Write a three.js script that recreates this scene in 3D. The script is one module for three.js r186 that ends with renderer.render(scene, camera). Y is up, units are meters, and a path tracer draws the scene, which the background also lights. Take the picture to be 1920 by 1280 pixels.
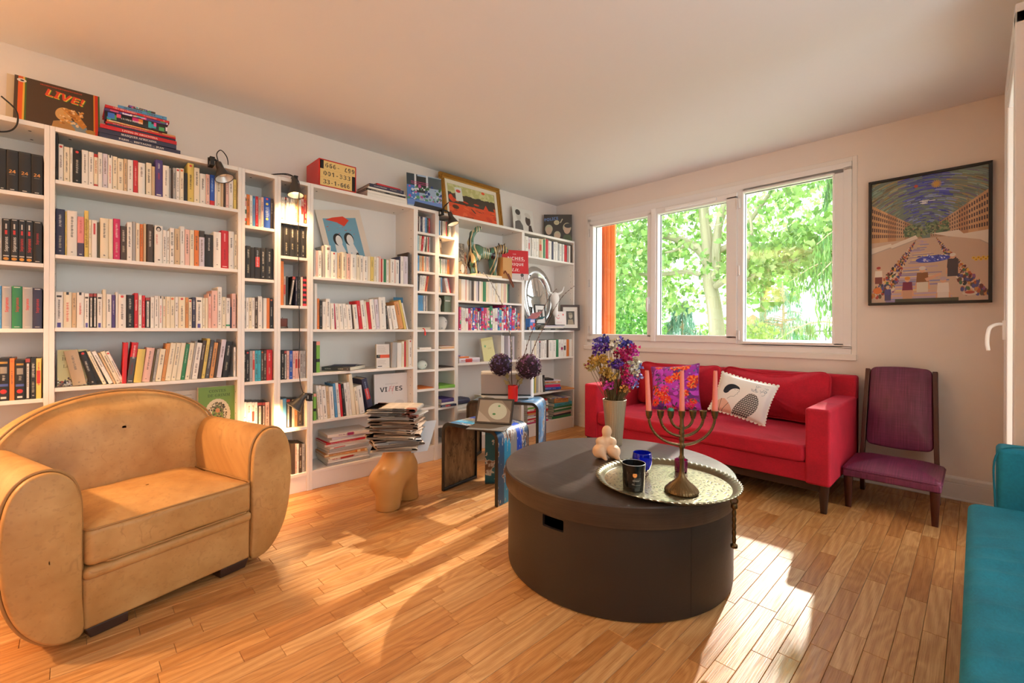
import * as THREE from 'three';
import { RoundedBoxGeometry } from 'three/addons/geometries/RoundedBoxGeometry.js';
import { mergeGeometries, mergeVertices, toCreasedNormals } from 'three/addons/utils/BufferGeometryUtils.js';
import { MarchingCubes } from 'three/addons/objects/MarchingCubes.js';
import { RectAreaLightUniformsLib } from 'three/addons/lights/RectAreaLightUniformsLib.js';
import { Brush, Evaluator, SUBTRACTION } from 'three-bvh-csg';

// ---------- camera, sky, sun, exposure ----------
const scene = new THREE.Scene();
const renderer = new THREE.WebGLRenderer();
renderer.toneMapping = THREE.LinearToneMapping;
renderer.toneMappingExposure = 1.42;
renderer.shadowMap.enabled = true;
RectAreaLightUniformsLib.init();
const camera = new THREE.PerspectiveCamera(74.13, 1.5, 0.03, 400);
camera.position.set(3.3912, 1.0685, 4.0094);
camera.rotation.order = 'YXZ';
camera.rotation.set(0, 0.799, 0.0038);
camera.setViewOffset(1920, 1280, 0, 24.07, 1920, 1280);
camera.updateMatrixWorld(); camera.updateProjectionMatrix();
scene.background = new THREE.Color(0.93, 0.98, 1.0);
scene.backgroundIntensity = 3.1;
scene.environment = null;
const sun = new THREE.DirectionalLight(0xfff4e6, 4.6);
sun.position.set(1.6 - 0.15 * 20, 0.64 * 20, -20); sun.target.position.set(1.6, 0, 0);
sun.castShadow = true; sun.shadow.radius = 1.6; sun.shadow.mapSize.set(2048, 2048);
Object.assign(sun.shadow.camera, { left: -9, right: 9, top: 9, bottom: -9, near: 1, far: 60 });
scene.add(sun, sun.target);

// ---------- random numbers and noise ----------
function rng(seed) { let a = seed >>> 0; return () => { a = (a + 0x6D2B79F5) | 0; let t = Math.imul(a ^ (a >>> 15), 1 | a); t = (t + Math.imul(t ^ (t >>> 7), 61 | t)) ^ t; return ((t ^ (t >>> 14)) >>> 0) / 4294967296; }; }
const rnd = rng(20240607);
const rr = (a, b, f = rnd) => a + (b - a) * f();
const pick = (list, f = rnd) => list[Math.floor(f() * list.length) % list.length];
const lerp = (a, b, t) => a + (b - a) * t, clamp = (x, a = 0, b = 1) => Math.min(b, Math.max(a, x));
const sstep = (a, b, x) => { const t = clamp((x - a) / (b - a)); return t * t * (3 - 2 * t); };
const hash = (x, y, s) => { let h = Math.imul(x, 374761393) + Math.imul(y, 668265263) + Math.imul(s, 974711); h = Math.imul(h ^ (h >>> 13), 1274126177); return ((h ^ (h >>> 16)) >>> 0) / 4294967296; };
function vnoise(x, y, px, py, s) {                     // tiles after px by py cells
  const xi = Math.floor(x), yi = Math.floor(y), fx = x - xi, fy = y - yi, m = (a, p) => ((a % p) + p) % p;
  const u = fx * fx * (3 - 2 * fx), v = fy * fy * (3 - 2 * fy), x0 = m(xi, px), x1 = m(xi + 1, px), y0 = m(yi, py), y1 = m(yi + 1, py);
  return lerp(lerp(hash(x0, y0, s), hash(x1, y0, s), u), lerp(hash(x0, y1, s), hash(x1, y1, s), u), v);
}
function fbm(u, v, px, py, oct, s) { let a = 0.5, t = 0, n = 0; for (let i = 0; i < oct; i++) { t += a * vnoise(u * px, v * py, px, py, s + i); n += a; a *= 0.5; px *= 2; py *= 2; } return t / n; }

// ---------- textures ----------
function dataTex(w, h, fn, srgb, rx = 1, ry = rx) {
  const d = new Uint8Array(w * h * 4);
  for (let j = 0; j < h; j++) for (let i = 0; i < w; i++) {
    const c = fn(i / w, j / h), k = (j * w + i) * 4;
    if (typeof c === 'number') { d[k] = d[k + 1] = d[k + 2] = clamp(c) * 255; } else { d[k] = clamp(c[0]) * 255; d[k + 1] = clamp(c[1]) * 255; d[k + 2] = clamp(c[2]) * 255; }
    d[k + 3] = 255;
  }
  const t = new THREE.DataTexture(d, w, h, THREE.RGBAFormat); t.magFilter = THREE.LinearFilter; t.minFilter = THREE.LinearMipmapLinearFilter; t.generateMipmaps = true;
  t.wrapS = t.wrapT = THREE.RepeatWrapping; t.repeat.set(rx, ry); if (srgb) t.colorSpace = THREE.SRGBColorSpace; t.needsUpdate = true; return t;
}
function canvasTex(w, h, draw) {
  const c = document.createElement('canvas'); c.width = w; c.height = h; const g = c.getContext('2d'); draw(g, w, h);
  const t = new THREE.CanvasTexture(c); t.colorSpace = THREE.SRGBColorSpace; t.wrapS = t.wrapT = THREE.RepeatWrapping; t.anisotropy = 8; return t;
}
const hex = (h) => [(h >> 16 & 255) / 255, (h >> 8 & 255) / 255, (h & 255) / 255];
const mix3 = (a, b, t) => [lerp(a[0], b[0], t), lerp(a[1], b[1], t), lerp(a[2], b[2], t)];
const std = (color, roughness = 0.6, o = {}) => new THREE.MeshStandardMaterial({ color, roughness, ...o });
const phys = (color, roughness, o) => new THREE.MeshPhysicalMaterial({ color, roughness, ...o });

// ---------- geometry helpers ----------
const bare = (g) => { g = g.index ? g.toNonIndexed() : g; for (const k of Object.keys(g.attributes)) if (!['position', 'normal', 'uv', 'color'].includes(k)) g.deleteAttribute(k); return g; };
function merge(list) {
  list = list.map(bare); const col = list.some((g) => g.attributes.color);
  for (const g of list) {
    if (!g.attributes.uv) g.setAttribute('uv', new THREE.BufferAttribute(new Float32Array(g.attributes.position.count * 2), 2));
    if (col && !g.attributes.color) g.setAttribute('color', new THREE.BufferAttribute(new Float32Array(g.attributes.position.count * 3).fill(1), 3));
  }
  return mergeGeometries(list);
}
function uvBox(g, s = 1) {                              // uv in metres, by the way each face points
  g = bare(g); const p = g.attributes.position, n = g.attributes.normal, uv = new Float32Array(p.count * 2);
  for (let i = 0; i < p.count; i += 3) {
    let nx = 0, ny = 0, nz = 0; for (let k = 0; k < 3; k++) { nx += n.getX(i + k); ny += n.getY(i + k); nz += n.getZ(i + k); }
    nx = Math.abs(nx); ny = Math.abs(ny); nz = Math.abs(nz);
    for (let k = 0; k < 3; k++) {
      const x = p.getX(i + k), y = p.getY(i + k), z = p.getZ(i + k);
      const [a, b] = nx >= ny && nx >= nz ? [z, y] : ny >= nz ? [x, z] : [x, y];
      uv[(i + k) * 2] = a * s; uv[(i + k) * 2 + 1] = b * s;
    }
  }
  g.setAttribute('uv', new THREE.BufferAttribute(uv, 2)); return g;
}
const M4 = (x, y, z, rx = 0, ry = 0, rz = 0, order = 'XYZ') => new THREE.Matrix4().compose(new THREE.Vector3(x, y, z), new THREE.Quaternion().setFromEuler(new THREE.Euler(rx, ry, rz, order)), new THREE.Vector3(1, 1, 1));
const at = (g, x, y, z, rx, ry, rz) => g.applyMatrix4(M4(x, y, z, rx, ry, rz));
const box = (x0, x1, y0, y1, z0, z1) => new THREE.BoxGeometry(x1 - x0, y1 - y0, z1 - z0).translate((x0 + x1) / 2, (y0 + y1) / 2, (z0 + z1) / 2);
const rbox = (x0, x1, y0, y1, z0, z1, r = 0.003, seg = 2) => uvBox(new RoundedBoxGeometry(x1 - x0, y1 - y0, z1 - z0, seg, r).translate((x0 + x1) / 2, (y0 + y1) / 2, (z0 + z1) / 2));
const V = (x, y, z) => new THREE.Vector3(x, y, z);
const tube = (pts, r, seg = 24, rad = 8, closed = false) => new THREE.TubeGeometry(new THREE.CatmullRomCurve3(pts.map((p) => V(...p)), closed, 'centripetal'), seg, r, rad, closed);
function taper(pts, r0, r1, seg = 10, rad = 7) {       // a tube that narrows
  const g = tube(pts, 1, seg, rad), c = new THREE.CatmullRomCurve3(pts.map((p) => V(...p)), false, 'centripetal'), p = g.attributes.position, v = V(0, 0, 0);
  for (let i = 0; i <= seg; i++) { const q = c.getPointAt(i / seg), r = lerp(r0, r1, i / seg); for (let j = 0; j <= rad; j++) { const k = i * (rad + 1) + j; v.fromBufferAttribute(p, k).sub(q).multiplyScalar(r).add(q); p.setXYZ(k, v.x, v.y, v.z); } }
  return g;
}
const lathe = (pts, seg = 48) => new THREE.LatheGeometry(pts.map((p) => new THREE.Vector2(...p)), seg);
const shape = (pts) => { const s = new THREE.Shape(); pts.forEach((p, i) => i ? s.lineTo(...p) : s.moveTo(...p)); s.closePath(); return s; };
const extrude = (s, depth, bevel = 0, seg = 2, curve = 12) => new THREE.ExtrudeGeometry(s, { depth, bevelEnabled: bevel > 0, bevelThickness: bevel, bevelSize: bevel, bevelOffset: -bevel, bevelSegments: seg, curveSegments: curve });
const spline2 = (pts, n, closed = true) => new THREE.CatmullRomCurve3(pts.map((p) => V(p[0], p[1], 0)), closed, 'centripetal').getPoints(n).map((p) => [p.x, p.y]).slice(0, closed ? n : n + 1);
const sheet = (pos, uv, idx) => { const g = new THREE.BufferGeometry(); g.setAttribute('position', new THREE.Float32BufferAttribute(pos, 3)); g.setAttribute('uv', new THREE.Float32BufferAttribute(uv, 2)); g.setIndex(idx); g.computeVertexNormals(); return g; };
function padded(outline, depth, bulge, back, er = 0.015, wob = 0) {   // an upholstered slab: outline in xy, front towards +z
  const n = outline.length, rings = [], cx = outline.reduce((s, p) => s + p[0], 0) / n, cy = outline.reduce((s, p) => s + p[1], 0) / n;
  for (const t of [0.02, 0.25, 0.45, 0.62, 0.76, 0.87, 0.94]) rings.push([t, -depth - back * (1 - t ** 2.4), 0]);
  for (let a = 0; a <= 4; a++) rings.push([1, -depth + er - er * Math.cos(a * Math.PI / 8), er * (1 - Math.sin(a * Math.PI / 8))]);
  for (let a = 0; a <= 4; a++) rings.push([1, -er + er * Math.sin(a * Math.PI / 8), er * (1 - Math.cos(a * Math.PI / 8))]);
  for (const t of [0.94, 0.87, 0.76, 0.62, 0.45, 0.25, 0.02]) rings.push([t, bulge * (1 - t ** 2.4), 0]);
  const pos = [], uv = [], idx = [], m = rings.length;
  for (let k = 0; k < m; k++) for (let i = 0; i < n; i++) {
    const [t, z, inset] = rings[k]; let x = (outline[i][0] - cx) * t, y = (outline[i][1] - cy) * t; const l = Math.hypot(x, y) || 1, q = Math.max(0, 1 - (inset + (t < 1 ? er * t : 0)) / l);
    x *= q; y *= q; const w = wob ? wob * (fbm(x * 1.3 + 5.2, y * 1.3 + 3.1, 9, 9, 3, 4) - 0.5) : 0;
    pos.push(cx + x, cy + y, z + w); uv.push(cx + x, cy + y + (t === 1 ? z : 0));
  }
  for (let k = 0; k < m - 1; k++) for (let i = 0; i < n; i++) { const a = k * n + i, b = k * n + (i + 1) % n, c = a + n, d = b + n; idx.push(a, b, c, b, d, c); }
  let g = sheet(pos, uv, idx);
  const p = g.attributes.position, s = V(p.getX(m * n - 1), p.getY(m * n - 1), 0);
  let area = 0; for (let i = 0; i < n; i++) { const q = outline[(i + 1) % n]; area += outline[i][0] * q[1] - q[0] * outline[i][1]; }
  if (area < 0) { const ix = g.index.array; for (let i = 0; i < ix.length; i += 3) { const w = ix[i]; ix[i] = ix[i + 1]; ix[i + 1] = w; } g.computeVertexNormals(); }
  return g;
}
const rectOutline = (w, h, r, n = 6) => { const o = []; for (const [sx, sy, a0] of [[1, 1, 0], [-1, 1, 90], [-1, -1, 180], [1, -1, 270]]) { for (let k = 0; k <= n; k++) { const a = (a0 + 90 * k / n) * Math.PI / 180; o.push([sx * (w / 2 - r) + r * Math.cos(a), sy * (h / 2 - r) + r * Math.sin(a)]); } } const out = []; o.forEach((p, i) => { const q = o[(i + 1) % o.length], d = Math.hypot(q[0] - p[0], q[1] - p[1]), k = Math.max(1, Math.round(d / 0.04)); for (let j = 0; j < k; j++) out.push([lerp(p[0], q[0], j / k), lerp(p[1], q[1], j / k)]); }); return out; };
function sdfMesh(fn, lo, hi, res = 48) {                // a smooth solid where fn < 0
  const mc = new MarchingCubes(res, new THREE.MeshBasicMaterial(), false, false, 400000); mc.isolation = 0;
  const half = res / 2, P = (i, a) => lerp(lo[a], hi[a], ((i - half) / half + 1) / 2);
  for (let k = 0; k < res; k++) for (let j = 0; j < res; j++) for (let i = 0; i < res; i++) mc.field[k * res * res + j * res + i] = -fn(P(i, 0), P(j, 1), P(k, 2)) * 100;
  mc.update(); const n = mc.count, pos = new Float32Array(n * 3);
  for (let i = 0; i < n; i++) for (let a = 0; a < 3; a++) pos[i * 3 + a] = lerp(lo[a], hi[a], (mc.positionArray[i * 3 + a] + 1) / 2);
  let g = new THREE.BufferGeometry(); g.setAttribute('position', new THREE.BufferAttribute(pos, 3));
  g = mergeVertices(g, 1e-5); g.computeVertexNormals(); const q = g.attributes.position, uv = new Float32Array(q.count * 2);
  for (let i = 0; i < q.count; i++) { uv[i * 2] = q.getX(i) + q.getZ(i) * 0.6; uv[i * 2 + 1] = q.getY(i); }
  g.setAttribute('uv', new THREE.BufferAttribute(uv, 2)); return g;
}
const smin = (a, b, k) => { const h = clamp(0.5 + 0.5 * (b - a) / k); return lerp(b, a, h) - k * h * (1 - h); };
const ell = (x, y, z, c, r) => { const a = (x - c[0]) / r[0], b = (y - c[1]) / r[1], d = (z - c[2]) / r[2], l = Math.sqrt(a * a + b * b + d * d); return (l - 1) * Math.min(r[0], r[1], r[2]); };
function cap(x, y, z, a, b, ra, rb) { const dx = b[0] - a[0], dy = b[1] - a[1], dz = b[2] - a[2], t = clamp(((x - a[0]) * dx + (y - a[1]) * dy + (z - a[2]) * dz) / (dx * dx + dy * dy + dz * dz)); return Math.hypot(x - a[0] - dx * t, y - a[1] - dy * t, z - a[2] - dz * t) - lerp(ra, rb, t); }

// ---------- scene objects ----------
const names = {};
const numbered = (n) => { const k = names[n] = (names[n] ?? -1) + 1; return k ? n + '_' + String(k).padStart(3, '0') : n; };
const shade = (o) => { o.castShadow = o.receiveShadow = true; return o; };
function tag(o, label, category, group) { Object.assign(o.userData, { label, category }); if (group) o.userData.group = group; return o; }
function thing(name, label, category, pos = [0, 0, 0], turn = 0, group) { const o = new THREE.Group(); o.name = numbered(name); o.position.set(...pos); o.rotation.y = turn; scene.add(o); return tag(o, label, category, group); }
function part(name, geo, mat, parent) { const m = shade(new THREE.Mesh(Array.isArray(geo) ? merge(geo) : geo, mat)); m.name = name; parent.add(m); return m; }
function solo(name, geo, mat, label, category, pos = [0, 0, 0], turn = 0, group) { const m = part(numbered(name), geo, mat, scene); m.position.set(...pos); m.rotation.y = turn; return tag(m, label, category, group); }
function struct(name, geo, mat, parent) { const m = part(name, geo, mat, parent ?? scene); if (!parent) m.userData.kind = 'structure'; return m; }
function structGroup(name) { const o = new THREE.Group(); o.name = name; o.userData.kind = 'structure'; scene.add(o); return o; }
// ---------- shared materials ----------
const plaster = dataTex(512, 512, (u, v) => 0.5 + 0.5 * (fbm(u, v, 40, 40, 4, 3) - 0.5) + 0.25 * (fbm(u, v, 6, 6, 3, 9) - 0.5));
const weave = dataTex(256, 256, (u, v) => { const a = Math.sin(u * Math.PI * 64), b = Math.sin(v * Math.PI * 64); return 0.5 + 0.28 * (Math.abs(a) - Math.abs(b)) + 0.35 * (hash(Math.floor(u * 64), Math.floor(v * 64), 5) - 0.5); });
const slub = dataTex(512, 512, (u, v) => 0.45 * fbm(u, v, 200, 6, 2, 11) + 0.45 * fbm(u, v, 6, 200, 2, 15) + 0.1 * fbm(u, v, 60, 60, 2, 19));
const M = {
  wall: std(0xeadfd6, 0.85, { bumpMap: plaster, bumpScale: 0.0012 }),
  ceiling: std(0xe9e6e4, 0.9, { bumpMap: plaster, bumpScale: 0.0008 }),
  trim: std(0xece6e0, 0.5), pvc: std(0xf0edec, 0.35), pvcBright: std(0xfafafa, 0.3), gasket: std(0x23262b, 0.6),
  glass: phys(0xffffff, 0.02, { transmission: 1, thickness: 0, ior: 1.45 }),
  shelf: std(0xefe9e1, 0.42), black: std(0x141312, 0.45), steel: std(0x6a6761, 0.35, { metalness: 0.9 }), chrome: std(0xc9c9c9, 0.15, { metalness: 1 }),
  outer: std(0xd9d2c5, 0.9), soil: std(0x9aa37c, 1),
};
// ---------- shell ----------
const W = 3.525, CEIL = 2.487, ALC = 1.42, XR = 4.55, ZR = 6.0;
struct('wall_left', uvBox(box(-0.2, 0, 0, CEIL, -0.26, ZR + 0.2)), M.wall);
struct('wall_back', [box(0, 0.45, 0, CEIL, -0.26, 0), box(2.767, W + 0.2, 0, CEIL, -0.26, 0), box(0.45, 2.767, 0, 0.892, -0.26, 0), box(0.45, 2.767, 2.28, CEIL, -0.26, 0)].map((g) => uvBox(g)), M.wall);
struct('wall_right', [box(W, W + 0.2, 0, CEIL, 0, 0.5), box(W, W + 0.2, 0, CEIL, 1.3, ALC), box(W, W + 0.2, 2.33, CEIL, 0.5, 1.3), ].map((g) => uvBox(g)), M.wall);
struct('wall_alcove', uvBox(box(W + 0.2, XR + 0.2, 0, CEIL, ALC - 0.12, ALC)), M.wall);
struct('wall_unseen_balcony', [box(XR, XR + 0.2, 0, CEIL, ALC, 1.75), box(XR, XR + 0.2, 2.25, CEIL, 1.75, 4.75), box(XR, XR + 0.2, 0, CEIL, 4.75, ZR)].map((g) => uvBox(g)), M.wall);  // out of view; its wide opening is placed to let daylight in
struct('wall_front', uvBox(box(-0.2, XR + 0.2, 0, CEIL, ZR, ZR + 0.2)), M.wall);
struct('ceiling', uvBox(box(-0.2, XR + 0.2, CEIL, CEIL + 0.2, -0.26, ZR + 0.2)), M.ceiling);
// skirting: flat board, groove and rounded lip, with a quarter bead on the floor
const skirtS = shape([[0, 0], [0.02, 0], [0.02, 0.006], [0.013, 0.012], [0.013, 0.1], [0.0105, 0.104], [0.0135, 0.108], [0.0135, 0.132], [0.009, 0.143], [0, 0.147]]);
const skirt = (len) => uvBox(extrude(skirtS, len));
struct('baseboard_back', at(skirt(W - 0.35), W, 0, 0, 0, -Math.PI / 2, 0), M.trim);
struct('baseboard_left', at(skirt(ZR - 0.1), 0.0, 0, 0.05, 0, 0, 0), M.trim);
// ---------- parquet: every strip its own piece ----------
const oak = dataTex(512, 2048, (u, v) => {
  const w = fbm(u, v, 3, 5, 3, 31) - 0.5, ring = Math.sin((u * 9 + 2.4 * w + 0.8 * Math.sin(v * 6.28 + w * 3)) * 6.28), fine = fbm(u, v, 190, 9, 3, 41), pore = fbm(u, v, 256, 24, 1, 47);
  const k = 0.55 + 0.12 * ring + 0.45 * (fine - 0.5) - (pore > 0.7 ? 0.16 : 0), c = mix3(hex(0x9c6a38), hex(0xe6c496), clamp(k));
  return c;
}, true);
oak.anisotropy = 8;
const oakBump = dataTex(256, 1024, (u, v) => 0.5 + 0.5 * (fbm(u, v, 120, 10, 3, 43) - 0.5) + 0.25 * (fbm(u, v, 3, 5, 2, 49) - 0.5));
const oakRough = dataTex(256, 512, (u, v) => 0.30 + 0.22 * fbm(u, v, 40, 12, 3, 53));
M.floor = std(0xffffff, 1, { map: oak, bumpMap: oakBump, bumpScale: 0.0006, roughnessMap: oakRough, vertexColors: true });
{
  const floor = struct('floor', uvBox(box(-0.2, XR + 0.2, -0.25, -0.012, -0.26, ZR + 0.2)), std(0x2a1a0e, 0.9));
  const pw = 0.0652, list = [], f = rng(77), tones = [[0.94, 0.80, 0.62], [1, 0.88, 0.72], [0.86, 0.66, 0.44], [0.92, 0.74, 0.53], [0.78, 0.56, 0.35], [1, 0.92, 0.8], [0.88, 0.7, 0.5], [0.96, 0.83, 0.66]];
  for (let i = 0; i * pw < XR; i++) { let z = -0.4 * f(); while (z < ZR) { const l = [0.24, 0.3, 0.36, 0.42, 0.48][Math.floor(f() * 5)], z0 = Math.max(0, z), z1 = Math.min(ZR, z + l); if (z1 - z0 > 0.04) list.push([i * pw, Math.min(XR, (i + 1) * pw), z0, z1]); z += l; } }
  const v = V(0, 0, 0);
  const geoOf = ([x0, x1, z0, z1]) => {
    const g0 = 0.0005, b = 0.0012, dy = -0.0006 * f(), a = [x0 + g0, x1 - g0, z0 + g0, z1 - g0], y = [-0.012, -b + dy, dy], pos = [], uv = [], idx = [], ou = f(), ov = f();
    const ring = (yy, s) => { for (const [px, pz] of [[a[0] + s, a[2] + s], [a[1] - s, a[2] + s], [a[1] - s, a[3] - s], [a[0] + s, a[3] - s]]) { pos.push(px, yy, pz); uv.push(ou + (px - x0) / 0.3, ov + (pz - z0) / 1.3); } };
    ring(y[1] - 0.008, 0); ring(y[1], 0); ring(y[1], 0); ring(y[2], b); ring(y[2], b);
    for (const k of [0, 8]) for (let i = 0; i < 4; i++) { const j = (i + 1) % 4; idx.push(k + i, k + 4 + i, k + j, k + j, k + 4 + i, k + 4 + j); }
    idx.push(16, 19, 17, 17, 19, 18);
    const g = bare(sheet(pos, uv, idx)); g.computeVertexNormals(); const t = pick(tones, f), s = rr(0.92, 1.06, f), c = []; for (let i = 0; i < g.attributes.position.count; i++) c.push(t[0] * s, t[1] * s, t[2] * s); g.setAttribute('color', new THREE.Float32BufferAttribute(c, 3)); return g;
  };
  for (const p of list) {                                  // how large a strip shows
    const pr = (x, z) => { v.set(x, 0, z).applyMatrix4(camera.matrixWorldInverse); if (v.z > -0.2) return null; v.applyMatrix4(camera.projectionMatrix); return [v.x * 960, v.y * 640]; };
    const q = [pr(p[0], p[2]), pr(p[1], p[2]), pr(p[1], p[3]), pr(p[0], p[3])]; p[4] = 0;
    if (q.every(Boolean) && q.some((c) => Math.abs(c[0]) < 960 && Math.abs(c[1]) < 640)) { let s = 0; q.forEach((c, i) => { const d = q[(i + 1) % 4]; s += c[0] * d[1] - d[0] * c[1]; }); p[4] = Math.abs(s); }
    const cx = (p[0] + p[1]) / 2, cz = (p[2] + p[3]) / 2;
    if (Math.hypot(cx - 2.2, cz - 2.165) < 0.5 || cx < 0.33 || (cx < 1.2 && cz > 3.35) || (cx > 3.4 && cz > 1.5)) p[4] = 0;
  }
  list.sort((a, b) => b[4] - a[4]);
  list.slice(0, 296).forEach((p) => part('parquet_strip', geoOf(p), M.floor, floor));
  part('parquet_strips', list.slice(296).map(geoOf), M.floor, floor).userData.kind = 'stuff';
}
// ---------- the window ----------
{
  const w = structGroup('window_1');
  const bars = (x0, x1, y0, y1, l, r, b, t, z0, z1, rad = 0.004) => [rbox(x0, x1, y1 - t, y1, z0, z1, rad), rbox(x0, x1, y0, y0 + b, z0, z1, rad), rbox(x0, x0 + l, y0 + b * 0.5, y1 - t * 0.5, z0, z1, rad), rbox(x1 - r, x1, y0 + b * 0.5, y1 - t * 0.5, z0, z1, rad)];
  part('window_frame', [...bars(0.45, 2.767, 0.892, 2.28, 0.05, 0.05, 0.062, 0.065, -0.075, 0.012), rbox(1.985, 2.036, 0.93, 2.24, -0.075, 0.012), rbox(2.03, 2.72, 0.93, 0.97, -0.075, 0.012), rbox(2.03, 2.72, 2.205, 2.24, -0.075, 0.012), rbox(2.653, 2.72, 0.95, 2.23, -0.075, 0.012)], M.pvc, w);
  const pane = (x0, x1, y0, y1, z) => { part('gasket', bars(x0 - 0.004, x1 + 0.004, y0 - 0.004, y1 + 0.004, 0.008, 0.005, 0.004, 0.007, z - 0.004, z + 0.008, 0.001), M.gasket, w); part('pane', box(x0 - 0.004, x1 + 0.004, y0 - 0.004, y1 + 0.004, z - 0.002, z), M.glass, w); };
  const sash = (x0, x1, gx0, gx1) => { const s = part('sash', bars(x0, x1, 0.952, 2.218, gx0 - x0, x1 - gx1, 0.063, 0.057, -0.06, 0.03, 0.006), M.pvc, w); part('glazing_bead', bars(gx0 - 0.012, gx1 + 0.012, 1.003, 2.175, 0.013, 0.013, 0.013, 0.013, -0.03, 0.022, 0.003), M.pvcBright, s); pane(gx0, gx1, 1.016, 2.162, -0.035); };
  sash(0.492, 1.219, 0.535, 1.17); sash(1.221, 1.992, 1.278, 1.906);
  part('glazing_bead', bars(2.026, 2.665, 0.958, 2.217, 0.013, 0.013, 0.013, 0.013, -0.03, 0.016, 0.003), M.pvcBright, w);
  pane(2.037, 2.653, 0.97, 2.204, -0.035);
  part('cover_strip', rbox(1.212, 1.262, 0.95, 2.22, 0.028, 0.04, 0.005), M.pvcBright, w);
  part('vent', rbox(1.36, 1.83, 2.176, 2.204, 0.03, 0.052, 0.006), M.pvcBright, w);
  for (const y of [1.02, 1.56, 2.12]) part('hinge', [rbox(1.988, 2.0, y - 0.045, y + 0.045, 0.012, 0.04, 0.004), rbox(2.002, 2.016, y - 0.04, y + 0.04, 0.012, 0.038, 0.004)], M.pvc, w);
  for (const y of [1.06, 1.56, 2.1]) part('hinge', rbox(0.474, 0.482, y - 0.04, y + 0.04, 0.01, 0.03, 0.003), M.pvc, w);
  const hd = part('window_handle', [rbox(1.178, 1.206, 1.31, 1.38, 0.03, 0.042, 0.004), rbox(1.184, 1.2, 1.35, 1.37, 0.04, 0.072, 0.005), rbox(1.182, 1.202, 1.235, 1.372, 0.062, 0.078, 0.006)], M.pvcBright, w);
  part('window_trim', [rbox(2.767, 2.797, 0.892, 2.314, -0.01, 0.007, 0.003), rbox(0.43, 2.797, 2.28, 2.314, -0.01, 0.005, 0.002), rbox(0.42, 0.45, 0.892, 2.3, -0.01, 0.005, 0.002)], M.trim, w);
  part('window_apron', rbox(0.41, 2.798, 0.849, 0.893, -0.01, 0.022, 0.005), M.trim, w);
  part('outer_sill', rbox(0.44, 2.78, 0.885, 0.9, -0.42, -0.07, 0.004), M.pvcBright, w);
  part('outer_reveal', [rbox(0.4, 0.452, 0.89, 2.3, -0.26, -0.075, 0.003), rbox(2.69, 2.78, 0.89, 2.3, -0.26, -0.075, 0.003)], M.pvcBright, w);
  part('shutter_rail', rbox(2.0, 2.72, 0.955, 0.985, -0.2, -0.15, 0.005), M.pvcBright, w);
}
{ // dead leaves and grit on the sill outside
  const g = [], f = rng(5); for (let i = 0; i < 46; i++) { const k = f(); g.push(at(new THREE.BoxGeometry(rr(0.006, 0.03, f), 0.003, rr(0.005, 0.014, f)), k < 0.5 ? rr(2.36, 2.64, f) : k < 0.8 ? rr(2.05, 2.16, f) : rr(2.1, 2.6, f), 0.903 + f() * 0.012, rr(-0.2, -0.09, f), f() * 0.4, f() * 3, f() * 0.3)); }
  const m = solo('leaf_litter', g, std(0x3c3a3e, 0.9), 'dark scraps of dead leaf on the white sill outside the right pane', 'leaf litter'); m.userData.kind = 'stuff';
}
{ // folded louvre shutter outside, each rib its own
  const s = thing('shutter', 'orange ribbed shutter folded open outside the left pane', 'shutter', [0.2, 0.9, -0.32]);
  const om = std(0xf07f36, 0.55);
  for (let i = 0; i < 13; i++) part('slat', rbox(i * 0.03, i * 0.03 + 0.026, 0, 1.45, -0.018, i % 2 ? 0.002 : 0.012, 0.005), om, s);
  for (const y of [0, 1.42]) part('rail', rbox(-0.01, 0.4, y, y + 0.03, -0.03, -0.018, 0.003), om, s);
}
// ---------- the French door at the right, closed ----------
{
  const d = structGroup('door_1');
  part('door_frame', [rbox(W - 0.032, W + 0.1, 0, 2.33, 0.46, 0.53, 0.005), rbox(W - 0.03, W + 0.1, 2.28, 2.36, 0.46, 1.34, 0.005), rbox(W - 0.03, W + 0.1, 0, 2.33, 1.27, 1.34, 0.005)], M.pvc, d);
  part('gasket', rbox(W - 0.02, W + 0.02, 0.02, 2.28, 0.53, 0.545, 0.002), M.gasket, d);
  const leaf = part('door_leaf', [rbox(W - 0.028, W + 0.05, 0.02, 2.28, 0.545, 0.63, 0.005), rbox(W - 0.028, W + 0.05, 0.02, 2.28, 1.19, 1.265, 0.005), rbox(W - 0.026, W + 0.05, 0.02, 0.14, 0.62, 1.2, 0.005), rbox(W - 0.026, W + 0.05, 2.19, 2.28, 0.62, 1.2, 0.005)], M.pvc, d);
  part('pane', box(W + 0.01, W + 0.014, 0.13, 2.2, 0.62, 1.2), M.glass, d);
  part('door_handle', [rbox(W - 0.04, W - 0.026, 1.02, 1.12, 0.555, 0.59, 0.004), tube([[W - 0.03, 1.1, 0.572], [W - 0.06, 1.1, 0.572], [W - 0.083, 1.085, 0.572], [W - 0.092, 1.05, 0.572], [W - 0.094, 1.0, 0.572], [W - 0.09, 0.965, 0.572]], 0.0085, 24, 10)], M.pvcBright, leaf);
}
{ // unseen balcony doors, out of view, placed to light the room from the right
  const d = structGroup('unseen_door_2'), z0 = 1.75, z1 = 4.75, n = 3, st = (z1 - z0) / n;
  for (let i = 0; i < n; i++) { const a = z0 + i * st, b = a + st; part('door_frame', [rbox(XR + 0.02, XR + 0.1, 0, 2.25, a, a + 0.06), rbox(XR + 0.02, XR + 0.1, 0, 2.25, b - 0.06, b), rbox(XR + 0.02, XR + 0.1, 0, 0.1, a, b), rbox(XR + 0.02, XR + 0.1, 2.17, 2.25, a, b)], M.pvc, d); part('pane', box(XR + 0.05, XR + 0.054, 0.09, 2.18, a + 0.05, b - 0.05), M.glass, d); }
}
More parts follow.
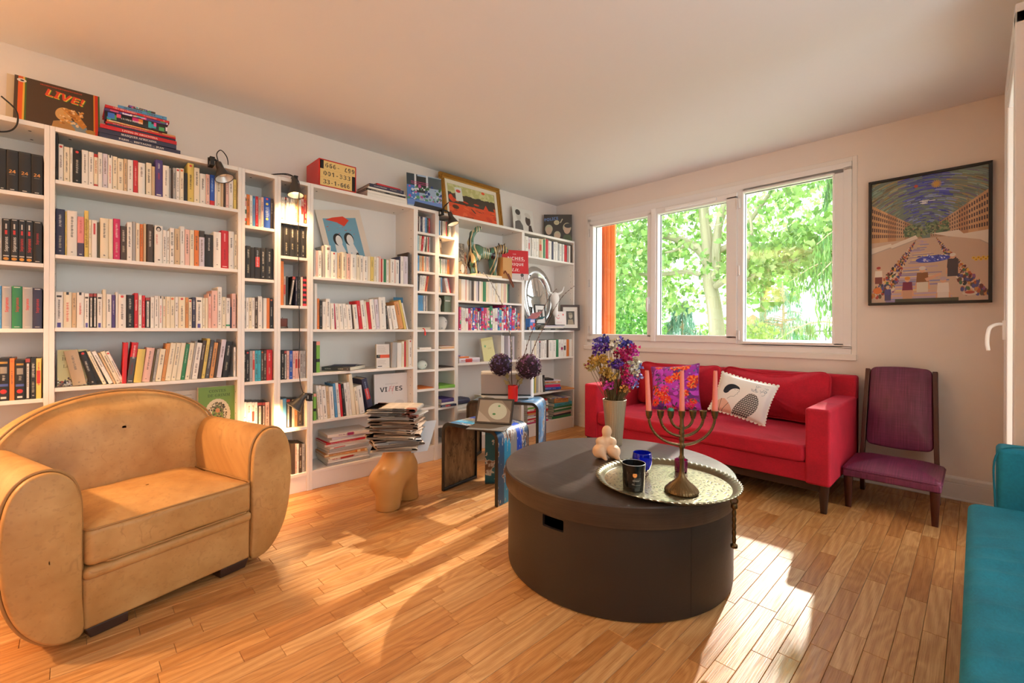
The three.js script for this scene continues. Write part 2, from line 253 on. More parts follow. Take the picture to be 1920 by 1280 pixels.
// ---------- outdoors ----------
struct('ground', box(-60, 60, -3.4, -3.2, -80, -0.6), M.soil);
const bark = dataTex(256, 512, (u, v) => { const k = fbm(u, v, 5, 9, 4, 61), p = fbm(u, v, 9, 14, 2, 67); return mix3(hex(0x8d8b70), p > 0.55 ? hex(0xd8d3b4) : hex(0xb3ae8c), k); }, true);
M.bark = std(0xffffff, 0.95, { map: bark });
const leafGeo = (() => { const p = [], t = [], ix = []; const o = [[0, -0.5], [0.28, -0.3], [0.5, -0.05], [0.25, 0.1], [0.22, 0.38], [0, 0.6], [-0.22, 0.38], [-0.25, 0.1], [-0.5, -0.05], [-0.28, -0.3]]; p.push(0, 0, 0); t.push(0, 0); for (const [a, b] of o) { p.push(a, b, 0.18 * Math.abs(a) - 0.1 * b * b); t.push(a, b); } for (let i = 1; i <= 10; i++) ix.push(0, i, i % 10 + 1); return sheet(p, t, ix); })();
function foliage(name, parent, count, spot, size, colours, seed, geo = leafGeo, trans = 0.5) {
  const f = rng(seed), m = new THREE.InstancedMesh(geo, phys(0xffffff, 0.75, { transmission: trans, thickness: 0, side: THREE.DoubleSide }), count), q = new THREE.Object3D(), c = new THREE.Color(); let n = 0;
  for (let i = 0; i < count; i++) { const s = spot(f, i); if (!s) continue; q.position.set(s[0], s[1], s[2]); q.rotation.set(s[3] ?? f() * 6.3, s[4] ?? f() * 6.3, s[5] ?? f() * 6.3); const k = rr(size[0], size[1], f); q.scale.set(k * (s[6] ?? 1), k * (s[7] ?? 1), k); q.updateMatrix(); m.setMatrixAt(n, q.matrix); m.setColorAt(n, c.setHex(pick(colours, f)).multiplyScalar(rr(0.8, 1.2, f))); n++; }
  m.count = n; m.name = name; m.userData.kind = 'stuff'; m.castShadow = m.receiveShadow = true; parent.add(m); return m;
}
{ // the big plane tree
  const t = thing('tree', 'large pale barked tree with bright green leaves outside the middle pane', 'tree', [-0.9, -3.2, -7]);
  const L = (x, y, z = -7) => [x + 0.9, y + 3.2, z + 7];
  part('trunk', [taper([L(-0.78, -3.2), L(-0.9, 0), L(-0.92, 0.95), L(-1.0, 1.7), L(-1.1, 2.25), L(-1.13, 2.75), L(-1.17, 3.3), L(-1.24, 3.9), L(-1.35, 5.2)], 0.28, 0.09, 40, 14), taper([L(-1.0, 2.15), L(-0.93, 2.6, -6.95), L(-0.9, 3.05, -6.9), L(-0.83, 3.5, -6.85), L(-0.72, 3.8, -6.8), L(-0.4, 5.0, -6.8)], 0.11, 0.07, 20, 10)], M.bark, t);
  const br = [[[-1.14, 2.6], [-1.3, 2.95], [-1.6, 3.2], [-1.95, 3.37], [-2.3, 3.5], [-3.3, 3.7], [-4.6, 4.1]], [[-1.02, 2.3], [-1.3, 2.4], [-1.6, 2.5], [-2.26, 2.5], [-3.0, 2.55], [-3.8, 2.6], [-5, 2.7]], [[-0.9, 2.1, -6.9], [-0.55, 2.2, -6.6], [-0.2, 2.12, -6.4], [0.4, 2.4, -6.6], [0.95, 2.56, -6.8], [1.4, 2.68, -7], [2.4, 3.1, -7.2]], [[0.5, 2.43, -6.6], [1.2, 2.5, -6.5], [1.8, 2.55, -6.4]], [[-0.95, 2.9], [-0.65, 3.05], [-0.3, 3.4], [0.4, 4.3], [1.3, 5.2]], [[-1.6, 3.2], [-1.8, 3.0, -6.6], [-2.1, 2.9, -6.2]], [[-0.15, 2.15, -6.4], [0.0, 2.6, -6.3], [0.1, 3.2, -6.2], [-0.1, 4, -6.2]], [[-1.3, 4.6], [-2.2, 5.4], [-3.4, 6]]];
  br.forEach((b, i) => part('branch', taper(b.map((p) => L(...p)), [0.12, 0.07, 0.085, 0.04, 0.07, 0.04, 0.05, 0.06][i], 0.02, 24, 8), M.bark, t));
  const tips = br.flat();
  foliage('leaves', t, 15000, (f) => {
    let x, y, z; if (f() < 0.3) { const b = pick(tips, f); x = b[0] + rr(-0.8, 0.8, f); y = b[1] + rr(-0.45, 0.55, f); z = (b[2] ?? -7) + rr(-0.6, 0.9, f); } else { x = rr(-5.4, 2.6, f); y = rr(1.5, 5.0, f); z = rr(-8.4, -5.8, f); }
    if (y < 2.2 && !(x < -1.4 || (x > -0.2 && x < 0.2))) return null;
    if (fbm(x * 0.21 + 2, y * 0.27 + z * 0.1 + 3, 9, 9, 2, 71) < 0.40) return null;
    if (x > -1.9 && x < -0.5 && z > -7.2 && y < 3.8 && f() < 0.82) return null;
    return L(x, y, z);
  }, [0.09, 0.19], [0x7aa84a, 0x93bf5e, 0xa9cd78, 0x6a9a48, 0xbcd48c, 0x86b060], 81);
}
function conifer(label, x, y0, y1, z, rad, seed, colours, n) {
  const t = thing('conifer', label, 'conifer', [x, -3.2, z]);
  part('trunk', taper([[0, 0, 0], [0.03, y1 + 2.2, 0], [0, y1 + 3.2, 0]], 0.14, 0.02, 10, 8), std(0xb9a98c, 0.95), t);
  const f0 = rng(seed), boughs = []; for (let i = 0; i < 46; i++) { const k = f0(), a = f0() * 6.28, l = rad * (1.05 - k * 0.85); boughs.push([k, a, l]); }
  part('bough', boughs.map(([k, a, l]) => taper([[0, 3.2 + lerp(y0, y1, k), 0], [Math.cos(a) * l * 0.5, 3.2 + lerp(y0, y1, k) + 0.06, Math.sin(a) * l * 0.5], [Math.cos(a) * l, 3.2 + lerp(y0, y1, k) - 0.25 * l, Math.sin(a) * l]], 0.02, 0.006, 6, 4)), std(0xc4b18e, 0.95), t);
  foliage('needles', t, n, (f) => { const [k, a, l] = pick(boughs, f), s = Math.sqrt(f()), b = a + rr(-0.16, 0.16, f), d = rr(0, 0.34, f); return [Math.cos(b) * l * s, 3.2 + lerp(y0, y1, k) + 0.1 * Math.sin(s * 3) - 0.25 * l * s * s - d * (0.3 + s), Math.sin(b) * l * s, rr(-0.25, 0.25, f), f() * 6.3, rr(-0.25, 0.25, f), 0.3, 1.6]; }, [0.05, 0.14], colours, seed + 1);
}
conifer('drooping green conifer outside the right edge of the right pane', 1.95, 0.2, 4.2, -5.6, 1.55, 91, [0x5f9a3c, 0x77b24f, 0x8fc069, 0x4f8a44], 9000);
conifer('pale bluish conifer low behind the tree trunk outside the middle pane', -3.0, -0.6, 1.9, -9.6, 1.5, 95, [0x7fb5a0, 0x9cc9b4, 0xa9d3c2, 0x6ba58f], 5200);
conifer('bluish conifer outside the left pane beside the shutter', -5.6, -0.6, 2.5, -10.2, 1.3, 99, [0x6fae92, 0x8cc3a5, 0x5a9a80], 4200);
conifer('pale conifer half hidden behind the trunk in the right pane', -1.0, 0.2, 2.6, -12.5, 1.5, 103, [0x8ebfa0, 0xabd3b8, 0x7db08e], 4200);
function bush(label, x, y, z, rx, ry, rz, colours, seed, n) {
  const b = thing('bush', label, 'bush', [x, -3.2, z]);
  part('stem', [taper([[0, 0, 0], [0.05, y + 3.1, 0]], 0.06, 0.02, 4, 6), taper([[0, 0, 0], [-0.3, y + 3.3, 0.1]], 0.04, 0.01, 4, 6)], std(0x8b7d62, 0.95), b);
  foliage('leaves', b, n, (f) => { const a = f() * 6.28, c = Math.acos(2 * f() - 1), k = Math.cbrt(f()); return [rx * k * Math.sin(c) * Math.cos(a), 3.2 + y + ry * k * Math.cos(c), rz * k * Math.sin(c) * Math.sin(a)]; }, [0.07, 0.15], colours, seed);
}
bush('leafy green bush outside the lower left pane', -4.1, 0.9, -8.4, 1.2, 1.5, 0.9, [0x6fae45, 0x8ecb5e, 0xb4df86, 0x5a9b4c], 111, 3400);
bush('yellow green bush behind the tree trunk at the foot of the middle pane', -2.2, 0.6, -11.5, 1.6, 0.9, 0.9, [0x9ac95a, 0xb7d97a, 0x86b957], 113, 2200);
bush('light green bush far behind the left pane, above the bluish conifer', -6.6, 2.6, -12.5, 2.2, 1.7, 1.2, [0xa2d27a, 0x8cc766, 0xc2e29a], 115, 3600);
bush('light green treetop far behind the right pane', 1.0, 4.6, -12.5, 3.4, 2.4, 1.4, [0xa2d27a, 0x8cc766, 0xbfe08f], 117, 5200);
{
  const t = thing('tree', 'thin grey tree far off, seen low in the right pane beside the small house', 'tree', [-2.05, -3.2, -14]);
  part('trunk', taper([[0, 0, 0], [0.02, 4, 0], [0.05, 6.5, 0]], 0.17, 0.1, 8, 8), M.bark, t);
  foliage('leaves', t, 1300, (f) => [rr(-1.2, 1.2, f), rr(5.2, 7.4, f), rr(-0.8, 0.8, f)], [0.12, 0.22], [0x8cc766, 0xa2d27a], 121);
  const h = thing('house', 'small white house with an orange edged window far off in the right pane', 'house', [-2.4, -3.2, -14.6], 0.3);
  part('wall', box(-0.75, 0.45, 0, 4.3, -0.6, 0), std(0xf4f1ea, 0.9), h); const wf = part('window', [box(-0.2, -0.15, 3.9, 4.28, 0, 0.05), box(0.12, 0.17, 3.9, 4.28, 0, 0.05), box(-0.2, 0.17, 3.86, 3.91, 0, 0.05)], std(0xe08a4a, 0.8), h); part('pane', box(-0.15, 0.12, 3.9, 4.28, 0.0, 0.02), std(0x9fb8c8, 0.2), wf);
  part('roof', at(extrude(shape([[-0.9, 0], [0.6, 0], [-0.15, 0.55]]), 0.8), 0, 4.3, -0.7), std(0xd9b79a, 0.9), h);
  const fe = thing('fence', 'dark thin railing far off at the foot of the right pane', 'fence', [-1.2, -3.2, -14.9]); for (let i = 0; i < 9; i++) part('post', box(i * 0.3, i * 0.3 + 0.03, 0, 4.25, -0.015, 0.015), std(0x51655d, 0.8), fe); part('rail', box(0, 2.45, 4.2, 4.25, -0.02, 0.02), std(0x51655d, 0.8), fe);
}
// ---------- bookcases ----------
const XF = 0.3354, ZH = 0.0878, PT = 0.018;
const caseZ = { K: [4.0, 4.4], A: [3.2, 4.0], B: [3.0, 3.2], C: [2.8, 3.0], D: [2.0, 2.8], E: [1.8, 2.0], F: [1.6, 1.8], G: [0.8, 1.6], H: [0, 0.8] };
const caseOf = {
  K: ['bookcase', 'white bookcase holding black box sets, cut off by the edge of the photo', [1.686, 1.366, 1.06, 0.732, 0.42]],
  A: ['bookcase', 'wide white bookcase full of paperbacks behind the leather armchair', [1.77, 1.414, 1.065, 0.777, 0.45]],
  B: ['shelf_tower', 'narrow white disc tower with a blue box set, next to the armchair bookcase', [1.684, 1.366, 1.063, 0.741, 0.42]],
  C: ['shelf_tower', 'narrow white disc tower with a lit clip lamp at its top and another low down', [1.748, 1.524, 1.211, 1.064, 0.739, 0.422]],
  D: ['bookcase', 'wide white bookcase with a tilted blue poster, behind the pile of newspapers', [1.408, 1.06, 0.77, 0.453]],
  E: ['shelf_tower', 'narrow white disc tower with discs above and an egg ornament below', [1.829, 1.677, 1.519, 1.363, 1.205, 1.058, 0.901, 0.738, 0.585, 0.436, 0.268]],
  F: ['shelf_tower', 'narrow white disc tower with a round stone head and a lit clip lamp', [1.829, 1.675, 1.517, 1.362, 1.203, 1.058, 0.901, 0.737, 0.573, 0.42, 0.274]],
  G: ['bookcase', 'wide white bookcase with a striped cat figure, behind the silver speaker', [1.533, 1.308, 1.053, 0.771, 0.37]],
  H: ['bookcase', 'wide white bookcase with an oval mirror in the corner beside the window', [1.783, 1.054, 0.773, 0.425]],
};
const C = {};                                            // inner edges of each case, left (large z) and right
for (const [k, [a, b]] of Object.entries(caseZ)) {
  const [nm, label, tops] = caseOf[k], w = b - a - 0.0004, zc = ZH + (a + b) / 2, hw = w / 2, x0 = XF - 0.28;
  const t = thing(nm, label, nm === 'bookcase' ? 'bookcase' : 'shelf tower', [0, 0, zc], 0, 'white shelving along the left wall');
  for (const s of [-1, 1]) part('side_panel', rbox(x0, XF, 0, 2.02, s > 0 ? hw - PT : -hw, s > 0 ? hw : PT - hw, 0.001, 1), M.shelf, t);
  const inn = hw - PT - 0.0003;
  part('top_panel', rbox(x0, XF, 1.998, 2.02, -inn, inn, 0.001, 1), M.shelf, t);
  part('back_panel', rbox(x0 + 0.002, x0 + 0.006, 0.1, 1.998, -inn, inn, 0.0005, 1), M.shelf, t);
  part('bottom_shelf', rbox(x0 + 0.006, XF - 0.001, 0.104, 0.124, -inn, inn, 0.001, 1), M.shelf, t);
  part('plinth', rbox(XF - 0.022, XF - 0.006, 0.001, 0.104, -inn, inn, 0.001, 1), M.shelf, t);
  for (const y of tops) part('shelf', rbox(x0 + 0.006, XF - 0.001, y - 0.018, y, -inn, inn, 0.001, 1), M.shelf, t);
  const holes = []; for (const s of [-1, 1]) for (const dx of [0.06, 0.2]) if (b - a > 0.3 || s > 0) holes.push(at(new THREE.CylinderGeometry(0.006, 0.006, 0.0012, 12), x0 + dx, 1.9978, s * (inn - 0.05)));
  for (const s of [-1, 1]) if (b - a > 0.3) for (let y = 0.3; y < 1.9; y += 0.064) holes.push(at(new THREE.CylinderGeometry(0.0028, 0.0028, 0.001, 8), XF - 0.04, y, s * (inn + 0.0001), Math.PI / 2));
  part('peg_hole', holes, std(0x4a443e, 0.8), t).userData.kind = 'stuff';
  C[k] = [zc + hw - PT, zc - hw + PT];
}
// ---------- spines: one printed sheet, each book has its own patch of it ----------
const INK = { w: '#eae4da', e: '#e9dcc0', k: '#211f1e', r: '#c9222b', N: '#33344e', p: '#51407c', y: '#dcc266', o: '#dd7a33', O: '#d39355', g: '#2f7f52', G: '#7bb445', b: '#5596c6', B: '#2152b0', c: '#41abbd', t: '#cfb28c', s: '#aaa7a4', i: '#e8bbac', m: '#cb2a60', d: '#4b3b2f', D: '#5f5438', v: '#d3cad3', K: '#4b4b4e' };
const WORD = { w: 'white', e: 'cream', k: 'black', r: 'red', N: 'navy', p: 'purple', y: 'yellow', o: 'orange', O: 'light brown', g: 'green', G: 'bright green', b: 'light blue', B: 'blue', c: 'turquoise', t: 'tan', s: 'grey', i: 'pale pink', m: 'crimson', d: 'dark brown', D: 'olive', v: 'lavender', K: 'dark grey' };
const AT = 2048, sheetC = document.createElement('canvas'); sheetC.width = sheetC.height = AT; const ag = sheetC.getContext('2d');
ag.fillStyle = '#e8e2d8'; ag.fillRect(0, 0, AT, AT);
let ax = 2, ay = 2, arow = 0;
function cell(w, h) { w = Math.ceil(w); h = Math.ceil(h); if (ax + w + 2 > AT) { ax = 2; ay += arow + 2; arow = 0; } const r = { x: ax, y: ay, w, h }; ax += w + 2; arow = Math.max(arow, h); if (ay + h > AT) throw new Error('spine sheet is full'); return r; }
const bf = rng(4242);
function scribble(g, x, y, len, thick, colour, fr = bf) { // print too small to read: short strokes along the spine
  g.fillStyle = colour; let p = y; while (p < y + len) { const l = 1.2 + 2.6 * fr(); g.fillRect(x - thick * (0.35 + 0.15 * fr()), p, thick * (0.7 + 0.3 * fr()), l * 0.62); p += l + (fr() < 0.2 ? 2.5 : 0.4); }
}
function vtext(g, s, x, y, size, colour, up = false, font = 'sans-serif', weight = 'bold') { g.save(); g.translate(x, y); g.rotate(up ? -Math.PI / 2 : Math.PI / 2); g.font = `${weight} ${size}px ${font}`; g.textAlign = 'center'; g.textBaseline = 'middle'; g.fillStyle = colour; g.fillText(s, 0, 0); g.restore(); }
const DARK = new Set('krNpgBmdDKG'.split(''));
function spine(c, fl, w, h) {
  const q = cell(w, h), g = ag, x = q.x, y = q.y, mid = x + w / 2, dark = DARK.has(c), pal = dark ? '#e6dfd2' : pick(['#4a4744', '#6b6560', '#5b4a44', '#3c3a3a'], bf);
  g.save(); g.beginPath(); g.rect(x - 1, y - 1, q.w + 2, q.h + 2); g.clip();
  g.fillStyle = INK[c]; g.fillRect(x - 1, y - 1, q.w + 2, q.h + 2);
  const R = (col, a, b, cc = 0, d = 1) => { g.fillStyle = col; g.fillRect(x + w * cc, y + h * a, w * (d - cc), h * (b - a)); };
  const title = (a = 0.16, b = 0.78, th = 0.34, col = pal) => scribble(g, mid, y + h * a, h * (b - a) * rr(0.55, 1, bf), Math.min(9, w * th), col);
  const foot = () => { if (bf() < 0.7) scribble(g, mid, y + h * 0.9, 5, Math.min(7, w * 0.4), pal); };
  const blot = (cols, n) => { for (let i = 0; i < n; i++) { g.fillStyle = pick(cols, bf); g.fillRect(x + w * bf() * 0.6, y + h * bf(), w * (0.3 + 0.7 * bf()), h * (0.03 + 0.13 * bf())); } };
  if (fl && fl[0] === '"') vtext(g, fl.slice(1), mid, y + h / 2, Math.min(w * 0.62, 13), c === 's' ? '#222222' : pal, false, 'serif');
  else if (!fl) { title(rr(0.1, 0.2, bf), rr(0.55, 0.85, bf), rr(0.2, 0.42, bf)); foot(); }
  else if (fl === 'd' || fl === 'D' || fl === 'o') { g.fillStyle = fl === 'o' ? '#d9642a' : '#c8382f'; g.beginPath(); g.arc(mid, y + h * 0.07, Math.min(w * 0.3, 6), 0, 7); g.fill(); title(0.3, 0.8, fl === 'D' ? 0.5 : 0.3, fl === 'D' ? '#2a2520' : pal); foot(); }
  else if (fl === 'e') { R('#b8362c', 0, 0.1); R('#b8362c', 0.93, 1); title(0.2, 0.8, 0.5, '#b06a4a'); }
  else if (fl === 'r') { R('#2c2a2a', 0.0, 0.08, 0.35, 0.65); title(0.3, 0.85, 0.3, '#c4483e'); }
  else if (fl === 'B') { title(0.12, 0.5, 0.55); title(0.58, 0.85, 0.45, dark ? '#cfc4a4' : pal); foot(); }
  else if (fl === 'q') { title(0.1, 0.3, 0.4); title(0.36, 0.6, 0.35, '#c8384a'); R('#e6dfd2', 0.93, 0.96, 0.2, 0.8); }
  else if (fl === 'R') { if (c === 'B') R('#cf2b2b', 0.84, 1); else R('#c8382f', 0.3, 0.62, 0.15, 0.85); title(0.1, 0.7, 0.4, dark ? '#bcd2ee' : '#b33a30'); }
  else if (fl === 'P') { R('#e3908c', 0, 0.66); R('#4a4058', 0.66, 1); title(0.08, 0.5, 0.4, '#b45660'); R('#e6dfd2', 0.93, 0.95, 0.3, 0.7); }
  else if (fl === 'K') { if (c === 'G') { R('#e79a8a', 0, 0.12); R('#1d1d1d', 0.56, 0.66); } else title(0.18, 0.92, 0.6, '#6b5418'); if (c === 'w') R('#3b322c', 0.36, 0.62, 0.1, 0.7); }
  else if (fl === 'm') { R('#c5484a', 0.09, 0.38, 0.35, 0.7); blot(['#d8473a', '#3c6f52', '#6a4a2a'], c === 'w' && w < 14 ? 9 : 0); }
  else if (fl === 'F') { g.fillStyle = '#2e2b29'; g.beginPath(); g.ellipse(mid, y + h * 0.09, w * 0.3, h * 0.065, 0, 0, 7); g.fill(); g.fillStyle = '#cfc6bb'; g.beginPath(); g.ellipse(mid, y + h * 0.105, w * 0.2, h * 0.045, 0, 0, 7); g.fill(); scribble(g, mid - w * 0.2, y + h * 0.24, h * 0.25, 7, '#d0776a'); g.fillStyle = '#2e2b29'; g.fillRect(mid - 2, y + h * 0.9, 8, 5); }
  else if (fl === 'T') { if (c === 'v') R('#3f3a33', 0, 0.18); else R('#8f6f68', 0.07, 0.15, 0.25, 0.75); title(0.25, 0.9, 0.3); }
  else if (fl === 'H') { if (c === 'K') R('#c9222b', 0, 0.36); title(0.08, 0.42, 0.6, '#f0e4dc'); title(0.5, 0.82, 0.3, '#8a1a20'); R('#f0e4dc', 0.94, 0.955, 0.2, 0.8); }
  else if (fl === 'b') { R('#54509a', 0.86, 0.99, 0.28, 0.72); R('#3a3634', 0.1, 0.15, 0.2, 0.8); title(0.22, 0.78, 0.26); }
  else if (fl === 'W') { R('#a8443e', 0.01, 0.1); R('#d9d2c8', 0.13, 0.97, 0.3, 0.75); scribble(g, mid, y + h * 0.2, h * 0.5, w * 0.3, '#6a625c'); }
  else if (fl === 'g') { R('#2b8a58', 0.88, 0.93); title(0.1, 0.8, 0.3); }
  else if (fl === 'M') { const P2 = ['#d12f7c', '#e05aa0', '#3b6fd0', '#7a4fb0', '#f0e6ee', '#2fa7b5', '#e0577a', '#ffffff', '#3f3a8a', '#4aa05a', '#e58a3a']; if (c === 'w') R('#a8245c', 0.45, 0.6, 0.1, 0.9); else blot(P2, 12); title(0.25, 0.75, 0.3, dark ? '#ffffff' : '#57306a'); }
  else if (fl === 'O') { blot(['#d8742a', '#e0a050', '#c03a2a', '#8a2a20', '#f0d9a8'], 8); title(0.2, 0.8, 0.3, '#f2e2c8'); }
  else if (fl === 'C') { for (let i = 0; i < 12; i++) R(i % 2 ? '#d8323f' : '#2a1c1c', i / 12, (i + 1) / 12, i % 2 ? 0.15 : 0, i % 2 ? 0.85 : 1); }
  else if (fl === 'Q') { for (const a of [0.22, 0.7]) { g.fillStyle = '#e6d66a'; g.beginPath(); g.arc(mid, y + h * a, w * 0.2, 0, 7); g.fill(); } g.fillStyle = '#dc5050'; g.beginPath(); g.arc(mid, y + h * 0.06, w * 0.18, 0, 7); g.fill(); scribble(g, mid, y + h * 0.32, h * 0.32, w * 0.5, '#f2f0ea'); }
  else if (fl === 'x' || fl === 'X') { R('#3a3836', 0.02, 0.045, 0.1, 0.9); R('#cfc9c0', 0.945, 0.965, 0.32, 0.68); if (fl === 'X') { g.fillStyle = '#f0a24a'; g.font = 'bold 19px monospace'; g.textAlign = 'center'; g.textBaseline = 'middle'; g.fillText('24', mid, y + h * 0.52); g.fillStyle = '#8a847c'; g.fillRect(mid - 9, y + h * 0.59, 18, 2); } }
  else if (fl === 'S' || fl === 'Z' || fl === 'z') {
    const tcol = fl === 'S' ? '#d8d2c8' : '#d8261e', onBlack = c === 'k'; R(onBlack ? '#b9b3aa' : '#d8d4cc', 0.02, 0.04, 0.2, 0.8);
    vtext(g, 'Sopranos', mid, y + h * (fl === 'z' ? 0.42 : onBlack ? 0.6 : 0.44), Math.min(w * 0.62, fl === 'z' ? 12 : 15), tcol, true);
    if (onBlack && fl !== 'z') { R('#c9c2b8', 0.12, 0.24, 0.4, 0.6); R('#c8302a', 0.27, 0.37, 0.35, 0.65); R('#cfc8bc', 0.86, 0.885, 0.15, 0.85); g.fillStyle = '#d8912f'; g.beginPath(); g.ellipse(mid, y + h * 0.94, w * 0.35, h * 0.035, 0, 0, 7); g.fill(); } else { R('#cfc8bc', 0.95, 0.965, 0.25, 0.75); }
  } else if (fl === 'J') { R('#b98a3a', 0.08, 0.13, 0.15, 0.85); R('#9a8f80', 0.2, 0.36, 0.2, 0.8); title(0.4, 0.56, 0.6, '#d9d2c4'); g.fillStyle = '#c8302a'; g.beginPath(); g.arc(mid, y + h * 0.78, w * 0.3, 0, 7); g.fill(); R('#d5cec2', 0.9, 0.95, 0.25, 0.75); R('#4a5a9a', 0.6, 0.66, 0.1, 0.9); }
  g.restore(); return q;
}
const spineTex = new THREE.CanvasTexture(sheetC); spineTex.colorSpace = THREE.SRGBColorSpace; spineTex.anisotropy = 8;
M.spine = std(0xffffff, 0.5, { map: spineTex }); M.page = std(0xe6dcc6, 0.9); M.blackCase = std(0x1a1a1b, 0.35);
// jacket: two boards and a spine round a block; the spine faces +x and carries the print
function jacket(t, h, d, q, round) {
  const a = t / 2, e = Math.min(0.0012, t * 0.2), r = Math.min(round, a * 0.8), o = [[-d / 2, a], [d / 2 - r, a], [d / 2 - r * 0.3, a - r * 0.35], [d / 2, a - r], [d / 2, r - a], [d / 2 - r * 0.3, r * 0.35 - a], [d / 2 - r, -a], [-d / 2, -a], [-d / 2, e - a], [d / 2 - e - r, e - a], [d / 2 - e - r, a - e], [-d / 2, a - e]];
  const pos = [], uv = [], idx = [], U = (z) => (q.x + 0.5 + (q.w - 1) * clamp(0.5 - z / t)) / AT, Vv = (y) => 1 - (q.y + 0.5 + (q.h - 1) * (1 - y / h)) / AT, n = o.length;
  for (let i = 0; i < n; i++) { const p = o[i], s = o[(i + 1) % n], front = i >= 1 && i <= 5, k = pos.length / 3; for (const [x, z] of [p, s]) for (const y of [0, h]) { pos.push(x, y, z); uv.push(front ? U(z) : (q.x + 1) / AT, Vv(front ? y : y * 0.3 + h * 0.55)); } idx.push(k, k + 2, k + 1, k + 1, k + 2, k + 3); }
  for (const y of [0, h]) { const k = pos.length / 3; for (const [x, z] of o) { pos.push(x, y, z); uv.push((q.x + 1) / AT, Vv(h * 0.6)); } const quad = (A, B, D, E) => y ? idx.push(k + A, k + B, k + D, k + A, k + D, k + E) : idx.push(k + A, k + D, k + B, k + A, k + E, k + D); quad(0, 1, 10, 11); quad(1, 2, 9, 10); quad(2, 3, 4, 5); quad(2, 5, 6, 9); quad(6, 7, 8, 9); }
  const g = sheet(pos, uv, idx); return toCreasedNormals(g, 0.6);
}
function makeBook(name, label, cat, t, h, d, c, fl, group, round = 0.003, block = M.page) {
  const o = thing(name, label, cat, [0, 0, 0], 0, group), q = spine(c, fl, t * 1000, h * 1000);
  part(block === M.page ? 'cover' : 'sleeve', jacket(t, h, d, q, round), M.spine, o);
  const e = Math.min(0.0012, t * 0.2) + 0.0002, top = block === M.page ? 0.003 : -0.0006, rb = Math.min(round, t * 0.4);
  part(block === M.page ? 'pages' : 'case', box(-d / 2 + 0.002, d / 2 - 0.0024 - rb, block === M.page ? 0.003 : 0.0006, h - top, -t / 2 + e, t / 2 - e), block, o); return o;
}
const ORD = ['', 'first', 'second', 'third', 'fourth', 'fifth', 'sixth', 'seventh', 'eighth', 'ninth', 'tenth']; const ord = (n) => n <= 10 ? ORD[n] : n + (['th', 'st', 'nd', 'rd'][(n % 100 >> 3 ^ 1) && n % 10 < 4 ? n % 10 : 0] || 'th');
const FEAT = { d: 'red-dotted', W: 'red-topped', b: 'blue-labelled', C: 'checked', X: 'digit-marked', Q: 'wide', M: 'colourful', J: 'picture-spined', O: 'mottled', B: 'bold-lettered', S: 'white-lettered', Z: 'red-lettered', z: 'red-lettered', P: 'two-tone', R: 'red-marked', H: 'lettered', F: 'portrait-topped', g: 'green-banded', e: 'red-ended', r: 'red-lettered', n: 'plain' };
const WH = { K: 'bookcase of black box sets', A: 'bookcase behind the armchair', B: 'tower with blue box set', C: 'tower with two clip lamps', D: 'bookcase with tilted blue poster', E: 'tower with egg ornament', F: 'tower with round stone head', G: 'bookcase with striped cat', H: 'bookcase with oval mirror' };
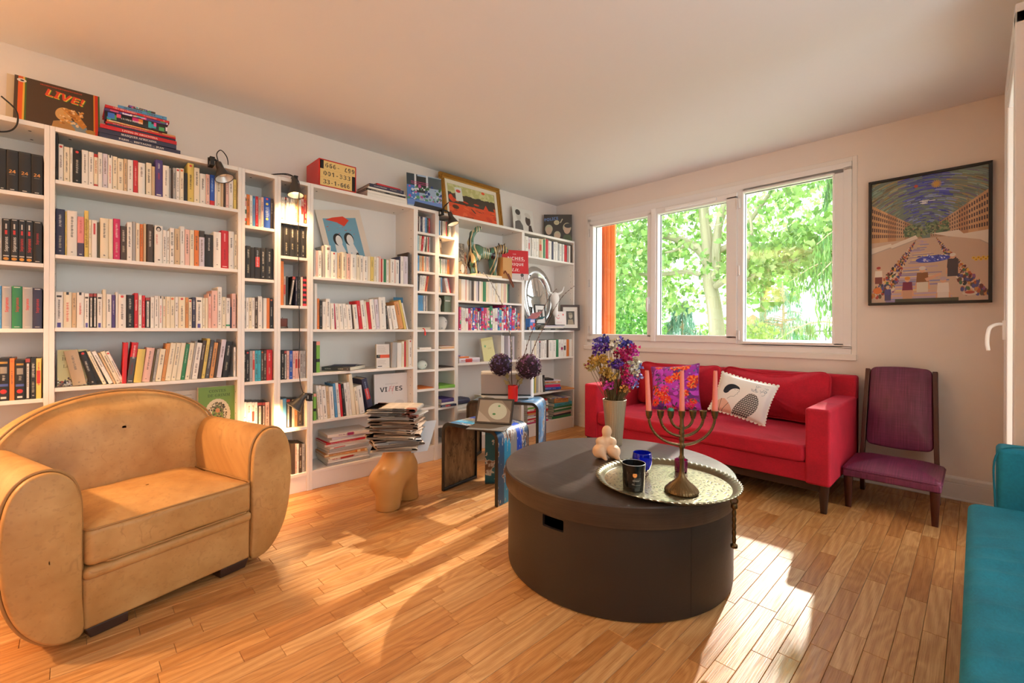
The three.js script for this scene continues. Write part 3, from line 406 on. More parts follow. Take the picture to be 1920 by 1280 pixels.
function row(key, y, zs, spec, shelfName, o = {}) {
  const [zl, zr] = C[key]; let z = Math.min(zs ?? zl, zl) - 0.0004, i = 0; const toks = spec.split(' ');
  const parse = (s) => { const m = /^([A-Za-z_])(\d+)(?:\.(\d+))?(?:~(-?\d+))?(?:!(\w+))?$/.exec(s); return { c: m[1], t: m[2] / 1000, h: m[3] / 1000, lean: (m[4] || 0) * Math.PI / 180, fl: m[5] }; };
  const list = toks.map(parse), kind = o.kind || 'book';
  const tn = (a) => Math.tan(a), plan = (k) => {           // places books so that tilted neighbours touch and do not cross
    let prev = null, zc = 0, gap = 0; const out = [];
    for (const b of list) {
      if (b.c === '_') { gap += b.t * k; continue; }
      const t = Math.max(0.0025, b.t * k - 0.0004 - (prev && b.lean > prev.lean ? Math.min(b.t * 0.45, Math.min(prev.h, b.h) * (tn(b.lean) - tn(prev.lean))) : 0)), w = t / Math.cos(b.lean) / 2;
      if (!prev) zc = z - 0.001 - gap - w - Math.max(0, (o.wallLeft ?? 1) * b.h * tn(b.lean)); else { const hm = Math.min(prev.h, b.h); zc = prev.zc - prev.w - w - 0.0005 - Math.max(0, hm * (tn(b.lean) - tn(prev.lean))) - gap; }
      prev = { ...b, t, w, zc }; gap = 0; out.push(prev);
    }
    return [out, zc - prev.w - Math.max(0, -prev.h * tn(prev.lean))];
  };
  let k = 1, got = plan(1); while (got[1] < (o.end ?? zr) + 0.001 && k > 0.4) { k -= 0.01; got = plan(k); }
  for (const b of got[0]) {
    i++; const h = b.h - 0.001, t = b.t, d = kind === 'dvd_case' ? 0.136 : kind === 'cd_case' ? 0.128 : Math.min(0.2, h * rr(0.6, 0.68, bf)), inset = (o.inset ?? 0.012) + (kind === 'book' || kind === 'paperback' ? rr(0, 0.004, bf) : 0);
    const word = kind === 'dvd_case' || kind === 'cd_case' ? 'disc case' : kind, fe = FEAT[b.fl] ? FEAT[b.fl] + ' ' : '', thick = t > 0.033 ? 'thick ' : '';
    let label = `${thick}${fe}${WORD[b.c]} ${word}, ${ord(i)} along the ${shelfName} of the ${WH[key]}`; const n = (s) => s.split(' ').length;
    if (n(label) > 16) label = label.replace(/ the /g, ' '); if (n(label) > 16) label = label.replace(thick, ''); if (n(label) > 16) label = label.replace(fe, ''); if (n(label) > 16) label = label.replace(/ the /, ' ').replace(' along ', ' on ');
    const m = makeBook(kind, label, kind === 'dvd_case' || kind === 'cd_case' ? 'disc case' : 'book', t, h, d, b.c, b.fl, `${kind === 'paperback' ? 'paperback' : word}s on the ${shelfName} of the ${WH[key]}`, kind === 'dvd_case' ? 0.002 : kind === 'cd_case' ? 0.0008 : 0.0035, kind === 'dvd_case' || kind === 'cd_case' ? M.blackCase : M.page);
    m.position.set(XF - inset - d / 2, y + Math.sin(Math.abs(b.lean)) * t / 2 + 0.0004, b.zc); m.rotation.x = b.lean;
  }
}
row('A', 1.77, 4.071, 'k9.226!n w18.177!d e22.169 w10.170 k31.165!d w25.171 w20.169 e15.163!e w17.175 v20.174 w18.172!r e19.170 e24.165!B t15.168 w23.168 r20.172 w29.164 _4 e23.172 t15.158!n p33.200!q w28.176 s7.167!n d9.162!n s14.173 w17.176!d e19.179!o k16.158!n y30.218!D e27.199 w30.173 i19.175 B24.177!R w11.152!n e20.182 t14.154!n d10.157!n i15.172 w24.182 y18.178 _5', 'top shelf', { kind: 'paperback' });
row('A', 1.414, 4.072, 'N33.221!B y6.214!n w37.220 i25.197!P y16.230!K e10.188 w21.188!m D10.180!n e34.204 e16.203!n m28.209!B d26.176!B w22.200 s14.206!n e16.201 o15.198 t12.203!n _2 d28.203 _4 w36.201!F w17.181 w13.180 w21.198!B t25.197 w22.214 i23.201 e21.201 o22.203 v28.204!T k41.187 w39.208 r38.222!H w29.222 e16.208', 'second shelf');
row('A', 1.065, 4.072, 'w28.172!b e30.173!r t16.171 w28.174!r w18.170!b k14.171!W k14.172!W w21.171!b e14.194!n w21.171 p14.168 w11.184!n w31.173!d k32.172!B r17.183 w15.174 r14.172 k21.162!W w17.165 w19.172 w16.173!r e15.170!r e18.171 e21.172!o w17.172 e30.173!d O15.171 e16.162!d N18.173!B w31.175!b e14.172 e14.173!n i16.198!r i30.217 w22.240!B e21.183 w22.178!g N8.126!n i21.205', 'third shelf', { kind: 'paperback' });
row('A', 0.777, 4.008, 't50.176~11 k37.174~14!d e26.179~20 w25.180~22 t10.171~21!n e18.177~21 w14.178~21!d', 'fourth shelf', { kind: 'paperback', inset: 0.03, wallLeft: 0 });
row('A', 0.777, 3.826, 'r18.212~-2!n K27.212~-6!H y34.176~-6!n i36.182~-7 D9.175~-7!n s14.175~-7 e25.175~-7 O17.204~-7 e26.207~-7 e22.206~-7 e23.206~-7!n g18.199~-7 e23.205~-7 s9.214~-7!n w28.205~-7!B d19.218~-7 y18.229~-7 K20.220~-7 O22.205~-7 d14.205~-7!n v25.222~-7 k36.209~-6!B _10 w23.176', 'fourth shelf after gap', { wallLeft: 0 });
row('D', 1.408, 2.859, 'w9.181!n i15.177!n w26.179 _5 s19.215!n w36.222!T w45.183!d t30.180 e36.188 i28.182 w43.182 e28.182 w23.181 w36.177 e18.180!n y28.180 e20.183 w20.181!n i18.189!n r9.174!n e12.171!n g20.175!n w21.169 t12.173!n w35.182 i9.182!n w31.180 N10.208!n w27.212 v37.214 d16.249!n', 'top shelf');
row('D', 1.06, 2.857, 'w18.305!n o16.206 k19.192 w24.185 w30.207 w31.177~2 m7.177~3!n w27.178~4 w28.177~4 w30.179~5 w36.173~5 d12.176~6!n w33.175~6 r28.203~7 w31.208~7 e15.205~7!n r24.197~7!n w33.219~6 v28.220~5 w54.237~3 k16.178~5!B w35.176~9 w47.178~11 O45.212~12 y24.227~13!n w17.207~14!n', 'second shelf');
row('D', 0.77, 2.860, 'k16.210!n G25.208!K', 'third shelf');
row('D', 0.77, 2.289, 's42.192~-3!n w52.188!n e26.198 r14.197!n t24.207!n w36.212!d', 'third shelf far end', { wallLeft: 0 });
row('D', 0.453, 2.860, 'G19.179!K w24.232~4 w20.230~4 w29.223~4!B t20.221~4 w30.214~4 b21.235~5 w21.238~5 r17.227~5!n k19.226~5 w24.233~6 w21.236~6 e27.292~6!n e25.199~7 w43.206~8', 'fourth shelf');
row('B', 1.684, 3.270, 'w10.186!m o17.189!B w15.187 b15.186!r r16.187 s15.187!o i15.188 B38.193!Q d16.189', 'top shelf', { kind: 'dvd_case' });
row('B', 1.366, 3.268, 'k5.195!n k26.197!B k21.190!n k33.193!R k29.193!B k42.197!B', 'second shelf', { kind: 'dvd_case' });
row('B', 1.063, 3.270, 's9.187!B w15.187 e16.188!B w16.189 d17.190!B w23.198 s8.189!n w18.189!n o17.190!n k19.191!o', 'third shelf', { kind: 'dvd_case' });
row('B', 0.741, 3.271, 'k9.189!B k20.189!d s16.188 i13.188!R c16.190!B c17.189 d15.189!o d16.189!B r33.191!B', 'fourth shelf', { kind: 'dvd_case' });
row('B', 0.42, 3.271, 'w23.195!O w28.192!B w17.189!R w15.188 k26.185!W d18.183!W i23.181!B', 'fifth shelf', { kind: 'dvd_case', inset: 0.05 });
row('C', 1.748, 3.064, 'w11.148!g w10.150 k9.152!W w12.149 s12.152 w12.151 e14.152 t15.152!B O12.155 w10.154!n i18.162!R r17.192!O', 'top shelf', { kind: 'dvd_case' });
row('C', 1.524, 3.067, 'k13.196!n k40.205!B k33.201!B k34.199!B k31.199!B', 'second shelf', { kind: 'dvd_case' });
row('C', 1.211, 3.071, 'o23.280 s14.187!R k17.186!n k21.189~-8!W N20.186!B k24.191!B e15.189!n r27.194!C', 'third shelf', { kind: 'dvd_case' });
row('C', 0.739, 3.071, 'k8.185!n k17.184!B k15.184!W i16.183 B20.183!B i15.182 i15.182!R i15.181!R s18.181!B s18.180!B', 'fourth shelf', { kind: 'dvd_case' });
row('C', 0.422, 3.073, 'e14.189!B e16.187!n b22.191!n k22.185!W k11.184!n e17.179!n O17.177!B d34.175!B', 'lower lit shelf', { kind: 'dvd_case', inset: 0.05 });
row('C', 0.124, 2.998, 'd23.198!n i11.195!B w11.193 d20.190!B s17.187!B', 'bottom shelf', { kind: 'dvd_case' });
row('K', 1.686, 4.269, 'k18.184!x k24.187!x k37.188!X k40.189!X k38.188!X', 'top shelf', { kind: 'dvd_case' });
row('K', 1.366, 4.261, 's22.191!B k25.193!S k25.195!S k22.196!Z k24.197!Z k29.196!z', 'second shelf', { kind: 'dvd_case' });
row('K', 1.06, 4.261, 'b22.193 s30.193!Z g33.195!Z s33.193!z N30.190!Z', 'third shelf', { kind: 'dvd_case' });
row('K', 0.732, 4.250, 'k35.194!J o16.193!o k33.183!J k16.191!W k18.190!B y17.189!R', 'fourth shelf', { kind: 'dvd_case', inset: 0.012 });
row('G', 1.308, 1.655, 't25.183!n w46.183!n i14.181!n w22.181!n s30.178!n d29.176!n w28.178!n v20.178!n N11.179!n w24.180!n e20.178!n g35.180!n e30.182!n w42.185!n w40.174 e28.177 w47.180!n e31.180!n i23.182!n e22.181!n g13.180!n k20.179!n', 'second shelf');
row('G', 1.053, 1.650, 'm21.201!M w19.194 w25.192 w35.191!M m11.192!M r20.192!M i17.193!M B31.200!M m23.195!M d8.178!M w17.165!M p24.174!M m38.204!M m26.203!M i36.204!M g37.219!M w27.197 w38.203!M B18.209!M c32.205!M w22.178!M m36.235!M r26.217!M s19.228!M B27.233!M m40.192!M s16.212!M N24.193!M o34.165!M', 'third shelf');
row('H', 1.783, 0.850, 'w51.190 v20.183!R w17.184!n s11.185!n w25.186 w40.187 w32.191 w13.193!n t44.192!R e21.194!n g33.194!n e11.210!n r38.201!n w32.193 w24.190!n N31.191!n w32.192 w38.197 s32.186 w36.187 s20.187!n w26.187 r47.182!n s31.184 w27.184!n d32.198!n', 'top shelf');  // tall thin cream piece after the green one stands for a shelf divider
row('H', 0.773, 0.854, 'w33.186!n w33.182!n w25.179!n s17.179!n w42.178!n e35.178!n w43.177 N26.174!W w18.173 w44.173 w37.181 d29.184!n w67.180 w61.179 g43.184!n w42.184 w46.183!M w55.182!K o50.182!n w52.184!n', 'third shelf');
row('H', 0.425, 0.773, 'w29.185!n g39.179!n y24.177!n s30.175!n w30.176!n w45.177~4!n k30.171~4', 'fourth shelf');
row('E', 1.829, undefined, 'r13.126 d11.126 w9.126 N13.126 N10.126 w12.126 v11.126 b16.126 d17.126 r12.126', 'top cell', { kind: 'cd_case', inset: 0.02 });
row('E', 1.677, undefined, 'c18.126 w9.126 e12.126~-4 r18.126~-7 w17.126~-7 k9.126~-6 e13.126 r10.126 s14.126', 'second cell', { kind: 'cd_case', inset: 0.02 });
row('E', 1.519, undefined, 'b26.126 t16.126 t12.126 o12.126 e12.126 s14.126 i20.126 s14.126', 'third cell', { kind: 'cd_case', inset: 0.02 });
row('E', 1.363, undefined, 'b15.126 k11.126 w13.126~-5 w12.126~-7 w14.126~-8 e12.126~-8 r9.126~-9 o10.126~-10', 'fourth cell', { kind: 'cd_case', inset: 0.02 });
row('E', 1.205, undefined, 's17.126 b12.126 b12.126 b10.126 b11.126 s12.126 w9.126 N9.126 e9.126', 'fifth cell', { kind: 'cd_case', inset: 0.02 });
row('F', 1.829, undefined, 'c13.126 b12.126 w10.126 k10.126 w14.126 e13.126 i12.126 r11.126 g12.126 e13.126 w12.126', 'top cell', { kind: 'cd_case', inset: 0.02 });
row('F', 1.675, undefined, 'b10.126 e14.126~4 d16.126~4', 'second cell', { kind: 'cd_case', inset: 0.02 });
row('F', 1.517, undefined, 's10.126 w14.126 g9.126 w15.126 s10.126 w12.126 s13.126 s12.126 o22.126', 'third cell', { kind: 'cd_case', inset: 0.02 });
row('F', 1.362, undefined, 'r14.126 e11.126 s11.126 b10.126 _16 i10.126~14 w14.126~14 w12.126~14 r10.126~14', 'fourth cell', { kind: 'cd_case', inset: 0.02 });
// ---------- printed covers, posters and pictures: one sheet, cut to the size of each flat thing ----------
const artC = document.createElement('canvas'); artC.width = artC.height = AT; const pg = artC.getContext('2d'); pg.fillStyle = '#d8d2c8'; pg.fillRect(0, 0, AT, AT);
let px = 2, py = 2, pr = 0; const artCell = {};
function art(name, w, h, draw) {
  if (px + w + 4 > AT) { px = 2; py += pr + 4; pr = 0; } if (py + h > AT) throw new Error('art sheet is full at ' + name);
  artCell[name] = { x: px, y: py, w, h }; pg.save(); pg.beginPath(); pg.rect(px, py, w, h); pg.clip(); pg.translate(px, py); draw(pg, w, h, rng(name.length * 131 + w)); pg.restore(); px += w + 4; pr = Math.max(pr, h);
}
const fillc = (g, c, x, y, w, h) => { g.fillStyle = c; g.fillRect(x, y, w, h); };
const oval = (g, c, x, y, a, b, r = 0) => { g.fillStyle = c; g.beginPath(); g.ellipse(x, y, a, b, r, 0, 7); g.fill(); };
const poly = (g, c, ...p) => { g.fillStyle = c; g.beginPath(); p.forEach((q, i) => i ? g.lineTo(...q) : g.moveTo(...q)); g.closePath(); g.fill(); };
const txt = (g, s, x, y, font, c, align = 'center') => { g.font = font; g.fillStyle = c; g.textAlign = align; g.textBaseline = 'middle'; g.fillText(s, x, y); };
const lines = (g, x, y, w, n, dy, c, f) => { g.fillStyle = c; for (let i = 0; i < n; i++) for (let a = x; a < x + w * rr(0.7, 1, f);) { const l = rr(3, 9, f); g.fillRect(a, y + i * dy, l, Math.max(1, dy * 0.35)); a += l + 2; } };
const speck = (g, cols, n, w, h, s0, s1, f, y0 = 0, y1 = 1) => { for (let i = 0; i < n; i++) { const s = rr(s0, s1, f); oval(g, pick(cols, f), f() * w, h * rr(y0, y1, f), s, s * rr(0.4, 1, f), f() * 3); } };
art('live', 420, 420, (g, w, h, f) => {
  fillc(g, '#4f3d2f', 0, 0, w, h); fillc(g, '#e2612a', 18, 0, 22, h); fillc(g, '#e8b84a', 40, 0, 9, h); fillc(g, '#4a6a30', 49, 0, 8, h); fillc(g, '#d8372a', w - 26, 0, 16, h); fillc(g, '#e58a32', w - 34, 0, 8, h); fillc(g, '#3f6a34', w - 10, 0, 10, h);
  oval(g, '#efe6da', 34, 34, 22, 14); oval(g, '#2a2320', 36, 34, 9, 6); g.save(); g.transform(1, 0.1, 0, 1, 0, 0);
  for (const [dx, c] of [[9, '#3f7a35'], [5, '#eec24c'], [0, '#e2492a']]) txt(g, 'LIVE!', 232 + dx, 62 + dx, 'bold italic 82px sans-serif', c); g.restore(); lines(g, 120, 20, 270, 1, 26, '#c4452f', f);
  poly(g, '#8b9aa0', [200, 420], [215, 300], [270, 265], [350, 300], [372, 420]); poly(g, '#b98a52', [165, 420], [185, 300], [250, 270], [290, 330], [300, 420]); oval(g, '#d9a867', 236, 228, 42, 56, 0.2); poly(g, '#c9873c', [220, 180], [290, 175], [352, 290], [330, 320], [280, 250]); g.save(); g.translate(215, 175); speck(g, ['#e0a050', '#a8682c', '#d89040', '#f0d0a0'], 60, 120, 130, 3, 12, f); g.restore(); oval(g, '#b98d4a', 370, 330, 26, 18);
  g.strokeStyle = '#d7a05c'; g.lineWidth = 20; g.beginPath(); g.moveTo(150, 400); g.lineTo(380, 360); g.stroke();
});
art('album', 420, 420, (g, w, h, f) => { fillc(g, '#9fb6cf', 0, 0, w, h); fillc(g, '#3a4850', 0, 0, w * 0.3, h * 0.34); fillc(g, '#4d7fc8', 0, h * 0.32, w * 0.34, h * 0.4); fillc(g, '#2f3534', 110, 20, 120, 190); fillc(g, '#d5dbe2', 90, 0, 22, 230); fillc(g, '#d5dbe2', 230, 0, 22, 230); fillc(g, '#4f5a60', 255, 10, 165, 130); speck(g, ['#3f6a4a', '#5a9a70', '#c05a9a', '#2f4a8a', '#d8dfe6'], 80, w, h, 6, 22, f, 0.3, 0.8); fillc(g, '#6f8fd0', 0, 300, w, 60); poly(g, '#33363a', [90, 320], [420, 350], [420, 420], [60, 420]); fillc(g, '#4a4c50', 60, 390, 360, 30); lines(g, 50, 88, 260, 2, 20, '#d8428a', f); });
art('gold', 620, 420, (g, w, h, f) => { fillc(g, '#c6c489', 0, 0, w, h); speck(g, ['#d0cd98', '#bdbb7c'], 120, w, h, 8, 40, f, 0, 0.45); fillc(g, '#4a4238', 0, h * 0.36, w, h * 0.3); for (let i = 0; i < 60; i++) oval(g, '#4a4238', f() * w, h * 0.38 + rr(-12, 8, f), 16, 10); fillc(g, '#e4552c', 0, h * 0.62, w, h * 0.4); for (let i = 0; i < 26; i++) oval(g, pick(['#ea5a2e', '#d8482a', '#f0683a', '#5a3a2a'], f), f() * w, h * rr(0.5, 0.98, f), rr(10, 46, f), rr(8, 28, f), f()); poly(g, '#e2502c', [400, 330], [470, 200], [520, 300]); oval(g, '#e4502e', 60, 200, 24, 34); poly(g, '#dfe2dc', [112, 70], [190, 60], [200, 220], [118, 228]); oval(g, '#d94a4a', 150, 110, 26, 18); oval(g, '#e2552c', 450, 60, 22, 16); for (let i = 0; i < 30; i++) fillc(g, pick(['#3a2e26', '#f07040'], f), f() * w, h * rr(0.66, 1, f), rr(10, 60, f), 4); });
art('duo', 420, 420, (g, w, h, f) => { fillc(g, '#e4dfd8', 0, 0, w, h); poly(g, '#6f6a66', [20, 420], [40, 210], [130, 170], [190, 250], [200, 420]); oval(g, '#cfc9c2', 118, 120, 46, 66); oval(g, '#4d4642', 105, 66, 50, 40); poly(g, '#4a3f3a', [280, 420], [310, 230], [360, 220], [420, 420]); oval(g, '#5a4c46', 300, 160, 52, 74); oval(g, '#d6cec6', 300, 86, 62, 34, 0.3); lines(g, 60, 400, 120, 2, 8, '#8a847e', f); });
art('trio', 420, 420, (g, w, h, f) => { fillc(g, '#494541', 0, 0, w, h); g.save(); g.translate(110, 70); g.rotate(-0.14); txt(g, 'POLICE', 0, 0, 'bold 62px sans-serif', '#6f93cf'); g.restore(); for (const [x, y, s] of [[75, 240, 1], [200, 330, 0.9], [345, 220, 1.1]]) { poly(g, '#56654a', [x - 80 * s, 420], [x - 40 * s, y + 80 * s], [x + 40 * s, y + 80 * s], [x + 85 * s, 420]); oval(g, '#c9c3a4', x, y - 20 * s, 56 * s, 66 * s); oval(g, '#d9bda4', x, y + 8 * s, 44 * s, 60 * s); } oval(g, '#4a4a4a', 360, 170, 56, 34); oval(g, '#d6cda6', 190, 122, 40, 36); lines(g, 165, 112, 50, 3, 9, '#8a8468', f); g.save(); g.translate(262, 96); g.rotate(0.5); fillc(g, '#d8cfae', -7, -34, 14, 70); g.restore(); });
art('poster', 420, 560, (g, w, h, f) => { fillc(g, '#e8d8c6', 0, 0, w, h); g.save(); g.translate(50, 70); fillc(g, '#76a7bd', 0, 0, 310, 440); poly(g, '#e2442a', [20, 10], [90, -6], [190, -14], [240, 20], [180, 70], [120, 34]); for (let i = 0; i < 14; i++) fillc(g, pick(['#d86a7c', '#e0503a', '#8fbacb'], f), f() * 300, 40 + f() * 110, rr(6, 30, f), rr(2, 6, f)); for (const [x, s] of [[95, 1], [200, 1.06]]) { poly(g, '#e9e4de', [x - 46 * s, 330], [x - 40 * s, 215], [x + 20 * s, 200], [x + 62 * s, 330]); oval(g, '#26221f', x - 4, 176, 42 * s, 50 * s); oval(g, '#e9e4de', x + 4, 186, 30 * s, 44 * s); } poly(g, '#23201e', [50, 440], [60, 310], [140, 280], [190, 330], [250, 290], [300, 420], [300, 440]); speck(g, ['#e9e4de', '#76a7bd', '#23201e'], 50, 260, 440, 3, 10, f, 0.62, 1); g.restore(); });
art('vives', 420, 500, (g, w, h, f) => { fillc(g, '#e8dfd8', 0, 0, w, h); txt(g, 'PORTRAITS DE', w / 2, 150, '24px sans-serif', '#b9aea6'); txt(g, 'VI', 112, 225, 'bold 92px sans-serif', '#3c3634'); txt(g, 'ES', 296, 225, 'bold 92px sans-serif', '#3c3634'); txt(g, 'H', 196, 222, 'italic 96px serif', '#d88a88'); g.strokeStyle = '#d88a88'; g.lineWidth = 3; g.beginPath(); g.moveTo(220, 300); g.lineTo(204, 160); g.stroke(); oval(g, '#d9cfc8', 300, 430, 60, 40); });
art('grimm', 400, 500, (g, w, h, f) => { fillc(g, '#739a43', 0, 0, w, h); txt(g, 'CONTES', 190, 48, 'bold 42px serif', '#3f5f26'); txt(g, 'DE GRIMM', 205, 96, 'bold 42px serif', '#3f5f26'); for (let i = 0; i < 26; i++) oval(g, '#d9cfae', 190 + Math.cos(i / 4.1) * 95, 310 + Math.sin(i / 4.1) * 140, 38, 38); for (let i = 0; i < 260; i++) { const a = f() * 6.28, k = Math.sqrt(f()); oval(g, pick(['#3d3a2c', '#5a5440', '#2c2a22', '#77704f', '#9a8a5a'], f), 190 + Math.cos(a) * 92 * k, 300 + Math.sin(a) * 130 * k, rr(3, 11, f), rr(3, 9, f), f() * 3); } oval(g, '#c98a5a', 190, 260, 22, 26); for (const k of [-30, 0, 34]) { g.strokeStyle = '#2c2a22'; g.lineWidth = 9; g.beginPath(); g.moveTo(190 + k * 0.4, 400); g.lineTo(190 + k, 460); g.stroke(); } });
art('baron', 300, 400, (g, w, h, f) => { fillc(g, '#e3ddd0', 0, 0, w, h); txt(g, 'BARON', 170, 90, '44px serif', '#6a3a34'); lines(g, 60, 40, 180, 1, 16, '#8a8478', f); lines(g, 70, 140, 160, 3, 16, '#8a8478', f); poly(g, '#7a3a34', [230, 330], [270, 250], [280, 340]); speck(g, ['#5a4a42', '#8a6a52', '#b08a60'], 40, w, h, 4, 12, f, 0.65, 0.95); });
art('histoire', 260, 400, (g, w, h, f) => { fillc(g, '#dcd192', 0, 0, w, h); lines(g, 40, 62, 190, 1, 14, '#7a6a3a', f); txt(g, 'Histoire', 130, 98, '48px serif', '#6a5a2e'); txt(g, 'de la', 130, 140, '40px serif', '#6a5a2e'); txt(g, 'Lagune', 130, 180, '46px serif', '#6a5a2e'); for (let i = 0; i < 120; i++) oval(g, pick(['#3a2f26', '#b04a34', '#d9cfc4', '#8a5a4a', '#e2ddd6', '#5a4030'], f), f() * w, h * rr(0.84, 1, f) - (f() * 40) * (f() < 0.3 ? 1 : 0), rr(4, 13, f), rr(4, 11, f)); poly(g, '#2f2a24', [50, 370], [70, 320], [80, 372]); poly(g, '#2f2a24', [150, 350], [165, 300], [178, 352]); });
art('redbook', 320, 420, (g, w, h, f) => { fillc(g, '#cf1d24', 0, 0, w, h); txt(g, 'Les', 150, 56, '24px serif', '#f2e2de'); txt(g, 'NCHES,', 170, 118, 'bold 62px sans-serif', '#f0dcd6'); txt(g, 'ARIQUE', 166, 200, 'bold 52px sans-serif', '#f0dcd6'); txt(g, 'Lit.', 160, 278, 'italic bold 58px serif', '#f0dcd6'); fillc(g, '#f0dcd6', 70, 152, 200, 3); fillc(g, '#d9cfcd', 0, 330, w, 90); oval(g, '#4a4444', 240, 350, 20, 24); fillc(g, '#6a6464', 225, 370, 6, 40); fillc(g, '#6a6464', 250, 370, 6, 40); });
art('digits', 460, 330, (g, w, h) => { fillc(g, '#e3c47e', 0, 0, w, h); fillc(g, '#2c2723', 0, 0, 44, 112); fillc(g, '#2c2723', w - 44, 128, 44, 202); for (const y of [112, 222]) fillc(g, '#c9a862', 0, y, w, 3); const row3 = (s, x, y, sp) => { [...s].forEach((ch, i) => txt(g, ch, x + i * sp, y, 'bold 78px sans-serif', '#3a352a')); }; row3('666-', 84, 58, 50); g.save(); g.translate(352, 58); g.rotate(Math.PI); row3('667', -80, 0, 50); g.restore(); row3('001-333', 62, 168, 52); row3('33-1-666', 60, 278, 44); for (const [x, y, k, d] of [[40, 150, 400, 6], [44, 262, 360, 6], [60, 46, 360, 5]]) { g.fillStyle = '#e3c47e'; for (let i = 0; i < 9; i++) g.fillRect(x + i * k / 9 + 14, y - 40, 5, 90); } for (const [x, y] of [[20, 50], [w - 24, 180], [w - 24, 280]]) oval(g, '#7a756c', x, y, 7, 7); });
art('portrait', 200, 300, (g, w, h) => { fillc(g, '#e2ddd4', 0, 0, w, h); fillc(g, '#4c463e', 44, 60, 112, 190); poly(g, '#a2937a', [60, 250], [70, 180], [130, 176], [146, 250]); oval(g, '#b3a690', 104, 126, 26, 40); oval(g, '#8f836e', 100, 96, 28, 18); });
art('couple', 200, 300, (g, w, h) => { fillc(g, '#e6e1da', 0, 0, w, h); fillc(g, '#5a4a44', 50, 70, 104, 160); poly(g, '#d9d2c8', [70, 230], [80, 120], [104, 116], [112, 230]); oval(g, '#c7ad98', 92, 108, 14, 20); poly(g, '#38322f', [112, 230], [118, 130], [146, 130], [150, 230]); });
art('card', 200, 200, (g, w, h, f) => { fillc(g, '#eadfd8', 0, 0, w, h); g.strokeStyle = '#d8605a'; g.lineWidth = 9; g.beginPath(); g.arc(58, 80, 24, 0.4, 5.6); g.stroke(); oval(g, '#d8605a', 150, 46, 12, 14); lines(g, 30, 150, 100, 2, 12, '#d8a09a', f); });
art('screen', 340, 240, (g, w, h) => { fillc(g, '#3c3833', 0, 0, w, h); fillc(g, '#8b8275', 14, 14, w - 28, h - 28); oval(g, '#b6bfae', 200, 120, 92, 80, 0.3); oval(g, '#4f8a5a', 210, 70, 12, 9); oval(g, '#3f7a4c', 170, 150, 16, 10); poly(g, '#a8a092', [14, 120], [150, 226], [14, 226]); poly(g, '#6d655a', [230, 14], [326, 14], [326, 120]); });
art('star', 240, 340, (g, w, h, f) => { fillc(g, '#d9d08e', 0, 0, w, h); fillc(g, '#cfc27a', 0, 0, w, 42); for (let i = 0; i < 5; i++) { g.save(); g.translate(66, 120); g.rotate(i * 1.2566); poly(g, '#4fa36a', [-8, 0], [0, -30], [8, 0]); g.restore(); } lines(g, 110, 150, 90, 2, 14, '#a89a58', f); });
art('bluepic', 240, 340, (g, w, h) => { fillc(g, '#2f7fa8', 0, 0, w, h); oval(g, '#2a3a3a', 86, 90, 18, 40); poly(g, '#5a3a34', [120, 240], [140, 130], [175, 140], [170, 250]); oval(g, '#5a3a34', 156, 110, 16, 22); fillc(g, '#27658a', 0, 280, w, 60); });
art('band', 220, 340, (g, w, h, f) => { fillc(g, '#ddd5cc', 0, 0, w, h); fillc(g, '#e2562c', 60, 150, 160, 46); fillc(g, '#2b2a28', 0, 150, 60, 46); oval(g, '#9aa05a', 40, 166, 8, 10); lines(g, 20, 30, 150, 6, 16, '#b0a79e', f); lines(g, 20, 230, 150, 4, 16, '#b0a79e', f); fillc(g, '#4a4643', 20, 306, 70, 12); });
art('magazine', 300, 400, (g, w, h, f) => { fillc(g, '#e9e6e2', 0, 0, w, h); fillc(g, '#5aa860', 200, 20, 60, 40); speck(g, ['#c84a52', '#8a9ab0', '#d8a08a', '#4a5a7a'], 60, w, h, 6, 26, f, 0.2, 0.9); lines(g, 20, 30, 160, 2, 24, '#4a4a5a', f); });
art('comic', 200, 300, (g, w, h, f) => { fillc(g, '#d9b48a', 0, 0, w, h); oval(g, '#c86a5a', 100, 80, 60, 60); oval(g, '#e6d6c2', 100, 170, 46, 60); speck(g, ['#6a4a3a', '#b04a44', '#e2c49a', '#3a302a'], 40, w, h, 6, 20, f); });
art('tiger', 200, 420, (g, w, h, f) => { fillc(g, '#8a7a66', 0, 0, w, h); for (let i = 0; i < 60; i++) oval(g, pick(['#5a5048', '#b0a08a', '#6f6458', '#cfc0a6'], f), f() * w, f() * h * 0.55, rr(8, 26, f), rr(4, 9, f), f()); poly(g, '#d9b27a', [0, 260], [110, 230], [160, 420], [0, 420]); oval(g, '#e9e0d4', 130, 330, 50, 60); oval(g, '#6a4030', 70, 360, 20, 8); });
art('newsprint', 300, 400, (g, w, h, f) => { fillc(g, '#dcd6ce', 0, 0, w, h); lines(g, 16, 20, 260, 1, 40, '#3a3836', f); for (const x of [16, 110, 206]) lines(g, x, 70, 80, 40, 8, '#a39c94', f); fillc(g, '#8f8a86', 110, 100, 176, 110); });
const artTex = new THREE.CanvasTexture(artC); artTex.colorSpace = THREE.SRGBColorSpace; artTex.anisotropy = 8;
M.art = std(0xffffff, 0.45, { map: artTex });
function artBox(name, w, h, d = 0.003) {               // a card, sleeve or board whose front (+z) shows the print; base at y = 0
  const g = new THREE.BoxGeometry(w, h, d).translate(0, h / 2, 0), q = artCell[name], uv = g.attributes.uv, p = g.attributes.position;
  for (let i = 0; i < 24; i++) { const f = i >= 16 && i < 20, u = f ? uv.getX(i) : 0.01, v = f ? uv.getY(i) : p.getY(i) / h; uv.setXY(i, (q.x + 1 + (q.w - 2) * u) / AT, 1 - (q.y + 1 + (q.h - 2) * (1 - v)) / AT); }
  return g;
}
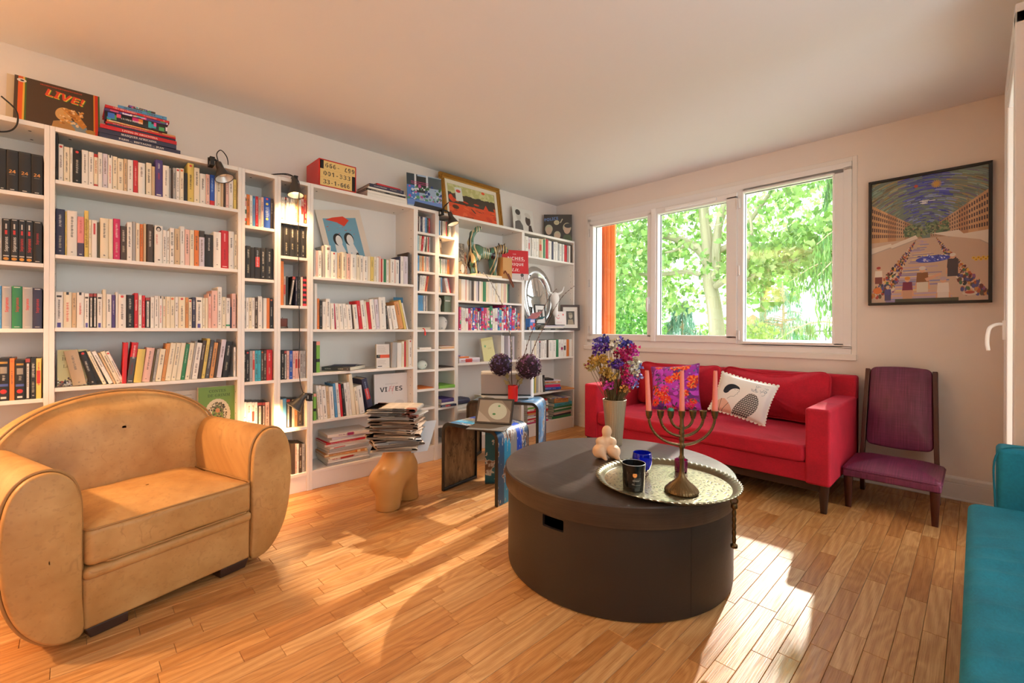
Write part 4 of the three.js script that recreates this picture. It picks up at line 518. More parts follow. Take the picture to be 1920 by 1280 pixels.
// ---------- things lying and standing on the shelves ----------
const place = (o, x, y, z, yaw = 0, lean = 0, roll = 0) => { o.position.set(x, y, z); o.rotation.order = 'YXZ'; o.rotation.set(-lean, Math.PI / 2 + yaw, roll); return o; };
function lying(label, L, t, d, c, fl, xFront, y, zc, yaw = 0, group, name = 'book', round = 0.003) {   // spine to the room
  const o = makeBook(name, label, name === 'magazine' ? 'magazine' : name === 'sheet' ? 'paper' : 'book', t, L, d, c, fl, group, round);
  o.rotation.order = 'YXZ'; o.rotation.set(Math.PI / 2, yaw, 0); const q = V(0, L / 2, 0).applyEuler(o.rotation); o.position.set(xFront - d / 2 - q.x, y + t / 2 + 0.0003 - q.y, zc - q.z); return y + t + 0.0006;
}
function pile(y, items, group, dflt = 'book') { for (const [label, L, t, d, c, fl, xF, zc, yaw, nm] of items) y = lying(label, L, t, d, c, fl, xF, y, zc, yaw || 0, group, nm || dflt); return y; }
const TOP = 2.0203;
pile(TOP, [
  ['navy large book at the bottom of the pile beside the brown record sleeve', 0.33, 0.022, 0.24, 'N', '"PARIS ... BRETAGNE ... JEAN', 0.333, 3.752, 0.02],
  ['dark book titled with masks, second from the bottom beside the record sleeve', 0.315, 0.024, 0.24, 'N', '"MASQUES AFRICAINS', 0.334, 3.76, -0.01],
  ['red book about living in Argentina in the pile beside the record sleeve', 0.31, 0.02, 0.23, 'r', '"LIVING IN ARGENTINA', 0.333, 3.758, 0.01],
  ['thin navy book on the red one in the pile beside the record sleeve', 0.28, 0.009, 0.22, 'N', 'n', 0.331, 3.748, 0.02],
  ['thin red book above the thin navy one beside the record sleeve', 0.285, 0.009, 0.22, 'r', 'R', 0.332, 3.746, -0.03],
  ['cream and orange book below the thick pictured one beside the record sleeve', 0.28, 0.01, 0.22, 'O', 'O', 0.33, 3.748, 0.01],
  ['thick book with a bold pictured spine in the pile beside the record sleeve', 0.25, 0.042, 0.2, 'k', 'M', 0.33, 3.764, -0.05],
  ['dark blue book with a printed spine above the thick pictured one', 0.255, 0.014, 0.2, 'p', 'M', 0.331, 3.766, -0.03],
  ['red and white book third from the top beside the record sleeve', 0.26, 0.014, 0.2, 'r', 'B', 0.332, 3.766, 0.02],
  ['bright blue book second from the top of the pile beside the record sleeve', 0.2, 0.018, 0.16, 'b', 'B', 0.326, 3.742, -0.04],
  ['small brown book on top of the pile beside the record sleeve', 0.11, 0.014, 0.1, 'd', 'M', 0.318, 3.75, 0.05],
], 'books piled beside the brown record sleeve');
const sleeve = (name, label, pos, w = 0.31) => place(solo('record_sleeve', artBox(name, w, w, 0.005), M.art, label, 'record sleeve'), ...pos);
sleeve('live', 'brown record sleeve with LIVE! in flame lettering on top of the bookcases', [0.17, TOP + 0.004, 4.062, 0.0, 0.34]);
{ const m = place(solo('record_sleeve', uvBox(new THREE.BoxGeometry(0.31, 0.31, 0.003).translate(0, 0.155, 0)), std(0xd8c3a2, 0.5), 'plain buff inner sleeve standing behind the brown LIVE! sleeve', 'record sleeve'), 0.11, TOP + 0.003, 4.09, 0, 0.24); }
sleeve('album', 'blue and grey record sleeve of a villa window beside the gold frame', [0.25, TOP + 0.003, 1.945, -0.2, 0.1], 0.3);
sleeve('duo', 'pale record sleeve with two dark profiles beside the gold frame', [0.085, TOP + 0.002, 0.61, 0, 0.12]);
sleeve('trio', 'dark record sleeve with three pale faces and blue POLICE lettering in the corner', [0.168, TOP + 0.004, 0.17, -0.8, 0.07]);
{ // red box with stencilled digits
  const o = place(thing('box', 'red box with black stencilled digits on its cream front, on the bookcase top', 'box'), 0.335 - 0.23, TOP, 2.703);
  part('body', [rbox(-0.13, 0.13, 0, 0.008, 0, 0.226), rbox(-0.13, 0.13, 0.176, 0.184, 0, 0.226), rbox(-0.13, -0.122, 0.007, 0.177, 0, 0.226), rbox(0.122, 0.13, 0.007, 0.177, 0, 0.226), rbox(-0.123, 0.123, 0.007, 0.177, 0, 0.006)], std(0xc81d0f, 0.4), o);
  const f = part('front_panel', artBox('digits', 0.243, 0.167, 0.006), M.art, o); f.position.set(0, 0.0085, 0.222);
  part('hinge', [rbox(-0.12, -0.1, 0.12, 0.174, 0.224, 0.229, 0.001), rbox(0.1, 0.12, 0.01, 0.11, 0.224, 0.229, 0.001)], std(0x2a2725, 0.4, { metalness: 0.5 }), o);
}
pile(TOP, [
  ['white large book at the bottom of the pile beside the red digit box', 0.325, 0.026, 0.24, 'w', 'n', 0.33, 2.326, 0],
  ['white book second from the bottom of the pile beside the digit box', 0.322, 0.02, 0.24, 'w', 'n', 0.328, 2.327, 0.01],
  ['black spined book in the middle of the pile beside the digit box', 0.315, 0.012, 0.23, 'k', 'B', 0.326, 2.332, -0.02],
  ['white book below the top navy one in the pile beside the digit box', 0.31, 0.012, 0.23, 'w', 'n', 0.33, 2.33, 0.01],
  ['navy lettered book near the top of the pile beside the digit box', 0.275, 0.026, 0.22, 'N', 'B', 0.33, 2.328, -0.03],
  ['red book on top of the pile beside the red digit box', 0.2, 0.014, 0.17, 'r', 'n', 0.32, 2.315, 0.04],
], 'books piled beside the red digit box');
// tilted poster behind the books
{ const o = place(thing('poster', 'blue poster of two figures tilted against the shelf back above pale books', 'poster'), 0.155, 1.452, 2.50, 0, 0.16, 0.19); part('sheet', artBox('poster', 0.345, 0.51, 0.0016), M.art, o); }
// framed pictures
const goldMat = std(0xb5853c, 0.38, { metalness: 0.7, bumpMap: plaster, bumpScale: 0.001 });
{
  const o = place(thing('framed_picture', 'red and olive abstract picture in a gilt rope moulded frame', 'framed picture'), 0.15, TOP, 1.335, 0, 0.16), w = 0.72, h = 0.44, b = 0.05;
  const side = (len, s) => at(extrude(shape([[0, 0], [0, 0.03], [0.006, 0.042], [0.022, 0.045], [0.03, 0.03], [0.038, 0.03], [0.046, 0.018], [0.05, 0.018], [0.05, 0]]), len), 0, 0, 0);
  const bar = (L) => uvBox(at(side(L), -L / 2, 0, 0, 0, Math.PI / 2, 0));
  part('frame', [rbox(-w / 2, w / 2, 0, b, -0.02, 0.012, 0.008), rbox(-w / 2, w / 2, h - b, h, -0.02, 0.012, 0.008), rbox(-w / 2, b - w / 2, b, h - b, -0.02, 0.012, 0.008), rbox(w / 2 - b, w / 2, b, h - b, -0.02, 0.012, 0.008)], goldMat, o);
  const bead = [], sp = new THREE.SphereGeometry(1, 8, 6), put = (x, y, a) => bead.push(sp.clone().scale(0.012, 0.006, 0.007).applyMatrix4(M4(x, y, 0.013, 0, 0, a)));
  for (let x = -w / 2 + 0.02; x < w / 2 - 0.01; x += 0.0145) { put(x, 0.022, 0.7); put(x, h - 0.022, 0.7); } for (let y = 0.04; y < h - 0.03; y += 0.0145) { put(-w / 2 + 0.022, y, 0.85); put(w / 2 - 0.022, y, 0.85); }
  part('rope_moulding', bead, goldMat, o).userData.kind = 'stuff';
  part('mount', [box(-w / 2 + b, w / 2 - b, h - b - 0.035, h - b, -0.006, 0.002), box(-w / 2 + b, -w / 2 + b + 0.025, b, h - b - 0.035, -0.006, 0.002), box(w / 2 - b - 0.03, w / 2 - b, b, h - b - 0.035, -0.006, 0.002)], std(0xe8dfcc, 0.7), o);
  const p = part('picture', artBox('gold', w - 2 * b, h - 2 * b, 0.004), M.art, o); p.position.set(0, b, -0.006);
}
function smallFrame(name, label, w, h, b, frameMat, pic, pos) {
  const o = place(thing('framed_photo', label, 'framed photo'), ...pos), d = 0.018;
  part('frame', [rbox(-w / 2, w / 2, 0, b, -d, 0), rbox(-w / 2, w / 2, h - b, h, -d, 0), rbox(-w / 2, b - w / 2, b, h - b, -d, 0), rbox(w / 2 - b, w / 2, b, h - b, -d, 0)], frameMat, o);
  const p = part('photo', artBox(pic, w - 2 * b, h - 2 * b, 0.004), M.art, o); p.position.set(0, b, -0.008); return o;
}
smallFrame('', 'dark wood framed portrait photo standing at the outer corner of the mirror shelf', 0.21, 0.275, 0.024, std(0x46332a, 0.45), 'portrait', [0.345, 1.0545, 0.162, -0.62, 0.08]);
smallFrame('', 'dark framed photo of a couple standing behind the white antler figure', 0.135, 0.21, 0.012, std(0x262220, 0.45), 'couple', [0.235, 1.116, 0.51, -0.25, 0.16]);
// face-out books
const faceOut = (name, pic, w, h, t, label, pos, cat = 'book') => { const o = place(thing(name, label, cat), ...pos); const c = part('cover', artBox(pic, w, h, 0.002), M.art, o); c.position.z = t / 2 - 0.001; part('pages', box(-w / 2 + 0.001, w / 2 - 0.003, 0.002, h - 0.002, -t / 2 + 0.001, t / 2 - 0.0022), M.page, o); part('back_cover', [box(-w / 2, w / 2, 0, h, -t / 2 - 0.001, -t / 2 + 0.001), box(-w / 2, -w / 2 + 0.001, 0, h, -t / 2, t / 2 - 0.002)], std(0xd8d0be, 0.6), o); return o; };
faceOut('book', 'histoire', 0.106, 0.178, 0.02, 'yellow book with a galloping crowd on its cover, facing out on the fourth shelf', [0.27, 0.7776, 4.008, 0, 0.04]);
faceOut('book', 'grimm', 0.2, 0.27, 0.03, 'green book of tales with a dark tree picture, standing above the armchair arm', [0.265, 0.4506, 3.39, 0.04, 0.03]);
faceOut('book', 'baron', 0.14, 0.25, 0.018, 'cream book with a dark red title standing beside the green book of tales', [0.2, 0.4506, 3.545, -0.1, 0.1]);
faceOut('book', 'vives', 0.29, 0.265, 0.02, 'square cream book titled in large dark capitals above the newspaper pile', [0.24, 0.4536, 2.24, 0, 0.04]);
faceOut('book', 'band', 0.1, 0.178, 0.024, 'white book with an orange band, its cover facing out on the third shelf', [0.29, 0.7703, 2.342, -0.12, 0.05]);
faceOut('book', 'bluepic', 0.14, 0.255, 0.012, 'blue pictured book leaning in the corner of the second shelf', [0.18, 1.0605, 2.112, -0.5, 0.05]);
faceOut('book', 'star', 0.145, 0.215, 0.02, 'yellow book with a green star, leaning behind the hydrangeas', [0.26, 0.7715, 1.25, 0, 0.12, 0.12]);
faceOut('book', 'redbook', 0.265, 0.285, 0.014, 'red book with white capitals standing askew at the end of the cat shelf', [0.318, 1.534, 0.975, -0.43, 0.06]);
faceOut('book', 'tiger', 0.078, 0.28, 0.008, 'tall grey and sand card with a rounded picture beside the cat tail', [0.25, 1.5335, 1.572, 0, 0.06]);
faceOut('book', 'comic', 0.062, 0.22, 0.01, 'brown pictured booklet between the tall card and the cat', [0.2, 1.5335, 1.5, 0, 0.06]);
{ const o = thing('slipcase', 'plain tan slipcase standing beside the red book on the cat shelf', 'slipcase', [0.245, 1.5335, 1.085]); part('case', [rbox(-0.08, 0.076, 0, 0.2, -0.0605, -0.058, 0.001), rbox(-0.08, 0.076, 0, 0.2, 0.058, 0.0605, 0.001), rbox(-0.08, 0.076, 0, 0.003, -0.058, 0.058, 0.001), rbox(-0.08, 0.076, 0.197, 0.2, -0.058, 0.058, 0.001), rbox(0.074, 0.078, 0.002, 0.198, -0.058, 0.06, 0.001)], std(0xd09a5c, 0.7), o); part('block', box(-0.076, 0.073, 0.004, 0.196, -0.057, 0.057), M.page, o); }
// loose books and papers on the shelves
lying('grey hardcover lying on the third shelf of the poster bookcase', 0.21, 0.026, 0.24, 'K', 'B', 0.325, 0.7705, 2.60, -0.9);
lying('thin dark notebook lying on the grey hardcover', 0.17, 0.006, 0.13, 'N', 'n', 0.28, 0.797, 2.60, -0.6, undefined, 'notebook');
{ const o = makeBook('book', 'fat comic with red and blue lettering leaning on the fourth shelf', 'book', 0.04, 0.25, 0.17, 'N', 'R'); o.position.set(0.24, 0.463, 2.447); o.rotation.x = 0.24; }
pile(0.1245, ['s', 'w', 'w', 'e', 'O', 'w', 's', 'w', 'w', 'r', 'w', 'v', 'w'].map((c, i) => [`${['grey', 'white', 'glossy white', 'cream', 'orange-edged', 'pale', 'pale grey', 'thin white', 'folded white', 'red-edged', 'plain white', 'lavender', 'pictured'][i]} magazine, ${ord(i + 1)} up in the pile below the newspapers`, 0.3 - 0.004 * (i % 4), [0.014, 0.013, 0.017, 0.012, 0.016, 0.014, 0.02, 0.015, 0.018, 0.012, 0.014, 0.016, 0.022][i], 0.21, c, ['n', 'n', 'R', 'n', 'O', 'n', 'n', 'm', 'n', 'R', 'n', 'n', 'M'][i], 0.31 - 0.006 * (i % 3), 2.60 + 0.004 * (i % 5) - 0.01 * (i > 10), 0.05 * ((i % 4) - 1.5), 'magazine']), 'magazines on the bottom shelf below the newspapers', 'magazine');
lying('cream book with a red ribbon marker, lying in the sixth cell of the egg tower', 0.11, 0.018, 0.15, 'e', 'n', 0.31, 1.0585, 1.99, 1.5);
{ const m = solo('ribbon', [tube([[0.312, 1.068, 2.005], [0.326, 1.066, 2.005], [0.34, 1.055, 2.005], [0.342, 1.03, 2.003]], 0.004, 14, 6), at(new THREE.BoxGeometry(0.003, 0.03, 0.014), 0.342, 1.028, 2.003)], std(0xe0413a, 0.7), 'bright red ribbon hanging over the shelf edge from a lying book', 'ribbon'); }
lying('thin white book lying in a middle cell of the egg tower', 0.11, 0.014, 0.15, 'w', 'n', 0.325, 0.9015, 1.99, 0.02);
lying('orange sheet lying in the cell below the egg ornament', 0.15, 0.006, 0.2, 'o', 'n', 0.32, 0.5855, 1.97, 0, undefined, 'sheet');
pile(0.9015, [['brownish envelope at the bottom of the papers below the stone head', 0.15, 0.006, 0.2, 'O', 'n', 0.325, 1.768, 0.03, 'sheet'], ['cream paper lying on the brownish envelope below the stone head', 0.15, 0.008, 0.2, 'e', 'n', 0.32, 1.768, -0.06, 'sheet'], ['pinkish card topmost of the papers below the stone head', 0.13, 0.005, 0.16, 'i', 'n', 0.3, 1.76, 0.1, 'sheet']], 'papers below the stone head');
pile(0.7375, [['grey brochure lying under a dark one in the disc tower', 0.15, 0.006, 0.2, 's', 'n', 0.326, 1.77, 0.02, 'sheet'], ['dark brochure lying on a grey one in the disc tower', 0.15, 0.005, 0.19, 'd', 'n', 0.322, 1.77, 0.08, 'sheet']], 'brochures in the disc tower');
lying('bright green book lying in a low cell of the disc tower', 0.15, 0.024, 0.2, 'G', 'n', 0.333, 0.5735, 1.77, -0.1);
pile(0.4205, [['red edged dark book at the bottom below the bright green book', 0.155, 0.018, 0.21, 'N', 'R', 0.345, 1.768, -0.05], ['white book in the middle of three below the bright green book', 0.15, 0.016, 0.2, 'w', 'n', 0.335, 1.77, 0.04], ['purple book on top of three below the bright green book', 0.13, 0.03, 0.17, 'p', 'n', 0.33, 1.775, 0.06]], 'books below the bright green book');
pile(0.7715, [['white ring binder lying flat behind the hydrangeas', 0.23, 0.042, 0.22, 'v', 'R', 0.33, 1.54, 0.0], ['orange folder lying on the white ring binder', 0.1, 0.012, 0.2, 'o', 'n', 0.33, 1.6, 0.04, 'sheet'], ['blue striped notepad on the orange folder', 0.09, 0.008, 0.15, 'v', 'M', 0.31, 1.6, -0.1, 'sheet']], 'papers behind the hydrangeas');
row('G', 0.7715, 1.128, 'w18.235!n w22.232!n N52.23!n v28.228!n _12 s22.225!n v20.225!n', 'fourth shelf', { inset: 0.05, wallLeft: 0 });
lying('dark teal folded jacket of cloth lying on the low shelf behind the silver speaker', 0.22, 0.05, 0.2, 'N', 'n', 0.2, 0.392, 1.54, 0.1, undefined, 'folder', 0.02);
lying('crumpled white papers lying below the dark teal folder', 0.24, 0.02, 0.22, 'w', 'n', 0.26, 0.3705, 1.53, -0.1, undefined, 'sheet');
pile(0.3705, [['red box file low behind the tablet', 0.2, 0.05, 0.2, 'r', 'n', 0.3, 1.2, 0], ['white box file on the red one behind the tablet', 0.2, 0.03, 0.2, 'w', 'n', 0.3, 1.2, 0.05]], 'box files behind the tablet');
row('G', 0.1245, 1.12, 'w26.21!n s22.2!n w24.21!n b14.2!n w30.215!n', 'bottom shelf', { inset: 0.03, wallLeft: 0 });
pile(0.4255, [
  ['wide book with an orange edge at the bottom of the corner pile', 0.3, 0.012, 0.24, 'O', 'n', 0.352, 0.26, -0.35], ['bright blue book low in the corner pile', 0.22, 0.026, 0.2, 'B', 'B', 0.338, 0.42, -0.4], ['crimson book in the corner pile above the bright blue one', 0.2, 0.026, 0.18, 'm', 'n', 0.335, 0.42, -0.35],
  ['grey paperback in the corner pile above the crimson one', 0.2, 0.014, 0.17, 's', 'n', 0.33, 0.42, -0.3], ['brown book fifth from the bottom of the corner pile', 0.19, 0.014, 0.17, 'O', 'O', 0.33, 0.41, -0.38], ['lavender booklet second from the top of the corner pile', 0.2, 0.012, 0.16, 'v', 'n', 0.32, 0.4, -0.3], ['black book on top of the corner pile', 0.16, 0.016, 0.15, 'k', 'n', 0.3, 0.46, -0.45]], 'books piled in the corner bookcase');
pile(0.1245, ['m', 'w', 'r', 'w', 'v', 'O', 'r', 'w', 'G', 'w', 'w', 'r'].map((c, i) => [`${WORD[c]} magazine, ${ord(i + 1)} from the bottom in the pile beside the table leg`, 0.3, [0.014, 0.02, 0.016, 0.018, 0.014, 0.02, 0.018, 0.02, 0.016, 0.022, 0.02, 0.018][i], 0.22, c, ['n', 'R', 'n'][i % 3], 0.315 - 0.005 * (i % 3), 0.64, 0.04 * ((i % 3) - 1), 'magazine']), 'magazines in the pile beside the table leg', 'magazine');
pile(0.1245, [['grey green', 'g'], ['dark teal', 'N'], ['pink', 'i'], ['grey', 's'], ['green', 'g'], ['white edged', 'w'], ['dark green', 'g'], ['turquoise', 'c'], ['tan', 'O']].map(([n, c], i) => [`${n} album, ${ord(i + 1)} from the bottom of the corner pile, lowest shelf`, i === 8 ? 0.2 : 0.29, [0.026, 0.018, 0.012, 0.014, 0.022, 0.01, 0.02, 0.034, 0.05][i], 0.22, c, i > 6 ? 'B' : 'n', 0.32, 0.27 - 0.003 * i + (i === 8 ? 0.02 : 0), 0.05 * ((i % 3) - 1) - (i === 8 ? 0.2 : 0)]), 'albums at the corner of the lowest shelf');
lying('open tan magazine draped askew on top of the album pile', 0.26, 0.008, 0.2, 'e', 'M', 0.33, 0.335, 0.28, -0.3, undefined, 'magazine');
pile(1.0545, [['black hardback at the bottom beside the antler figure', 0.24, 0.018, 0.2, 'k', 'B', 0.32, 0.36, -0.5], ['white hardback in the middle beside the antler figure', 0.23, 0.016, 0.19, 'w', 'n', 0.318, 0.36, -0.5], ['pale blue hardback below the dark tray of the antler figure', 0.22, 0.014, 0.19, 'v', 'n', 0.315, 0.35, -0.48]], 'books under the antler figure');
row('H', 1.0545, 0.8, 'K42.31!W', 'second shelf', { wallLeft: 0 });
{ const o = place(thing('box', 'small blue patterned carton beside the tall dark book under the mirror', 'carton'), 0.27, 1.0545, 0.715); part('carton', rbox(-0.04, 0.04, 0, 0.115, -0.03, 0.03), std(0x3a78c4, 0.5), o); part('print', [box(-0.036, -0.004, 0.012, 0.045, 0.03, 0.0312), box(0.004, 0.036, 0.03, 0.07, 0.03, 0.0312)], std(0xd8343c, 0.5), o); part('label', box(-0.03, 0.03, 0.078, 0.105, 0.03, 0.0312), std(0xd8c8e8, 0.5), o); }
{ const o = thing('folded_card', 'pink and teal folded card resting on the blue carton', 'card', [0.28, 1.17, 0.665]); part('leaf', [at(new THREE.BoxGeometry(0.12, 0.002, 0.16), 0, 0.03, 0, 0.5, 0.3, 0)], std(0xd98a92, 0.6), o); part('leaf', at(new THREE.BoxGeometry(0.12, 0.002, 0.1), 0.01, 0.004, -0.05, 0.3, 0.3, 0), std(0x2f7f8c, 0.6), o); }
{ const o = place(solo('greeting_card', artBox('card', 0.14, 0.15, 0.002), M.art, 'white card with small red drawings beside the framed portrait', 'card'), 0.3, 1.105, 0.275, -0.3, 0.1); }
{ // oval mirror with a broad silver rim
  const o = place(thing('mirror', 'oval mirror with a broad silver rim standing in the corner bookcase', 'mirror'), 0.11, 1.4, 0.44, 0, 0.1);
  const rim = lathe([[0.62, -0.02], [0.66, 0.012], [0.8, 0.03], [0.95, 0.022], [1, 0], [0.98, -0.02], [0.62, -0.02]].map(([r, z]) => [r, z]), 64).rotateX(Math.PI / 2); rim.scale(0.245, 0.34, 1);
  part('rim', rim, std(0xc9c7c4, 0.22, { metalness: 0.85 }), o); part('glass', new THREE.CircleGeometry(1, 64).scale(0.157, 0.217, 1), std(0xeef2f2, 0.03, { metalness: 1 }), o);
  for (const a of [0.9, 2.2, 4, 5.4]) part('stud', at(new THREE.SphereGeometry(0.009, 12, 8), Math.cos(a) * 0.2, Math.sin(a) * 0.28, 0.028), std(0x55524f, 0.3, { metalness: 0.8 }), o);
}
{ // white antler figure on a rod
  const o = thing('antler_figure', 'white horned skull figure on a thin rod before the oval mirror', 'figurine', [0.25, 1.106, 0.32]);
  const skull = (x, y, z) => smin(smin(ell(x, y, z, [0, 0.29, 0], [0.04, 0.06, 0.055]), ell(x, y, z, [0.01, 0.2, 0], [0.028, 0.09, 0.034]), 0.04), ell(x, y, z, [0.015, 0.12, 0], [0.018, 0.03, 0.022]), 0.03);
  part('skull', sdfMesh(skull, [-0.08, 0.05, -0.1], [0.08, 0.4, 0.1], 44), std(0xe9e5df, 0.5), o);
  for (const s of [-1, 1]) part('horn', taper([[0, 0.33, s * 0.03], [0, 0.345, s * 0.08], [0.005, 0.37, s * 0.12], [0.01, 0.42, s * 0.145]], 0.016, 0.004, 18, 10), std(0xf0ede8, 0.45), o);
  part('rod', new THREE.CylinderGeometry(0.003, 0.003, 0.12, 10).translate(0.015, 0.062, 0), M.steel, o); part('base', rbox(-0.06, 0.07, 0, 0.006, -0.09, 0.06, 0.002), M.black, o);
}
{ // candle in a jar, stone heads, egg and mask
  const c = thing('candle', 'brown candle in a glass cup in the narrow tower', 'candle', [0.26, 1.0645, 3.035]); part('wax', lathe([[0, 0.012], [0.03, 0.012], [0.031, 0.06], [0.0295, 0.064], [0, 0.062]], 32), std(0x7d4a42, 0.5), c); part('cup', lathe([[0, 0], [0.031, 0], [0.033, 0.004], [0.033, 0.012], [0, 0.012]], 32), phys(0xffffff, 0.05, { transmission: 1, thickness: 0.01 }), c); part('wick', new THREE.CylinderGeometry(0.001, 0.001, 0.01, 6).translate(0, 0.068, 0), M.black, c);
  const e = thing('egg_ornament', 'pale green speckled egg ornament lying in the disc tower', 'ornament', [0.27, 0.7375, 1.985]); part('egg', at(new THREE.SphereGeometry(1, 32, 20).scale(0.034, 0.036, 0.045), 0, 0.036, 0), std(0xdfe6da, 0.3), e); part('mark', at(new THREE.SphereGeometry(1, 12, 8).scale(0.002, 0.006, 0.004), 0.033, 0.034, -0.012), std(0x5a9a84, 0.4), e);
  const h = thing('stone_head', 'round pale stone head with small dark marks in the disc tower', 'ornament', [0.27, 1.0585, 1.795]); part('head', sdfMesh((x, y, z) => smin(ell(x, y, z, [0, 0.06, 0], [0.045, 0.05, 0.046]), ell(x, y, z, [0.005, 0.02, 0.004], [0.03, 0.03, 0.03]), 0.03), [-0.07, -0.005, -0.07], [0.07, 0.13, 0.07], 40), std(0xd9d4cb, 0.55), h); part('eye', [at(new THREE.SphereGeometry(0.005, 10, 8), 0.043, 0.065, -0.014), at(new THREE.SphereGeometry(0.005, 10, 8), 0.036, 0.012, 0.02)], std(0x8a8f98, 0.5), h);
  const m = thing('face_figure', 'small cream figure with a brown face mark beside the green tin', 'figurine', [0.27, 1.2035, 1.825]); part('figure', sdfMesh((x, y, z) => smin(ell(x, y, z, [0, 0.09, 0], [0.025, 0.035, 0.022]), cap(x, y, z, [0, 0.0, 0.006], [0, 0.07, 0.004], 0.022, 0.016), 0.02), [-0.04, -0.002, -0.04], [0.04, 0.14, 0.04], 40), std(0xe0d3c2, 0.6), m); part('mark', at(new THREE.SphereGeometry(0.004, 8, 6), 0.022, 0.1, 0.004), std(0x9a6a4a, 0.6), m);
  const t = thing('tin', 'grey green tin box with a pale clasp in the disc tower', 'tin', [0.25, 1.2035, 1.752]); part('body', rbox(-0.05, 0.05, 0, 0.095, -0.036, 0.036, 0.006), std(0x6f7c68, 0.45, { metalness: 0.3 }), t); part('lid', rbox(-0.051, 0.051, 0.096, 0.14, -0.037, 0.037, 0.006), std(0x7b8873, 0.45, { metalness: 0.3 }), t); part('clasp', rbox(0.05, 0.054, 0.09, 0.1, -0.02, 0.03, 0.002), std(0xdad8d0, 0.4), t);
  const s = thing('strap', 'brown leather loop hanging from the edge of the cat shelf', 'strap', [0, 0, 0]); const lp = [[0.325, 1.58, 1.135], [0.337, 1.6, 1.13], [0.345, 1.57, 1.105], [0.348, 1.52, 1.075], [0.347, 1.475, 1.045], [0.345, 1.458, 1.03], [0.343, 1.475, 1.025], [0.344, 1.53, 1.06], [0.345, 1.58, 1.095]]; part('loop', tube(lp, 0.006, 60, 8), std(0x7a3f24, 0.55), s); part('knot', at(new THREE.SphereGeometry(0.009, 12, 8), 0.335, 1.6, 1.125), std(0x6a3620, 0.55), s);
}
lying('cream book lying under the hind paws of the cat figure', 0.17, 0.02, 0.2, 'e', 'n', 0.325, 1.5335, 1.395, 0.05);
lying('cream book lying under the front paws of the cat figure', 0.14, 0.02, 0.2, 'e', 'n', 0.325, 1.5335, 1.225, -0.03);
{ // striped cat figure
  const o = thing('cat_figure', 'glossy black cat figure striped with gold and cream, tail raised', 'figurine', [0.245, 1.5545, 1.425], Math.PI / 2);
  const fn = (x, y, z) => {
    let d = smin(cap(x, y, z, [0.03, 0.205, 0], [0.22, 0.2, 0], 0.055, 0.052), ell(x, y, z, [0.02, 0.19, 0], [0.06, 0.075, 0.055]), 0.04);
    for (const s of [-1, 1]) { d = smin(d, smin(cap(x, y, z, [0.01, 0.17, s * 0.03], [-0.02, 0.085, s * 0.034], 0.042, 0.022), smin(cap(x, y, z, [-0.02, 0.085, s * 0.034], [0.005, 0.016, s * 0.034], 0.02, 0.015), ell(x, y, z, [0.018, 0.011, s * 0.034], [0.028, 0.014, 0.018]), 0.015), 0.02), 0.03); d = smin(d, smin(cap(x, y, z, [0.225, 0.18, s * 0.026], [0.232, 0.02, s * 0.026], 0.032, 0.015), ell(x, y, z, [0.243, 0.011, s * 0.026], [0.027, 0.014, 0.018]), 0.015), 0.03); }
    d = smin(d, cap(x, y, z, [0.22, 0.22, 0], [0.3, 0.265, 0.012], 0.045, 0.034), 0.035); d = smin(d, ell(x, y, z, [0.325, 0.262, 0.02], [0.046, 0.044, 0.042]), 0.02); d = smin(d, ell(x, y, z, [0.352, 0.245, 0.045], [0.024, 0.02, 0.024]), 0.018);
    d = smin(d, cap(x, y, z, [0.315, 0.29, -0.008], [0.312, 0.325, -0.018], 0.015, 0.004), 0.01); d = smin(d, cap(x, y, z, [0.345, 0.288, 0.02], [0.356, 0.322, 0.022], 0.015, 0.004), 0.01);
    const tl = [[-0.03, 0.21, 0], [-0.045, 0.28, 0], [-0.025, 0.36, 0.005], [0.03, 0.41, 0.01], [0.055, 0.42, 0.012]]; for (let i = 0; i < 4; i++) d = smin(d, cap(x, y, z, tl[i], tl[i + 1], 0.026 - i * 0.002, 0.024 - i * 0.002), 0.02); return d;
  };
  const paint = dataTex(256, 256, (u, v) => { const w = fbm(u, v, 5, 3, 3, 131), s = Math.sin((u * 11 + w * 3.2) * 6.28), k = fbm(u, v, 4, 4, 2, 137); return s > 0.55 ? mix3(hex(0xc9a45c), hex(0xe8dcc0), k) : s > 0.42 ? hex(0x8a6a34) : k > 0.62 ? hex(0x4f7a62) : k < 0.36 ? hex(0x59504e) : hex(0x1d1a19); }, true, 2.4, 1.4);
  part('body', sdfMesh(fn, [-0.11, -0.01, -0.12], [0.4, 0.45, 0.12], 84), phys(0xffffff, 0.25, { map: paint, clearcoat: 0.6, clearcoatRoughness: 0.1 }), o);
  part('eye', [at(new THREE.SphereGeometry(0.006, 10, 8), 0.345, 0.272, 0.056), at(new THREE.SphereGeometry(0.006, 10, 8), 0.366, 0.268, 0.036)], std(0xd8c040, 0.2), o);
}
